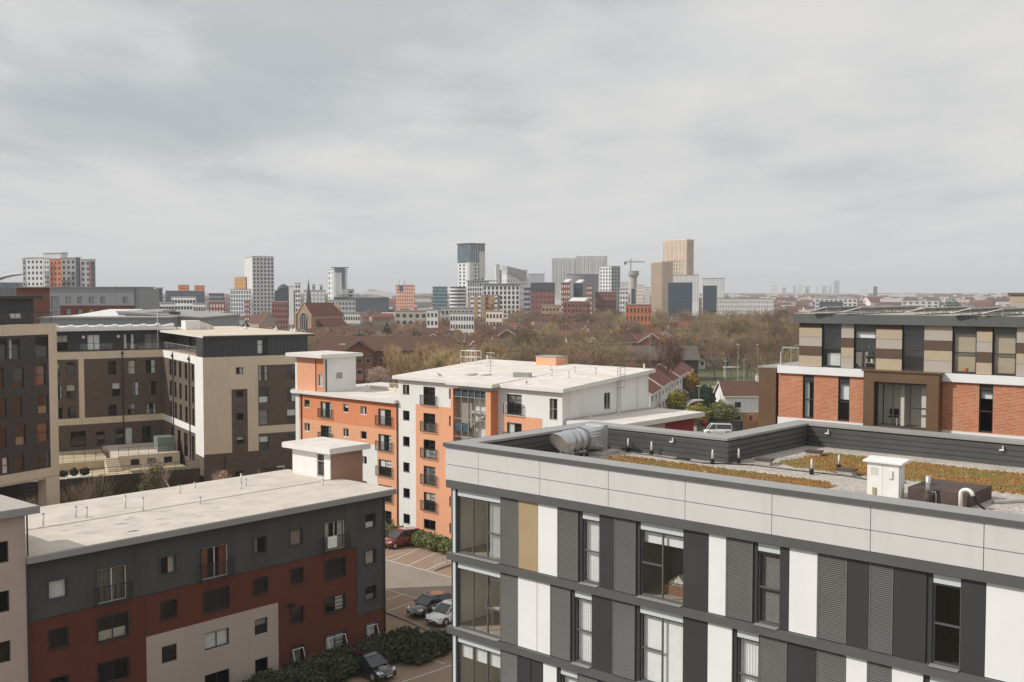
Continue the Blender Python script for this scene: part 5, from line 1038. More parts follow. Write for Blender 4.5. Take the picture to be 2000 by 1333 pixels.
# ---------- vehicles ----------
def car_mesh(kind='hatch'):
    """side profiles: lower body and glasshouse, lofted across stations; x forward"""
    L_, W = (4.05, .86) if kind == 'hatch' else (4.45, .9) if kind == 'suv' else (4.95, .95)
    hs = {'hatch': 1.0, 'suv': 1.14, 'van': 1.0}[kind]
    xs = [-L_/2, -L_/2+.12, -L_/2+.5, -.6, .5, L_/2-1.25, L_/2-.75, L_/2-.35, L_/2-.1, L_/2]
    top = [.60, .88, .93, .92, .90, .88, .80, .72, .62, .5]; bot = [.38, .27, .22, .2, .2, .2, .2, .22, .28, .34]; wd = [.84, .93, 1, 1, 1, 1, .99, .95, .86, .74]
    if kind == 'van': top = [1.05, 1.08, 1.08, 1.08, 1.06, 1.02, .98, .9, .78, .6]
    m = MB(); R0 = []
    for x, t, b, w_ in zip(xs, top, bot, wd):
        t *= hs; w1 = W*w_; k = len(m.v)
        m.v += [(x, -w1*.92, b), (x, -w1, b+.12), (x, -w1, t-.22), (x, -w1*.94, t-.06), (x, -w1*.78, t), (x, 0, t+.02), (x, w1*.78, t), (x, w1*.94, t-.06), (x, w1, t-.22), (x, w1, b+.12), (x, w1*.92, b)]; R0.append(k)
    for i in range(len(xs)-1):
        for j in range(10): m.f.append((R0[i]+j, R0[i+1]+j, R0[i+1]+j+1, R0[i]+j+1)[::-1]); m.m.append(0)
    m.f.append(tuple(R0[0]+j for j in range(11))); m.m.append(0); m.f.append(tuple(R0[-1]+j for j in reversed(range(11)))); m.m.append(0)
    g = MB(); rf = MB()
    if kind == 'van': st = [(-L_/2+.04, 1.0, .9), (-L_/2+.12, 1.93, .82), (.9, 1.95, .8), (1.15, 1.9, .78), (1.75, 1.05, .84)]
    elif kind == 'suv': st = [(-L_/2+.12, .98, .86), (-L_/2+.45, 1.58, .72), (.1, 1.66, .70), (.45, 1.6, .70), (1.15, 1.02, .80)]
    else: st = [(-L_/2+.1, .86, .82), (-L_/2+.5, 1.38, .66), (.0, 1.47, .64), (.3, 1.42, .64), (1.05, .9, .76)]
    zb = {'hatch': .88, 'suv': 1.0, 'van': 1.04}[kind]
    a, b, c, d, e = st; w0 = W*.93
    # glass sides, screen and rear window as one dark glasshouse; the roof sits on it
    for sgn in (-1, 1):
        pts = [(a[0], sgn*w0, zb), (b[0], sgn*b[2], b[1]-.04), (c[0], sgn*c[2], c[1]-.04), (d[0], sgn*d[2], d[1]-.05), (e[0], sgn*w0*.93, e[1])]
        g.face(pts if sgn > 0 else pts[::-1])
    g.face([(a[0], -w0, zb), (a[0], w0, zb), (b[0], b[2], b[1]-.04), (b[0], -b[2], b[1]-.04)][::-1]); g.face([(d[0], -d[2], d[1]-.05), (d[0], d[2], d[1]-.05), (e[0], w0*.93, e[1]), (e[0], -w0*.93, e[1])][::-1])
    P3 = [(b, -.05), (c, -.01), (d, -.05)]
    for (p, dz), (q, dw) in zip(P3, P3[1:]):
        rf.hexa([(p[0], -p[2]-.01, p[1]+dz), (q[0], -q[2]-.01, q[1]+dw), (q[0], q[2]+.01, q[1]+dw), (p[0], p[2]+.01, p[1]+dz), (p[0], -p[2]*.86, p[1]+dz+.06), (q[0], -q[2]*.86, q[1]+dw+.06), (q[0], q[2]*.86, q[1]+dw+.06), (p[0], p[2]*.86, p[1]+dz+.06)])
    for sgn in (-1, 1):
        for p, q in ((a, b), (d, e)):
            z0 = zb if p is a else d[1]-.05; z1 = b[1]-.04 if p is a else e[1]
            rf.tube([(p[0], sgn*(w0 if p is a else d[2]), z0), (q[0], sgn*(b[2] if p is a else w0*.93), z1)], .04, 5)
        xm = -.35 if kind != 'van' else .35; rf.tube([(xm, sgn*w0*.98, zb), (xm-.02, sgn*c[2]*1.02, c[1]-.06)], .035, 5)
    return m, g, rf, L_, W, hs
def car(kind, paint, label, p, rz, group=None, cat='car'):
    m, g, rf, L_, W, hs = car_mesh(kind); t = thing('parked_van' if kind == 'van' else 'parked_car', label, cat, p, rz, group)
    b = m.build('body', M[paint], t, True); g.build('windows', M['carglass'], t); rf.build('roof', M[paint], t)
    wr = .33*(1.08 if kind != 'hatch' else 1); wx = (-L_/2+.78, L_/2-.8)
    for x in wx:
        for s in (-1, 1):
            q = MB(); q.tube([(x, s*(W-.2), wr), (x, s*(W+.015), wr)], wr, 16); w_ = q.build('tyre', M['tyre'], t, True); q = MB(); q.tube([(x, s*(W+.01), wr), (x, s*(W+.03), wr)], wr*.62, 10); q.build('rim', M['rim'], w_)
    zf = .62*hs if kind != 'van' else .72
    for s in (-1, 1):
        q = MB(); q.hexa([(L_/2-.42, s*W*.58, zf-.02), (L_/2-.13, s*W*.5, zf-.06), (L_/2-.2, s*W*.88, zf-.06), (L_/2-.42, s*W*.97, zf-.02), (L_/2-.42, s*W*.58, zf+.12), (L_/2-.12, s*W*.5, zf+.03), (L_/2-.19, s*W*.88, zf+.03), (L_/2-.42, s*W*.98, zf+.12)]); q.build('headlight', M['lamp'], t)
        q = MB(); q.box(-L_/2-.02, -L_/2+.14, min(s*W*.6, s*W*.93), max(s*W*.6, s*W*.93), .66*hs, .86*hs); q.build('tail_light', M['redwall'], t)
        q = MB(); q.hexa([(.75, s*W*.95, .93*hs), (.9, s*W*.95, .93*hs), (.9, s*(W+.18), .95*hs), (.78, s*(W+.18), .95*hs), (.75, s*W*.95, 1.02*hs), (.88, s*W*.95, 1.02*hs), (.88, s*(W+.18), 1.07*hs), (.78, s*(W+.18), 1.07*hs)]); q.build('mirror', M[paint], t)
    MB().box(L_/2-.08, L_/2+.012, -W*.5, W*.5, .32, .46).build('grille', M['black'], t)
    MB().box(L_/2-.02, L_/2+.03, -.26, .26, .36, .45).build('number_plate', M['trim'], t); return t
car('hatch', 'cardark', 'graphite hatchback parked beside the white car in the shaded bays', gnd(840, 1196), R_(229), 'cars in the car park')
car('hatch', 'carwhite', 'white hatchback half hidden behind the corner of the grey panelled block', gnd(877, 1212), R_(229), 'cars in the car park')
car('suv', 'carred', 'maroon car parked in the sun by the hedge of the orange block', gnd(784, 1066), R_(222), 'cars in the car park')
car('hatch', 'carblack', 'black car in deep shade under the hedge at the bottom', gnd(722, 1318), R_(-40), 'cars in the car park')
car('van', 'carwhite', 'white van with dark side windows by the grey fence', gnd(1401, 849), R_(180), None, 'van')

# ---------- leaves ----------
def leafmesh(name, blobs, n, size, mt, seed=1, shell=.55, lift=1.0):
    r = random.Random(seed); m = MB(); tot = sum(b[3]*b[4]*b[5] for b in blobs)
    for b in blobs:
        k = int(n*(b[3]*b[4]*b[5])/tot)+20
        for i in range(k):
            u = r.uniform(-1, 1); a = r.uniform(0, 6.283); q = math.sqrt(1-u*u); rad = shell+(1-shell)*r.random()**.5; rad *= 1+.16*math.sin(5*a+3*u+seed)*math.cos(4*u*lift+seed)
            c = Vector((b[0]+b[3]*rad*q*math.cos(a), b[1]+b[4]*rad*q*math.sin(a), b[2]+b[5]*rad*u))
            d = Vector((r.gauss(0, 1), r.gauss(0, 1), r.gauss(0, 1))).normalized(); e = d.orthogonal().normalized(); f = d.cross(e); s = size*r.uniform(.5, 1.3)
            m.face([c-e*s-f*s*.35, c+e*s-f*s*.35, c+f*s])
    return m.mesh(name, M[mt])
def hedge(label, pts, h, w_, n, mt, cat='hedge', group=None, seed=1):
    p0 = pts[0]; blobs = []
    r = random.Random(seed)
    for a, b in zip(pts, pts[1:]):
        L_ = math.hypot(b[0]-a[0], b[1]-a[1]); k = max(1, int(L_/1.1))
        for i in range(k+1):
            x = a[0]+(b[0]-a[0])*i/k; y = a[1]+(b[1]-a[1])*i/k; hh = h*r.uniform(.8, 1.15)
            blobs.append((x-p0[0], y-p0[1], hh*.5, w_*r.uniform(.85, 1.2), w_*r.uniform(.85, 1.2), hh*.55))
    o = link('hedge', leafmesh('leaves', blobs, n, .13, mt, seed)); o.location = (p0[0], p0[1], gz(*p0[:2])); tag(o, label, cat, group); return o
hedge('sunlit green hedge along the foot of the orange and white block', [G2_ for G2_ in [toW(OL, OA, -5, -2.4)[:2], toW(OL, OA, 2, -2.6)[:2], toW(OL, OA, 9, -2.8)[:2], toW(OL, OA, 12, -3)[:2]]], 1.35, 1.2, 16000, 'hedge', seed=3)
def onLg(x, y): p = toW(LL, LA, x, y); return p[:2]
hedge('dark shaded hedge running along the brick wall of the long block', [onLg(-22, -1.6), onLg(-12, -1.5), onLg(-5, -1.5), onLg(.5, -1.7)], 1.1, 1.1, 16000, 'hedgedark', seed=7)
hedge('wide dark shrub bed between the long block and the lower parking bays', [onLg(-22, -3.6), onLg(-10, -3.2), onLg(-4, -3.4), onLg(1.5, -3.9)], 1.3, 1.4, 22000, 'hedgedark', seed=8)
hedge('dark low shrubs at the tip of the bed by the kerb', [onLg(-2, -5.4), onLg(1.8, -5.2)], 1.2, 1.3, 6000, 'hedgedark', seed=9)
hedge('small clipped hedge strip on the courtyard terrace edge', [toW(CL, CA, -15.5, 1.5)[:2], toW(CL, CA, -13.2, 1.4)[:2]], .7, .5, 900, 'hedgedark', seed=14).location.z += 4.6
# ---------- trees ----------
def baretree(seed, h=14, spread=.42, upright=.35, levels=4, twigw=.035, twigs=3):
    r = random.Random(seed); T = MB(); C_ = MB()
    def grow(p, d, L_, rad, lev, mb):
        n = 3 if lev < 2 else 2; pts = [p]; dd = Vector(d)
        for i in range(n):
            dd = (dd+Vector((r.gauss(0, .13), r.gauss(0, .13), r.gauss(0, .08)+upright*.16))).normalized(); pts.append(pts[-1]+dd*L_/n)
        rr = [rad*(1-.5*i/n) for i in range(n+1)]
        mb.tube(pts, rr, 6 if lev == 0 else 4 if lev == 1 else 3, 0, False)
        if lev >= levels:
            for i in range(twigs+2):
                a = pts[r.randint(1, n)]; e = (dd+Vector((r.gauss(0, .6), r.gauss(0, .6), r.gauss(.15, .45)))).normalized(); tl = L_*r.uniform(.5, 1.15); s = e.orthogonal().normalized()*twigw
                s = Vector((s.x*math.cos(i), s.y, s.z)); C_.face([a-s, a+s, a+e*tl])
                b = a+e*tl*.45; e2 = (e+Vector((r.gauss(0, .5), r.gauss(0, .5), r.gauss(0, .4)))).normalized(); C_.face([b-s*.7, b+s*.7, b+e2*tl*.55])
            return
        k = {0: 6, 1: 4, 2: 4, 3: 3}.get(lev, 3)
        for i in range(k):
            f = r.uniform(.35, 1.0) if lev else r.uniform(.42, 1.0)
            idx = min(n-1, int(f*n)); q = pts[idx].lerp(pts[idx+1], f*n-idx); a = i*2.4+r.uniform(-.5, .5); sd = Vector((math.cos(a), math.sin(a), 0)); out_ = (dd*(1-spread)+sd*spread*1.25+Vector((0, 0, upright*.25))).normalized()
            grow(q, out_, L_*r.uniform(.52, .74), rad*.5*(1.1-f*.3), lev+1, C_)
        grow(pts[-1], dd, L_*.6, rad*.5, lev+1, C_)
    grow(Vector((0, 0, 0)), Vector((0, 0, 1)), h*.42, h*.02, 0, T)
    top = max(v[2] for v in C_.v); s = h/top
    for mb in (T, C_): mb.v = [(x*s, y*s, z*s) for x, y, z in mb.v]
    return T, C_
BT = []
for i, (sp, up) in enumerate([(.45, .3), (.5, .25), (.38, .5), (.55, .2)]):
    T, C_ = baretree(11+i, 14, sp, up, 4, .026, 2); BT.append((T.mesh('trunk', M['trunk']), [C_.mesh('crown', M[k]) for k in ('twig', 'twiggreen')]))
GT = []
for i in range(2):
    T, C_ = baretree(31+i, 16, .2, 1.0, 4, .032, 3); GT.append((T.mesh('trunk', M['trunk']), C_.mesh('crown', M['twiggold'])))
LT = []                                   # light versions for the far ones
for i in range(3):
    T, C_ = baretree(51+i, 14, .48, .3, 3, .06, 4); LT.append((T.mesh('trunk', M['trunk']), [C_.mesh('crown', M[k]) for k in ('twig', 'twiggreen')]))
def tree(kind, x, y, h, label, group, z=None, mi=0, w_=1.0, cat='tree', name='bare_tree'):
    t = thing(name, label, cat, (x, y, (gz(x, y) if z is None else z)-.1), rnd.uniform(0, 6.28), group)
    tm, cm = kind; cm = cm[mi % len(cm)] if isinstance(cm, list) else cm; base = 16 if kind in GT else 14
    t.scale = (h/base*w_, h/base*w_, h/base); link('trunk', tm, t); link('crown', cm, t); return t
def scatter(n, px0, px1, Y0, Y1, h0, h1, kinds, label, group, seed, mi=(0, 0, 1), avoid=(), w_=1.0, cat='tree'):
    r = random.Random(seed)
    for i in range(n):
        for _ in range(20):
            px = px0+(px1-px0)*(i+r.random())/n if n > 3 else r.uniform(px0, px1); Y = Y0+(Y1-Y0)*r.random()**1.2; x = (px-CX)/FPX*Y
            if not any(math.hypot(x-a[0], Y-a[1]) < a[2] for a in avoid): break
        hh = r.uniform(h0, h1); q = (hh-h0)/(h1-h0); q = 'tall ' if q > .66 else 'small ' if q < .33 else ''
        tree(r.choice(kinds), x, Y, hh, q+label+', '+where(px), group, None, r.choice(mi), w_*r.uniform(.9, 1.2), cat)
scatter(17, 800, 965, 165, 205, 13.5, 17.5, GT, 'upright golden bare tree behind the white roof', 'golden bare trees behind the white roof', 1)
scatter(9, 790, 880, 175, 215, 11.5, 14.5, GT, 'golden bare tree beside the brown flats', 'golden trees beside the brown roofed flats', 2)
scatter(15, 960, 1300, 215, 290, 11.5, 16.5, BT, 'bare brown tree in the front belt', 'bare trees in the middle belt', 3)
scatter(17, 1345, 1590, 345, 400, 13, 18.5, BT, 'bare brown tree beyond the terraces', 'bare trees left of the brick block', 4)
scatter(36, 940, 1600, 350, 470, 10, 15.5, BT, 'bare tree in the second belt', 'bare trees of the second belt', 5)
scatter(22, 390, 640, 330, 520, 9, 13, LT, 'bare tree behind the cream roof', 'bare trees before the church', 6)
scatter(44, 620, 1000, 380, 640, 8, 12.5, LT, 'bare tree among the tiled roofs', 'bare trees among the tiled roofs', 7)
scatter(22, 1400, 2000, 420, 900, 10, 15, LT, 'bare tree beyond the solar panels', 'bare trees beyond the solar panels', 8)
scatter(40, 980, 1560, 480, 720, 9, 14.5, LT, 'bare tree far off', 'far bare trees before the skyline', 9)
# pale pink tree, conifers, shrubs
T, C_ = baretree(77, 8, .42, .5, 4, .05, 3); pm = (T.mesh('trunk', M['trunk']), [C_.mesh('crown', M['twigpink'])])
def pink(px, Y, h, lab):
    x = (px-CX)/FPX*Y; t = thing('blossom_tree', lab, 'tree', (x, Y, 1.2), 1); t.scale = (h/8,)*3; link('trunk', pm[0], t); link('crown', pm[1][0], t)
pink(735, 235, 9.5, 'pale blossoming tree in front of the brown roofed flats'); pink(1487, 420, 9, 'pale pink tree far left of the solar panel roof')
def conifer(px, Y, h, r_, lab, mt='conifer', group=None, seed=3, round_=False):
    x = (px-CX)/FPX*Y; t = thing('evergreen_tree', lab, 'tree', (x, Y, gz(x, Y)-.1), 0, group)
    bl = []; n = 7
    for i in range(n):
        f = i/(n-1); rr = r_*((1-f)**.8*.9+.12) if not round_ else r_*math.sqrt(max(.08, 1-(2*f-1)**2)); bl.append((rnd.uniform(-.1, .1)*r_, rnd.uniform(-.1, .1)*r_, h*(.14+.84*f)*(.95), rr, rr, h*.13))
    link('crown', leafmesh('crown', bl, 3500 if Y > 300 else 9000, .3 if Y > 300 else .16, mt, seed), t); MB().cyl(0, 0, 0, h*.3, h*.03, 8).build('trunk', M['trunk'], t)
for i, (px, Y, h, r_, lab) in enumerate([(705, 420, 9.5, 7, 'broad dark evergreen left of the other evergreens among tiled roofs'), (757, 470, 12, 4.5, 'dark evergreen second from left among tiled roofs'), (782, 430, 9, 3.5, 'slim dark evergreen between two broader ones'), (811, 400, 11.5, 5.5, 'large conical dark evergreen among tiled roofs'), (908, 350, 8.5, 2.6, 'small dark conifer left of the golden trees'), (1528, 700, 15, 7.5, 'round dark tree far off behind the bare belt'), (1186, 800, 14, 9, 'dark evergreen clump below the red brick flats'), (1618, 1200, 18, 8, 'dark round tree far off above the solar panels'), (1858, 900, 22, 7, 'tall dark round tree beyond the right of the solar panels'), (1915, 760, 11, 5, 'dark conifer near the right edge beyond the roof'), (480, 600, 9, 5, 'dark evergreen left of the church')]):
    conifer(px, Y, h, r_, lab, 'conifer', 'dark evergreens', 20+i, i in (0, 5, 6, 7, 8))
conifer(1386, 206, 7.2, 2.3, 'blue green conifer in the shrubs behind the white van', 'conifer', None, 41)
conifer(1366, 203, 4.2, 2.6, 'yellow green shrub left of the conifer behind the van', 'yellowleaf', None, 42, True); conifer(1415, 204, 4.8, 3.2, 'rounded green shrub right of the conifer behind the van', 'hedge', None, 43, True); conifer(1436, 206, 4.0, 2.0, 'small green shrub nearest the white house', 'hedge', None, 44, True)
conifer(1324, 222, 5.2, 2.2, 'yellow green garden shrub by the terraced houses', 'yellowleaf', None, 45, True); conifer(1352, 262, 6.0, 2.0, 'bright yellow flowering bush at the end of the terrace', 'forsythia', None, 46, True); conifer(1464, 205, 5.0, 1.6, 'twiggy green tree in front of the white house', 'yellowleaf', None, 47, True)
conifer(1232, 232, 5.5, 4.5, 'low golden green shrub behind the white roof edge', 'yellowleaf', None, 48, True); conifer(1375, 240, 4.5, 3.0, 'dark garden evergreen behind the arch', 'conifer', None, 49, True)
# shrubs below the courtyard wall
def shrub(px, Y, top, r_, lab, seed, mt='shrub'):
    x = (px-CX)/FPX*Y; H = top-1.3; t = thing('shrub', lab, 'shrub', (x, Y, 1.3), 0, 'shrubs below the courtyard wall')
    bl = [(rnd.uniform(-.35, .35)*r_, rnd.uniform(-.35, .35)*r_, H*(.3+.115*i), r_*(1-.13*i), r_*(1-.13*i), H*.14) for i in range(6)]
    link('leaves', leafmesh('leaves', bl, 4600, .12, mt, seed, .25), t); m = MB(); r = random.Random(seed)
    for i in range(150):
        a = r.uniform(0, 6.28); q = r.uniform(.1, 1)*r_; m.tube([(0, 0, 0), (q*.5*math.cos(a), q*.5*math.sin(a), H*.6), (q*math.cos(a), q*math.sin(a), H*r.uniform(.7, 1.05))], [.03, .02, .01], 3, 0, False)
    m.build('stems', M['twigpink'], t)
shrub(302, 119, 8.1, 2.1, 'pale leaved shrub growing against the dark courtyard wall', 61); shrub(182, 111, 7.6, 2.0, 'tall pale leaved shrub right of the cream pillar', 62); shrub(138, 108, 7.0, 2.3, 'bare stemmed shrub thicket between the cream pillar and the taller shrub', 63, 'twiggreen'); shrub(66, 99, 7.6, 1.8, 'dark leaved shrub left of the cream pillar', 64, 'hedge')
shrub(428, 124, 5.9, 1.3, 'straw coloured bush at the corner of the brown brick plinth', 65, 'twiggold')
# woods too far to count
def woods():
    r = random.Random(5)
    for j, (Y0, Y1, n, mt, px0, px1, h) in enumerate([(480, 900, 150, 'twig', -100, 2100, 9), (900, 1600, 330, 'twiggreen', -100, 2100, 10), (900, 1600, 330, 'twig', -100, 2100, 9), (1600, 3200, 800, 'twig', -100, 2100, 10), (3200, 7600, 1000, 'twiggreen', -100, 2100, 12)]):
        m = MB()
        for i in range(n):
            Y = math.exp(r.uniform(math.log(Y0), math.log(Y1))); px = r.uniform(px0, px1)
            if Y < 620 and 540 < px < 700: continue
            x = (px-CX)/FPX*Y; R1 = r.uniform(4, 8)*(1 if Y < 1600 else 2.2 if Y < 3200 else 5); H = h*r.uniform(.6, 1.15); k = 90 if Y < 900 else 46 if Y < 1600 else 34
            s = .5 if Y < 900 else .9 if Y < 1600 else 2.2 if Y < 3200 else 5
            for q in range(k):
                a = r.uniform(0, 6.28); u = r.random(); rr = R1*math.sqrt(max(0, 1-(u*1.1-.35)**2))*r.uniform(.5, 1); c = Vector((x+rr*math.cos(a), Y+rr*math.sin(a), 1+H*u))
                e = Vector((r.gauss(0, .35), r.gauss(0, .35), 1)).normalized()*s*r.uniform(.8, 1.8); f = Vector((math.cos(a+1.57), math.sin(a+1.57), r.gauss(0, .3)))*s*.38
                m.face([c-f, c+f, c+e])
        o = m.build('distant_woodland', M[mt+'f']); tag(o, ['brown bare treetops between the nearer houses', 'olive bare treetops before the skyline', 'brown bare treetops before the skyline', 'hazy brown woods around the town', 'hazy woods on the horizon'][j], 'woodland', None, 'stuff')
M['twigf'] = mat('bare_twigs_far', (.25, .165, .115), .95, .4, .05); M['twiggreenf'] = mat('olive_twigs_far', (.22, .17, .105), .95, .4, .05)
woods()
# low hills at the horizon
m = MB(); n = 60; k0 = []
for j, Y in enumerate((6200, 7000, 7800)):
    for i in range(n+1):
        x = -5000+10000*i/n; hh = [0, 8, 15][j]*(.75+.35*math.sin(x*.0011+1)+.2*math.sin(x*.0037)); m.v.append((x, Y, hh if j else -1))
for j in range(2):
    for i in range(n): a = j*(n+1)+i; m.f.append((a, a+1, a+n+2, a+n+1)); m.m.append(0)
struct(m.build('hills', M['earth'], None, True))

for px, Y, hh in ((1518, 215, 13.5), (1556, 232, 15), (1490, 262, 13)): tree(BT[0] if px < 1550 else BT[2], (px-CX)/FPX*Y, Y, hh, {1518: 'bare tree just left of the brown side block', 1556: 'tall bare tree behind the terrace railing', 1490: 'bare tree behind the white house'}[px], 'bare trees by the white house', None, 0, .9)

for i, (px, Y, hh) in enumerate([(1300, 338, 9), (1318, 344, 10), (1338, 340, 9), (1358, 346, 11), (1380, 350, 10), (1398, 312, 11), (1428, 322, 12), (1462, 318, 11), (1478, 340, 13), (1410, 345, 12), (1445, 350, 13)]):
    tree(BT[i % 4], (px-CX)/FPX*Y, Y, hh, ['bare tree before the left end of the gable row', 'bare tree before the second gable of the row', 'bare tree before the tall white gable', 'bare tree before the brick peaks', 'bare tree before the row behind', 'thin bare tree left on the grass verge', 'thin bare tree in the middle of the grass verge', 'thin bare tree right on the grass verge', 'bare tree at the verge by the brown side block', 'bare tree at the back left of the verge', 'bare tree at the back right of the verge'][i], 'bare trees round the verge', None, i % 2, .8)

scatter(34, 640, 1010, 560, 640, 9, 13, LT, 'bare tree before the pale low blocks', 'bare trees before the pale low blocks', 71)
scatter(44, 1000, 1570, 590, 700, 13, 17.5, LT, 'bare tree at the foot of the offices', 'bare trees at the foot of the offices', 72)
scatter(14, 440, 660, 430, 500, 7, 10.5, LT, 'bare tree round the church', 'bare trees round the church', 73)
def mk(n, c, r_=.8, v=.06): M[n] = mat(n, c, r_, v, .1)
mk('sandstone', (.42, .28, .18)); mk('spirestone', (.12, .115, .11)); mk('twhite', (.74, .74, .73)); mk('tgrey', (.40, .41, .42)); mk('tdark', (.07, .08, .10)); mk('tdarkblue', (.05, .07, .10)); mk('torange', (.62, .22, .10)); mk('tochre', (.50, .28, .09)); mk('ttan', (.82, .70, .58)); mk('tanrib', (.62, .49, .38)); mk('flatsbrick', (.46, .18, .09)); mk('tgreydark2', (.30, .29, .30)); mk('tgreydark', (.24, .24, .25)); mk('tredbrick', (.26, .10, .075)); mk('tteal', (.20, .34, .36)); mk('tpale', (.68, .665, .64)); mk('tredpanel', (.34, .10, .07)); mk('concrete', (.42, .38, .36)); mk('greenroof', (.25, .30, .28))
# ---------- houses ----------
def wbox(w_, h, fm='trim', gm='farglass'):
    key = ('wb', round(w_, 2), round(h, 2), fm, gm)
    if key not in WC:
        m = MB(); m.box(0, w_, -.06, .02, 0, h, 0); m.box(.07, w_-.07, -.075, -.061, .07, h-.07, 1); WC[key] = m.mesh('window', [M[fm], M[gm]])
    return WC[key]
def house(label, x, y, rz, w_=8, d=8, he=5.0, hr=2.6, wm='hbrick', rm='tile', group=None, z=1.2, chim=True, porch=False, gable='', wcols=2, cat='house'):
    t = thing('house', label, cat, (x, y, z), rz, group); m = MB()
    m.prism([(0, 0), (w_, 0), (w_, d), (0, d)], -1, he, 0); i1 = 1 if gable else 0
    for gx in (0, w_): m.face([(gx, 0, he), (gx, d, he), (gx, d/2, he+hr)], i1)
    m.build('wall', [M[wm], M[gable or wm]], t)
    r = MB(); e = .35; k = hr/(d/2)
    for s, y0 in ((1, -e), (-1, d+e)):
        z0 = he-e*k; r.hexa([(-e, y0, z0), (w_+e, y0, z0), (w_+e, d/2, he+hr), (-e, d/2, he+hr), (-e, y0, z0+.14), (w_+e, y0, z0+.14), (w_+e, d/2, he+hr+.14), (-e, d/2, he+hr+.14)], 0)
    rf = r.build('roof', M[rm], t); b = MB()
    for gx in (-e-.03, w_+e+.005):
        for s, y0 in ((1, -e), (-1, d+e)):
            z0 = he-e*k; b.hexa([(gx, y0, z0-.14), (gx+.03, y0, z0-.14), (gx+.03, d/2, he+hr-.14), (gx, d/2, he+hr-.14), (gx, y0, z0+.16), (gx+.03, y0, z0+.16), (gx+.03, d/2, he+hr+.16), (gx, d/2, he+hr+.16)])
    b.box(-e, w_+e, -e-.07, -e-.005, he-e*k-.05, he-e*k+.13); b.build('bargeboard', M['trim'], rf)
    if chim: c = MB(); c.box(w_*.7, w_*.7+.8, d/2-.3, d/2+.3, he+hr-.6, he+hr+1.0); c.box(w_*.7+.1, w_*.7+.3, d/2-.1, d/2+.1, he+hr+1.0, he+hr+1.35); c.build('chimney', M[wm], rf)
    me = wbox(1.3, 1.15)
    for zz in (.9, 3.4) if he > 4 else (.9,):
        for i in range(wcols): link('window', me, t, (w_*(i+.5)/wcols-.65, 0, zz))
        link('window', me, t, (0, d*.5+.65, zz), -math.pi/2); link('window', me, t, (w_, d*.5-.65, zz), math.pi/2)
    link('door', wbox(.95, 2.1, 'trim', 'redwall'), t, (w_*.5-.45, 0, 0)); return t
r60 = random.Random(12)
def dupv(src, x, y, rz, lab, grp, s=1): return dup(src, (x, y, 1.2), rz, lab, grp, s)
protos = []
for wm, rm, gb in (('hbrick', 'tile', ''), ('hbrick', 'tilered', ''), ('hbrick2', 'tile', ''), ('hrender', 'tilegrey', ''), ('hbrick', 'tile', 'hrender'), ('hbrick2', 'tilered', '')):
    protos.append((wm, rm, gb))
NM = {'hbrick': 'brick', 'hbrick2': 'yellow brick', 'hrender': 'cream rendered'}; NR = {'tile': 'brown', 'tilered': 'red', 'tilegrey': 'grey'}
srcs = {}
def put(k, px, Y, rz, wz, grp, s=1.0, w_=9):
    wm, rm, gb = protos[k]; lab = '%s house, %s tiled roof%s, %s' % (NM[wm], NR[rm], ', pale gable' if gb else '', where(px)+(', '+wz if wz != 'among the bare trees' else '')); x = (px-CX)/FPX*Y; key = (k, w_)
    if key not in srcs: srcs[key] = house(lab, x, Y, rz, w_, 8.5, 5.0, 2.7, wm, rm, grp, gable=gb, chim=k % 2 == 0); srcs[key].scale = (s, s, s)
    else: dupv(srcs[key], x, Y, rz, lab, grp, s)
for Y, a, b, n in ((322, 830, 960, 5), (352, 760, 965, 6), (385, 620, 980, 9), (425, 560, 985, 10), (470, 500, 990, 10), (525, 470, 560, 3), (530, 680, 1000, 8), (600, 660, 1010, 9), (680, 640, 1020, 9)):
    wh = 'front rows' if Y < 400 else 'middle rows' if Y < 500 else 'back rows'
    for i in range(n):
        rz = r60.choice([.15, .2, .1, 1.4, 1.5, -.3, .6]); put(r60.choice([0, 0, 1, 1, 4, 2, 3]), a+(b-a)*(i+r60.uniform(.1, .9))/n, Y+r60.uniform(-12, 12), rz, wh, 'houses around the church', r60.uniform(.95, 1.15), r60.choice([9, 9, 15]))
for Y, a, b, n in ((415, 1000, 1560, 8), (455, 1000, 1560, 9), (520, 1010, 1560, 9), (580, 1010, 1560, 10), (680, 1060, 1600, 10), (820, 1400, 2000, 10), (1000, 1400, 2000, 10)):
    for i in range(n):
        put(r60.choice([0, 1, 2, 4, 5, 3]), a+(b-a)*(i+r60.uniform(.1, .9))/n, Y+r60.uniform(-15, 15), r60.choice([.15, 1.45, -.3, .5]), 'among the bare trees' if Y < 700 else 'far off', 'houses among the bare trees' if Y < 700 else 'houses beyond the solar panels', r60.uniform(1, 1.25), r60.choice([9, 15]))
# yellow gable houses that stand out
for px, Y, lab in ((1033, 500, 'yellow brick gable house in front of the wide white framed flats'), (1203, 520, 'yellow brick gable house below the red brick flats')):
    house(lab, (px-CX)/FPX*Y, Y, R_(-55), 10, 9.5, 8.0, 3.2, 'hbrick2', 'tile', chim=False)
    D.objects[-1] if False else None
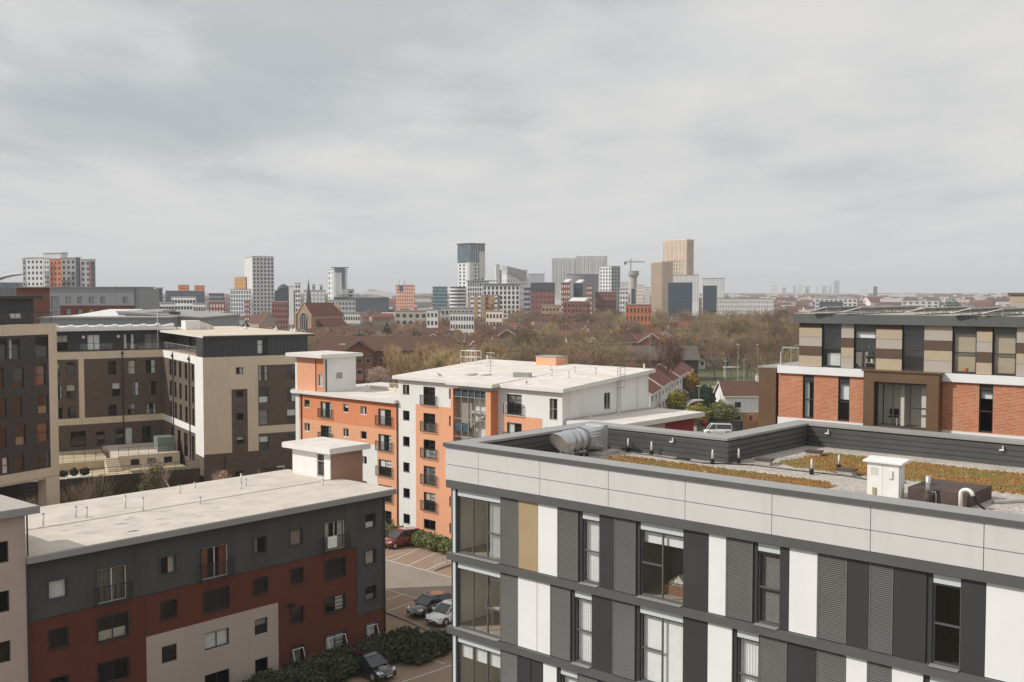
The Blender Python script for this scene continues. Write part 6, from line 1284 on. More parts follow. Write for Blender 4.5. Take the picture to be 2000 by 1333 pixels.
# row with white pointed dormers
for i, px in enumerate((1297, 1311, 1325, 1338, 1351, 1366, 1377, 1389, 1402, 1414)):
    Y = 352 if i < 6 else 400; lab = ['white peaked red brick house, first from the left in the gable row', 'white striped gable house, second from the left in the gable row', 'tall white gable house, third from the left in the gable row', 'red brick house with white peak, fourth in the gable row', 'red brick house with white peak, fifth in the gable row', 'white timbered gable house, sixth in the gable row', 'white peaked house, first of the row behind', 'white peaked house, second of the row behind', 'white peaked house, third of the row behind', 'white peaked house, fourth of the row behind'][i]
    t = thing('house', lab, 'house', ((px-CX)/FPX*Y, Y, 1.3), .1, 'gable fronted row among the bare trees'); h0 = 7.3; m = MB(); wq = 2.2
    m.prism([(-.05, 0), (wq, 0), (wq, 9), (-.05, 9)], -1, h0, 0 if i in (0, 3, 4) else 1); m.prism([(0, 0), (0, 0), (wq, 0)], h0, h0+.01, 1); m.face([(0, -.02, h0), (wq, -.02, h0), (wq/2, -.02, h0+2.6)], 1); m.build('wall', [M['hbrick'], M['whiterender']], t)
    r = MB(); r.face([(-.1, -.3, h0-.1), (wq/2, -.3, h0+2.7), (wq/2, 9, h0+2.7), (-.1, 9, h0-.1)]); r.face([(wq+.1, -.3, h0-.1), (wq/2, -.3, h0+2.7), (wq/2, 9, h0+2.7), (wq+.1, 9, h0-.1)]); r.build('roof', M['tilered'], t)
    for z in (1.2, 3.6, 6.0): link('window', wbox(1.1, 1.3), t, (.5, 0, z))
# terraced houses stepping away behind the low wing
dx, dy = math.cos(R_(73.8)), math.sin(R_(73.8))
for i, w_ in enumerate((15, 14, 14, 15, 12)):
    s = [0, 15.2, 29.4, 43.6, 58.8][i]
    house('white fronted terraced house with red roof, %s from the white side wall' % ['first', 'second', 'third', 'fourth', 'fifth'][i], 28.0+dx*s-.5, 212+dy*s, R_(73.8), w_, 9, 5.2+.25*(i % 2), 2.9, 'whiterender', 'tilered', 'terraced houses behind the low wing', 1.3, False, wcols=3)
# white house behind the van
x = (1417-CX)/FPX*203; t = house('white walled house with brown roof and brick base behind the white van', x, 203, R_(2), 10, 8, 5.7, 2.4, 'whiterender', 'tile', None, 1.3, True); MB().box(-.03, 10.03, -.04, 8.03, -1, 2.5).build('brick_base', M['hbrick'], t)
# three storey brown roofed flats
def flats():
    Y = 280; x0 = (612-CX)/FPX*Y; t = thing('flats', 'long three storey brown brick flats with dark tiled roof and gabled bay', 'building', (x0, Y, 1.3), R_(2)); he, hr, w_, d = 10.0, 3.6, 39, 12
    m = MB(); m.prism([(0, 0), (w_, 0), (w_, d), (0, d)], -1, he); m.prism([(8.6, -3), (15.8, -3), (15.8, 0), (8.6, 0)], -1, he); m.face([(8.6, -3, he), (15.8, -3, he), (12.2, -3, he+2.4)]); m.build('wall', M['hbrickdark'], t)
    r = MB(); e = .6
    r.prism([(-e, -e), (w_+e, -e), (w_+e, d+e), (-e, d+e)], he-.15, he-.001)
    r.face([(-e, -e, he), (w_+e, -e, he), (w_-3, d/2, he+hr), (3, d/2, he+hr)]); r.face([(w_+e, d+e, he), (-e, d+e, he), (3, d/2, he+hr), (w_-3, d/2, he+hr)]); r.face([(-e, d+e, he), (-e, -e, he), (3, d/2, he+hr)]); r.face([(w_+e, -e, he), (w_+e, d+e, he), (w_-3, d/2, he+hr)])
    r.face([(8.1, -3.6, he-.3), (12.2, -3.6, he+2.6), (12.2, 4.5, he+2.6), (8.1, 0, he-.3)]); r.face([(16.3, -3.6, he-.3), (12.2, -3.6, he+2.6), (12.2, 4.5, he+2.6), (16.3, 0, he-.3)]); r.face([(8.1, -3.55, he-.3), (16.3, -3.55, he-.3), (12.2, -3.55, he+2.6)]) if False else None
    rf = r.build('roof', M['tile'], t)
    for z in (1.2, 4.0, 6.9):
        for x in (9.4, 11.6, 13.9): link('window', wbox(1.3, 1.3, 'trim'), t, (x, -3, z))
        for x in (1.5, 4, 6.3, 17, 19.4, 22, 25, 28, 31, 34, 36.6): link('window', wbox(1.2, 1.25), t, (x, 0, z))
    c = MB(); c.box(6.5, 8.1, 2.0, 3.0, he+1.3, he+1.75); c.build('rooflight', M['faciawhite'], rf)
    m = MB(); m.prism([(7.5, -6), (13, -6), (13, -3.02), (7.5, -3.02)], -1, 2.8); m.build('porch', M['hbrickdark'], t); m = MB(); m.face([(7.1, -6.5, 2.7), (13.4, -6.5, 2.7), (13.4, -3.02, 4.0), (7.1, -3.02, 4.0)]); m.build('porch_roof', M['tile'], t)
M['hbrickdark'] = mat('brown_house_brick', (.22, .105, .06), .9, .2, .6)
flats()
# long dark roofed shed behind the bare trees, and its yard
x = (1165-CX)/FPX*305; t = thing('long_shed', 'long low dark roofed building behind the bare tree belt', 'building', (x, 305, 1.3), R_(-1)); m = MB(); m.box(0, 29, 0, 12, -1, 6.0); m.build('wall', M['darkbrick'], t)
m = MB(); m.hexa([(-.6, -.8, 5.9), (29.6, -.8, 5.9), (29.6, 6, 9.6), (-.6, 6, 9.6), (-.6, -.8, 6.1), (29.6, -.8, 6.1), (29.6, 6, 9.8), (-.6, 6, 9.8)]); m.hexa([(-.6, 12.8, 5.9), (29.6, 12.8, 5.9), (29.6, 6, 9.6), (-.6, 6, 9.6), (-.6, 12.8, 6.1), (29.6, 12.8, 6.1), (29.6, 6, 9.8), (-.6, 6, 9.8)]); m.build('roof', M['tilegrey'], t)
for i in range(7): link('window', wbox(1.6, 1.5), t, (2+3.8*i, 0, 2.2))
struct(sheet('grass_verge', P((1330, 752), (1500, 756), (1560, 718), (1340, 718)), 'grass', .01)); struct(sheet('road', P((1330, 768), (1500, 772), (1500, 757), (1330, 753)), 'asphalt', .015))
struct(sheet('road', P((1330, 960), (1480, 960), (1440, 846), (1400, 772), (1380, 772), (1350, 846)), 'asphalt', .02))
t = thing('fence', 'grey slatted fence in front of the green shrubs by the van', 'fence', gnd(1361, 843), R_(2)); m = MB()
for i in range(40): m.box(i*.215, i*.215+.19, 0, .03, .05, 1.9)
m.build('slats', M['charcoal'], t)
for i in range(5): MB().box(i*2.12, i*2.12+.1, .031, .13, 0, 1.95).build('post', M['greyband'], t)
t = thing('garden_wall', 'bright red brick garden wall beneath the white house', 'wall', gnd(1452, 848), R_(1)); MB().box(0, 6, 0, .2, 0, 2.4).build('wall', M['hbrick'], t)
t = thing('garden_arch', 'white garden arch and pergola between the shrubs by the terraces', 'arch', gnd(1343, 812), R_(8)); m = MB(); m.tube([(2.6-2.6*math.cos(a), 0, 1.9+1.2*math.sin(a)) for a in [math.pi*k/10 for k in range(11)]], .12, 6); m.tube([(2.6-2.6*math.cos(a), 1.6, 1.9+1.2*math.sin(a)) for a in [math.pi*k/10 for k in range(11)]], .12, 6)
for x in (0, 5.2, 6.6):
    for y in (0, 1.6): m.cyl(x, y, 0, 2.0, .07, 6)
m.box(5.1, 6.8, -.1, 1.7, 2.4, 2.55); m.build('arch_frame', M['trim'], t)
for px, py, h, lab in ((1417, 748, 6, 'first lamp post on the verge beyond the white house'), (1441, 752, 11, 'tallest pale pole on the verge beyond the white house'), (1453, 745, 6, 'lamp post with white head right of the tallest pole'), (1269, 752, 13, 'tall pale pole behind the caged ladder'), (1365, 800, 5, 'white garden lamp post by the dark hedge'), (1479, 730, 9, 'lamp post by the brown side block')):
    p = gnd(px, py); t = thing('street_lamp', lab, 'lamp post', p, R_(20), 'poles beyond the houses'); MB().cyl(0, 0, 0, h, .09, 8, 0, .06).build('post', M['steel'], t); MB().box(-.5, .5, -.12, .12, h, h+.16).build('lamp_head', M['trim'], t)
t = thing('bus_shelter', 'white flat roofed shelter on posts at the grass verge', 'shelter', gnd(1414, 738), R_(0)); MB().box(0, 4.6, 0, 2, 2.9, 3.15).build('roof', M['trim'], t)
for x in (.3, 4.2):
    for y in (.2, 1.8): MB().cyl(x, y, 0, 2.9, .08, 6).build('post', M['trim'], t)
for i, (px, py, lab) in enumerate(((1283, 800, 'first black garden shed'), (1305, 780, 'second black garden shed'), (1330, 760, 'third black garden shed'))):
    p = gnd(px, py); t = thing('garden_shed', lab+' in the backyards of the white terraces', 'shed', p, R_(60), 'black garden sheds'); MB().box(0, 2.6, 0, 2.2, 0, 2.2).build('wall', M['claddark'], t); m = MB(); m.prism([(-.2, -.2), (2.8, -.2), (2.8, 2.4), (-.2, 2.4)], 2.21, [2.3, 2.3, 2.7, 2.7]); m.build('roof', M['black'], t)
    f = thing('garden_fence', ['brown board fence beside the first shed', 'brown board fence beside the second shed', 'brown board fence beside the third shed'][i], 'fence', (p[0]+2.5, p[1]-3, p[2]), R_(70), 'brown garden fences'); m = MB()
    for k in range(34): m.box(k*.2, k*.2+.17, 0, .03, .05, 1.7)
    m.build('boards', M['wood'], f)

# ---------- church ----------
x = (607-CX)/FPX*520; t = thing('church', 'sandstone church with traceried gable window and brown tiled nave', 'church', (x, 520, 1.2), R_(60)); m = MB(); W_, Lc = 9.0, 25
m.prism([(0, 0), (Lc, 0), (Lc, W_), (0, W_)], -1, 14); m.face([(0, 0, 14), (0, W_, 14), (0, W_/2, 20)]); m.face([(Lc, 0, 14), (Lc, W_, 14), (Lc, W_/2, 20)]); m.prism([(4, -5), (Lc-2, -5), (Lc-2, -.01), (4, -.01)], -1, 8.5)
for y in (-.8, W_): m.box(-.6, .3, y, y+.8, -1, 15); 
m.build('wall', M['sandstone'] if 'sandstone' in M else M['cb1'], t)
r = MB(); k = 6/(W_/2)
for y0 in (-.4, W_+.4): r.face([(.2, y0, 13.6), (Lc+.3, y0, 13.6), (Lc-4, W_/2, 20.1), (.2, W_/2, 20.1)])
r.face([(Lc+.3, -.4, 13.6), (Lc+.3, W_+.4, 13.6), (Lc-4, W_/2, 20.1)]); r.face([(3.8, -5.4, 8.4), (Lc-1.8, -5.4, 8.4), (Lc-1.8, 0, 12.2), (3.8, 0, 12.2)]); r.build('roof', M['tilered'], t)
m = MB(); g = Fc(0, 0, -90); m.face([(-.05, W_/2+2.3*math.cos(a), 11.5+(3.6 if 0 < a < math.pi else 0)*math.sin(a)) for a in [math.pi*k/12 for k in range(13)]]+[(-.05, W_/2-2.3, 6), (-.05, W_/2+2.3, 6)]); m.build('great_window', M['farglass'], t)
m = MB(); m.tube([(-.12, W_/2+2.5*math.cos(a), 11.5+3.9*math.sin(a)) for a in [math.pi*k/12 for k in range(13)]], .28, 6)
for y in (-1.2, 0, 1.2): m.box(-.2, -.06, W_/2+y-.12, W_/2+y+.12, 6, 14)
m.build('tracery', M['cb1'], t)
for s in (1, -1): m = MB(); m.tube([(-.1, W_/2, 20.3), (-.1, W_/2+s*(W_/2+.4), 13.8)], .3, 5); m.build('coping', M['cb1'], t)
x = (603-CX)/FPX*565; t = thing('church_spire', 'slender dark stone spire behind the church gable', 'spire', (x, 565, 1.2), .4); MB().box(-2, 2, -2, 2, -1, 15).build('tower', M['tilegrey'], t); m = MB(); m.tube([(0, 0, 15), (0, 0, 21), (0, 0, 32.0)], [2.1, 1.35, .06], 8); m.build('spire', M['spirestone'], t)
for a in range(4): m = MB(); m.tube([(1.7*math.cos(a*1.57+.78), 1.7*math.sin(a*1.57+.78), 15), (1.7*math.cos(a*1.57+.78), 1.7*math.sin(a*1.57+.78), 19.5)], [.4, .02], 6); m.build('pinnacle', M['spirestone'], t)
house('small sandstone gabled hall left of the church', (487-CX)/FPX*560, 560, R_(-50), 11, 8, 9, 4, 'cb1', 'tile', chim=False); house('sandstone gabled house left of the church, right one', (500-CX)/FPX*575, 575, R_(-60), 9, 8, 10, 5, 'cb1', 'tile')

# ---------- skyline ----------
def blk(label, xl, xc, xr, ytop, Y, aR=30, mR='cb2', mL=None, nz=8, nR=4, nL=4, wm='farglass', fr=(.55, .5), cat='tower', zb=0, z0=None, name='tower_block', group=None, roof=None, vert=False, dmax=40):
    """a block whose nearest corner stands at picture column xc; right face runs back at angle aR, left face at aR+90"""
    if 0 < aR <= 5:
        aR = -20
        if dmax > 7: xr -= min(dmax*.5*.34*FPX/Y, .3*(xr-xl))
    p = atY(xc, ytop, Y); x0, h = p[0], p[2]-zb
    def run(px, ang):
        k = (px-CX)/FPX; c, s = math.cos(R_(ang)), math.sin(R_(ang)); den = c-k*s
        v = (k*Y-x0)/den if abs(den) > 1e-3 else dmax
        return min(max(v, .5), dmax*3)
    wR = run(xr, aR) if xr > xc+.5 else dmax*.5; wL = run(xl, aR+90) if xl < xc-.5 else dmax*.5
    t = thing(name, label, cat, (x0, Y, zb), R_(aR), group); m = MB(); m.box(0, wR, 0, wL, -1, h, 0); m.fbox(Fc(0, 0, -90), -wL, 0, .0, .12, -1, h, 1) if mL and mL != mR else None
    m.build('wall', [M[mR], M[mL or mR]], t)
    MB().box(-.3, wR+.3, -.3, wL+.3, h+.01, h+.5).build('roof', M[roof or 'facia'], t)
    z0 = z0 if z0 is not None else 4
    if cat not in ('tower', 'tower block'): nz = max(nz, int((h-z0)/3.3)) if nR+nL else nz
    fh = (h-z0-.6)/max(1, nz); cells = []
    for F_, L_, n in ((Fc(0, 0, 0), wR, nR), (Fc(0 if not (mL and mL != mR) else -.12, 0, -90), wL, nL)):
        if n == 0: continue
        lo = 0 if F_.ang == 0 else -L_
        cw = L_/n; ww = cw*fr[0]; wh = fh*fr[1] if not vert else fh*.98
        for i in range(n):
            for j in range(nz): cells.append((F_, lo+cw*(i+.5)-ww/2, z0+fh*(j+.5)-wh/2, ww, wh))
    cells.sort(key=lambda c: -c[2])
    for c in cells[:100]:
        key = ('sw', round(c[3], 1), round(c[4], 1), wm)
        if key not in WC: q = MB(); q.box(0, c[3], -.12, .0, 0, c[4]); WC[key] = q.mesh('window', M[wm])
        link('window', WC[key], t, c[0].p(c[1], .02, c[2]), c[0].ang)
    if len(cells) > 100:
        q = MB()
        for c in cells[100:]: q.fbox(c[0], c[1], c[1]+c[3], .02, .14, c[2], c[2]+c[4])
        o = q.build('window', M[wm], t); o['kind'] = 'stuff'
    t['h'] = 0; del t['h']
    return t, wR, wL, h
# left cluster
L7 = 'joined tower block cluster at far left'
for a in [('light grey end slab of the %s', 43, 44, 52, 506, 735, 'tgrey', 12, 1), ('white gridded slab of the %s', 51, 52, 86, 505, 730, 'twhite', 12, 4), ('white balcony slab of the %s', 85, 86, 98, 506, 738, 'twhite', 13, 2), ('orange slab of the %s', 96, 97, 121, 507, 728, 'torange', 12, 3), ('middle grey slab of the %s', 119, 120, 149, 505, 733, 'tgrey', 12, 3), ('dark blue grey slab of the %s', 147, 148, 158, 504, 736, 'tdark', 12, 0), ('right striped slab of the %s', 157, 158, 187, 508, 727, 'tgrey', 12, 3)]:
    t, wR, wL, h = blk(a[0] % L7, a[1], a[2], a[3], a[4], a[5], 2, a[6], None, a[7], a[8], 0, 'farglass', (.42, .5), 'tower block', dmax=6, group=L7)
    if 'striped' in a[0]:
        MB().box(0, .9, -.1, -.01, 0, h-1).build('red_stripe', M['tredpanel'], t); MB().box(wR*.58, wR*.7, -.1, -.01, 0, h-1).build('red_stripe', M['tredpanel'], t); MB().box(wR*.72, wR, -.1, -.01, 0, h-1).build('dark_stripe', M['tdark'], t)
blk('pale upper storeys on the %s' % L7, 84, 85, 120, 496, 745, 2, 'tpale', None, 1, 0, 0, dmax=6, z0=40); blk('grey lift housing on the %s' % L7, 119, 120, 133, 495, 744, 2, 'tgrey', None, 1, 0, 0, dmax=6, z0=40)
# stadium with white arch
x = (-40-CX)/FPX*900; t = thing('stadium', 'blue glass stadium under a white arching roof at the far left edge', 'stadium', (x, 900, 0), R_(-4)); m = MB(); m.box(0, 34, 2, 60, -1, 34.5); m.build('wall', M['farglass2'], t)
m = MB(); n = 14; pts = [(-8+46*i/n, 0, 29+14.6*math.sin(1.54*i/n)) for i in range(n+1)]
for y in (-2, 6): m.tube([(p[0], y, p[2]-2) for p in pts], .9, 6)
for p, q in zip(pts, pts[1:]): m.face([(p[0], -2, p[2]-2), (q[0], -2, q[2]-2), (q[0], 8, q[2]-2), (p[0], 8, p[2]-2)])
m.build('roof', M['twhite'], t)
for i in range(8): MB().box(1+4*i, 4.4+4*i, -.3, -.02, 8, 30).build('window', M['farglass'], t)
B_ = lambda *a, **k: blk(*a, **k)
B_('white and teal flats right of the ribbed block', 272, 273, 306, 563, 470, 2, 'twhite', None, 6, 6, 0, 'tteal', (.5, .6), 'building', dmax=15); B_('dark slate end of the white and teal flats', 304, 305, 322, 564, 468, 4, 'tdark', None, 5, 0, 0, cat='building', dmax=14)
B_('left one of two orange brick towers over dark podium', 347, 348, 377, 558, 850, 2, 'torange', None, 4, 5, 0, 'tredpanel', (.4, .4), 'building', dmax=18); B_('right one of two orange brick towers over dark podium', 379, 380, 407, 559, 846, 2, 'torange', 'tgrey', 4, 5, 0, 'tredpanel', (.4, .4), 'building', dmax=18)
B_('dark slate podium beneath the two orange brick towers', 322, 323, 408, 569, 820, 2, 'tdark', None, 3, 9, 0, 'farglass2', (.6, .5), 'building', dmax=20); B_('dark flat roofed block right of the orange brick towers', 407, 408, 446, 574, 800, 1, 'tdark', None, 2, 6, 0, 'tgrey', (.5, .4), 'building', dmax=20); B_('long white low block before the dark podium', 334, 335, 390, 581, 640, 2, 'twhite', None, 2, 8, 0, 'farglass', (.7, .5), 'building', dmax=14)
B_('cream gridded low block in front of the white low block', 311, 312, 350, 593, 440, 1, 'tpale', None, 4, 5, 0, 'farglass', (.75, .6), 'building', dmax=12); B_('small red and white blocks left of the ochre tower', 408, 410, 446, 590, 600, 3, 'tredbrick', None, 2, 5, 0, 'twhite', (.4, .5), 'building', dmax=12); B_('white low terrace block behind bare trees on the left', 377, 378, 408, 594, 560, 1, 'tpale', None, 1, 5, 0, cat='building', dmax=10)
B_('low white and glass block under the ochre tower', 449, 450, 499, 566, 905, 1, 'twhite', None, 5, 8, 0, 'farglass2', (.55, .65), 'building', dmax=20); B_('ochre block between the white base and gridded tower', 459, 480, 494, 542, 930, 25, 'tdark', 'tochre', 3, 0, 5, 'tredpanel', (.3, .4), 'building', dmax=20)
B_('tall white gridded tower with blank left end', 479, 493, 536, 502, 900, 22, 'twhite', 'tpale', 16, 6, 0, 'tdark', (.5, .6), dmax=24); B_('red brick and white low block below the gridded tower', 476, 477, 492, 588, 700, 1, 'tredbrick', None, 3, 3, 0, 'twhite', (.4, .4), 'building', dmax=10)
t = thing('domed_hall', 'dark domed hall right of the white gridded tower', 'building', ((537-CX)/FPX*1000, 1000, 0), 0); MB().box(0, 15, 0, 20, 0, 28).build('wall', M['tdark'], t); m = MB(); m.tube([(6, 10, 28), (6, 10, 31), (6, 10, 33), (6, 10, 34)], [6, 5, 3, .5], 14); m.build('dome', M['tdark'], t, True)
B_('cream stepped block left of the spire, lower part', 563, 564, 578, 560, 820, 2, 'tpale', None, 4, 0, 0, cat='building', dmax=12); B_('cream stepped block left of the spire, taller part', 575, 576, 592, 554, 815, 3, 'tpale', None, 6, 2, 0, cat='building', dmax=12); B_('pale brown twin block right of the spire', 609, 610, 618, 557, 900, 2, 'concrete', None, 5, 2, 0, cat='building', dmax=10); B_('second pale brown twin block right of the spire', 624, 625, 632, 558, 900, 2, 'concrete', None, 5, 2, 0, cat='building', dmax=10); B_('grey and white base between the pale brown twins', 592, 593, 641, 568, 880, 1, 'tgrey', None, 3, 6, 0, 'twhite', (.5, .5), 'building', dmax=14)
# curved tower
t, a, b, h = B_('slim white tower with a dark curved glass front', 641, 652, 679, 527, 1000, 20, 'twhite', None, 9, 0, 2, 'tdark', (.4, .5), dmax=16); m = MB(); m.prism([(3+5*math.cos(q), -1+3.5*math.sin(q)) for q in [math.pi*k/8+math.pi for k in range(9)]], 0, h-3); m.build('curved_bay', M['twhite'], t); m = MB(); m.prism([(5.5+5*math.cos(q), -.5+3*math.sin(q)) for q in [math.pi*k/8+math.pi for k in range(9)]], h-18, h+1.5); m.build('glass_crown', M['farglass2'], t); MB().box(-1, 14, -1, 8, h+1.6, h+2.3).build('canopy', M['tdark'], t)
B_('low angular white wing at the foot of the slim tower', 640, 650, 692, 566, 1010, 12, 'twhite', None, 2, 3, 0, cat='building', dmax=14)
t, a, b, h = B_('long low arena with dark glazed front and pale curved roof', 648, 652, 770, 582, 980, 2, 'tdark', None, 1, 14, 0, 'farglass2', (.7, .6), 'arena', dmax=30); m = MB()
for i in range(12): q = a*i/12; m.face([(q, -2, h+1+3*math.sin(math.pi*i/12)), (q+a/12, -2, h+1+3*math.sin(math.pi*(i+1)/12)), (q+a/12, 28, h+3+3*math.sin(math.pi*(i+1)/12)), (q, 28, h+3+3*math.sin(math.pi*i/12))])
m.build('curved_roof', M['tgrey'], t)
t, a, b, h = B_('tan wedge roofed hall behind the arena', 718, 720, 762, 574, 1200, 1, 'concrete', None, 1, 0, 0, cat='building', dmax=14); m = MB(); m.prism([(0, 0), (a, 0), (a, 14), (0, 14)], h+.5, [h+5, h+1, h+1, h+5]); m.build('wedge_roof', M['concrete'], t)
t, a, b, h = B_('red and white block with thin masts right of the arena', 772, 773, 815, 558, 1100, 2, 'torange', None, 3, 8, 0, 'twhite', (.4, .6), 'building', dmax=16); MB().box(4, 8, -.4, -.02, h-6, h-.5).build('dark_sign', M['tdark'], t)
for x in (3, 8, 9.5): m = MB(); m.cyl(x, 2, h, h+6, .25, 5); m.build('mast', M['tgrey'], t)
B_('glass office with layered roofs left of the round white flats', 842, 845, 880, 561, 1000, 5, 'farglass2', None, 3, 3, 0, 'tteal', (.9, .3), 'building', dmax=18)
# round white banded flats
t = thing('round_flats', 'round white banded flats left of the tall dark topped tower', 'building', ((894-CX)/FPX*930, 938, 0), 0)
for i in range(7): MB().cyl(0, 0, 10+3*i, 11.6+3*i, 7.6, 24).build('balcony_band', M['twhite'], t, False)
MB().cyl(0, 0, 0, 31, 7.1, 24).build('wall', M['farglass'], t)
# tallest left tower
t, a, b, h = B_('tall white tower with a dark glass top', 895, 918, 946, 478, 960, 40, 'twhite', None, 20, 4, 3, 'tdark', (.4, .55), dmax=22)
MB().box(-.4, a+.4, -.4, b+.4, h-16, h+.2).build('glass_top', M['farglass2'], t); MB().box(-1.2, a+1.2, -1.2, b+1.2, h+.6, h+1.3).build('flying_roof', M['tdark'], t); m = MB()
for i in range(6): m.box(a*(i+.1)/6, a*(i+.25)/6, -.6, -.42, h-16, h)
m.box(a*.62, a+.5, -.7, -.41, h-30, h-6); m.build('white_fins', M['tpale'], t); MB().cyl(2, 2, 0, h-16, 3.4, 14).build('round_corner', M['tpale'], t)
# wide white framed flats with green roofs
for xl, xr, yt, Y, lab in ((912, 962, 551, 780, 'left storey step of the wide white framed flats'), (942, 1022, 557, 770, 'main part of the wide white framed flats')):
    t, a, b, h = B_(lab, xl, xl+1, xr, yt, Y, 3, 'twhite', None, 6, 13 if a > 20 else 9, 0, 'farglass', (.55, .7), 'building', dmax=16); MB().box(-.8, a+.8, -1.2, 15, h+.51, h+1.1).build('oversailing_roof', M['greenroof'], t)
for i, (px, w_) in enumerate(((919, 10), (932, 10), (948, 8), (966, 8))): B_('%s white and orange brick bay under the wide flats' % ['first', 'second', 'third', 'fourth'][i], px-1, px, px+w_, 577, 740, 2, ('twhite', 'twhite', 'tredbrick', 'twhite')[i], None, 5, 2, 0, 'farglass', (.7, .4), 'building', dmax=8, group='bays under the wide flats')
B_('lower orange brick range of the wide flats', 912, 913, 1022, 578, 748, 2, 'tochre', None, 4, 18, 0, 'tgrey', (.4, .7), 'building', dmax=8)
# sculpted white building and grey box
t, a, b, h = B_('faceted white museum like block behind the wide flats', 968, 990, 1030, 528, 1300, 30, 'twhite', None, 6, 7, 5, 'tgrey', (.4, .3), dmax=30); m = MB()
for i in range(5): m.prism([(i*5, -1), (i*5+6, -2-i % 2), (i*5+5, 12), (i*5, 12)], h-4-2*i, [h+5-i, h+3-i, h+4-i, h+6-i])
m.build('faceted_crown', M['tgrey'], t); m = MB(); m.prism([(a, 0), (a+12, 2), (a+10, 14), (a, 12)], 0, [h-8, h-16, h-16, h-8]); m.build('sloping_wing', M['twhite'], t)
B_('pale tower slab left of the faceted block', 967, 969, 976, 518, 1310, 10, 'tpale', None, 1, 0, 0, dmax=10, z0=40); B_('plain grey box behind the brick offices', 1030, 1032, 1068, 536, 1150, 2, 'tgrey', None, 1, 0, 0, cat='building', dmax=16, z0=30)
# red brick office quarter
for a_ in [('dark glazed upper office left in the brick quarter', 1022, 1023, 1042, 563, 730, 'tdark', 5, 3, 'tpale'), ('brick office with dark top storey in the brick quarter', 1036, 1037, 1090, 553, 725, 'tredbrick', 7, 6, 'tdark'), ('banded red brick office with low gables', 1088, 1096, 1120, 553, 715, 'tredbrick', 7, 4, 'tpale'), ('dark blue glass office between red brick ones', 1119, 1120, 1145, 554, 716, 'tdarkblue', 7, 4, 'farglass2'), ('red brick office right of the dark glass one', 1144, 1145, 1162, 556, 714, 'tredbrick', 7, 3, 'tpale'), ('lower red brick office range to the right', 1160, 1163, 1210, 571, 720, 'tredbrick', 5, 7, 'tdark'), ('white banded small office right of the brick quarter', 1208, 1210, 1233, 566, 740, 'twhite', 5, 3, 'tdark'), ('dark narrow block right of the white banded office', 1232, 1233, 1243, 565, 735, 'tdark', 5, 0, 'tdark'), ('low brown brick houses before the red offices', 1056, 1058, 1100, 597, 640, 'sandstone', 2, 5, 'farglass'), ('low red brick range before the dark glass office', 1098, 1100, 1160, 590, 650, 'tredbrick', 3, 7, 'farglass')]:
    t, wR, b, h = B_(a_[0], a_[1], a_[2], a_[3], a_[4], a_[5], 5, a_[6], None, a_[7], a_[8], 0, a_[9], (.5, .45), 'office', dmax=14)
    if 'gables' in a_[0] or 'glass office' in a_[0]:
        m = MB(); m.prism([(wR*.2, 0), (wR*.8, 0), (wR*.8, 8), (wR*.2, 8)], h+.5, [h+.6, h+.6, h+2.6, h+2.6]); m.build('gable', M['tpale'], t)
    if 'dark top' in a_[0]: MB().box(-.2, wR+.2, -.3, -.01, h-5, h).build('dark_storey', M['tdark'], t)
B_('red brick flats among trees right of the brick quarter', 1220, 1222, 1280, 596, 520, 2, 'flatsbrick', None, 2, 7, 0, 'farglass', (.3, .6), 'flats', dmax=12)
# vertical striped screens
for xl, xr, yt, lab in ((1077, 1136, 506, 'left lower block with vertical silver stripes'), (1124, 1192, 502, 'right higher block with vertical silver stripes')):
    t, a, b, h = B_(lab, xl, xl+1, xr, yt, 1500 if xl < 1100 else 1480, 2, 'tpale', None, 1, 0, 0, dmax=25, z0=20); m = MB(); r = random.Random(4); x = 0
    while x < a-1: w_ = r.uniform(.3, .8); m.box(x, x+w_, -.3, -.02, r.uniform(20, 34), h-r.uniform(0, 3)); x += w_+r.uniform(1.5, 3.2)
    m.build('dark_fins', M['tgreydark2'], t); m = MB(); x = .4
    while x < a-1: m.box(x, x+.3, -.9, -.51, 18, h+r.uniform(0, 2)); x += r.uniform(1.2, 2.4)
    m.build('silver_fins', M['twhite'], t)
t = thing('round_hall', 'dark round hall in front of the silver striped blocks', 'building', ((1138-CX)/FPX*1250, 1262, 0), 0); MB().cyl(0, 0, 0, 46.5, 19, 30).build('wall', M['tgreydark'] if 'tgreydark' in M else M['concrete'], t); MB().cyl(0, 0, 46.51, 47, 19.4, 30).build('roof', M['tdark'], t)
B_('white tower with dark window bands, left face blank', 1171, 1194, 1211, 521, 1000, 38, 'tgrey', 'twhite', 14, 3, 4, 'tdark', (.45, .6), dmax=16)
# concrete core and crane
t = thing('concrete_core', 'unfinished round concrete core with wider top', 'tower', ((1237-CX)/FPX*1100, 1100, 0), 0); MB().cyl(0, 0, 0, 42, 3.6, 16).build('shaft', M['concrete'], t); MB().cyl(0, 0, 42, 48, 4.6, 16, 0, 5.6).build('formwork', M['tredpanel'] if False else M['concrete'], t); MB().cyl(0, 0, 44, 45, 6.2, 16).build('platform', M['tgrey'], t)
t = thing('tower_crane', 'thin tower crane over the concrete core', 'crane', ((1231.5-CX)/FPX*1150, 1150, 0), 0); MB().box(-.6, .6, -.6, .6, 0, 62).build('mast', M['tgrey'], t); MB().box(-7, 15, -.45, .45, 58, 59.2).build('jib', M['tgrey'], t); MB().box(-7.2, -4.5, -.8, .8, 55.8, 57.9).build('counterweight', M['tdark'], t)
m = MB(); m.tube([(0, 0, 62), (11, 0, 59.2)], .12, 4); m.tube([(0, 0, 62), (-6, 0, 59.2)], .12, 4); m.build('tie', M['tgrey'], t)
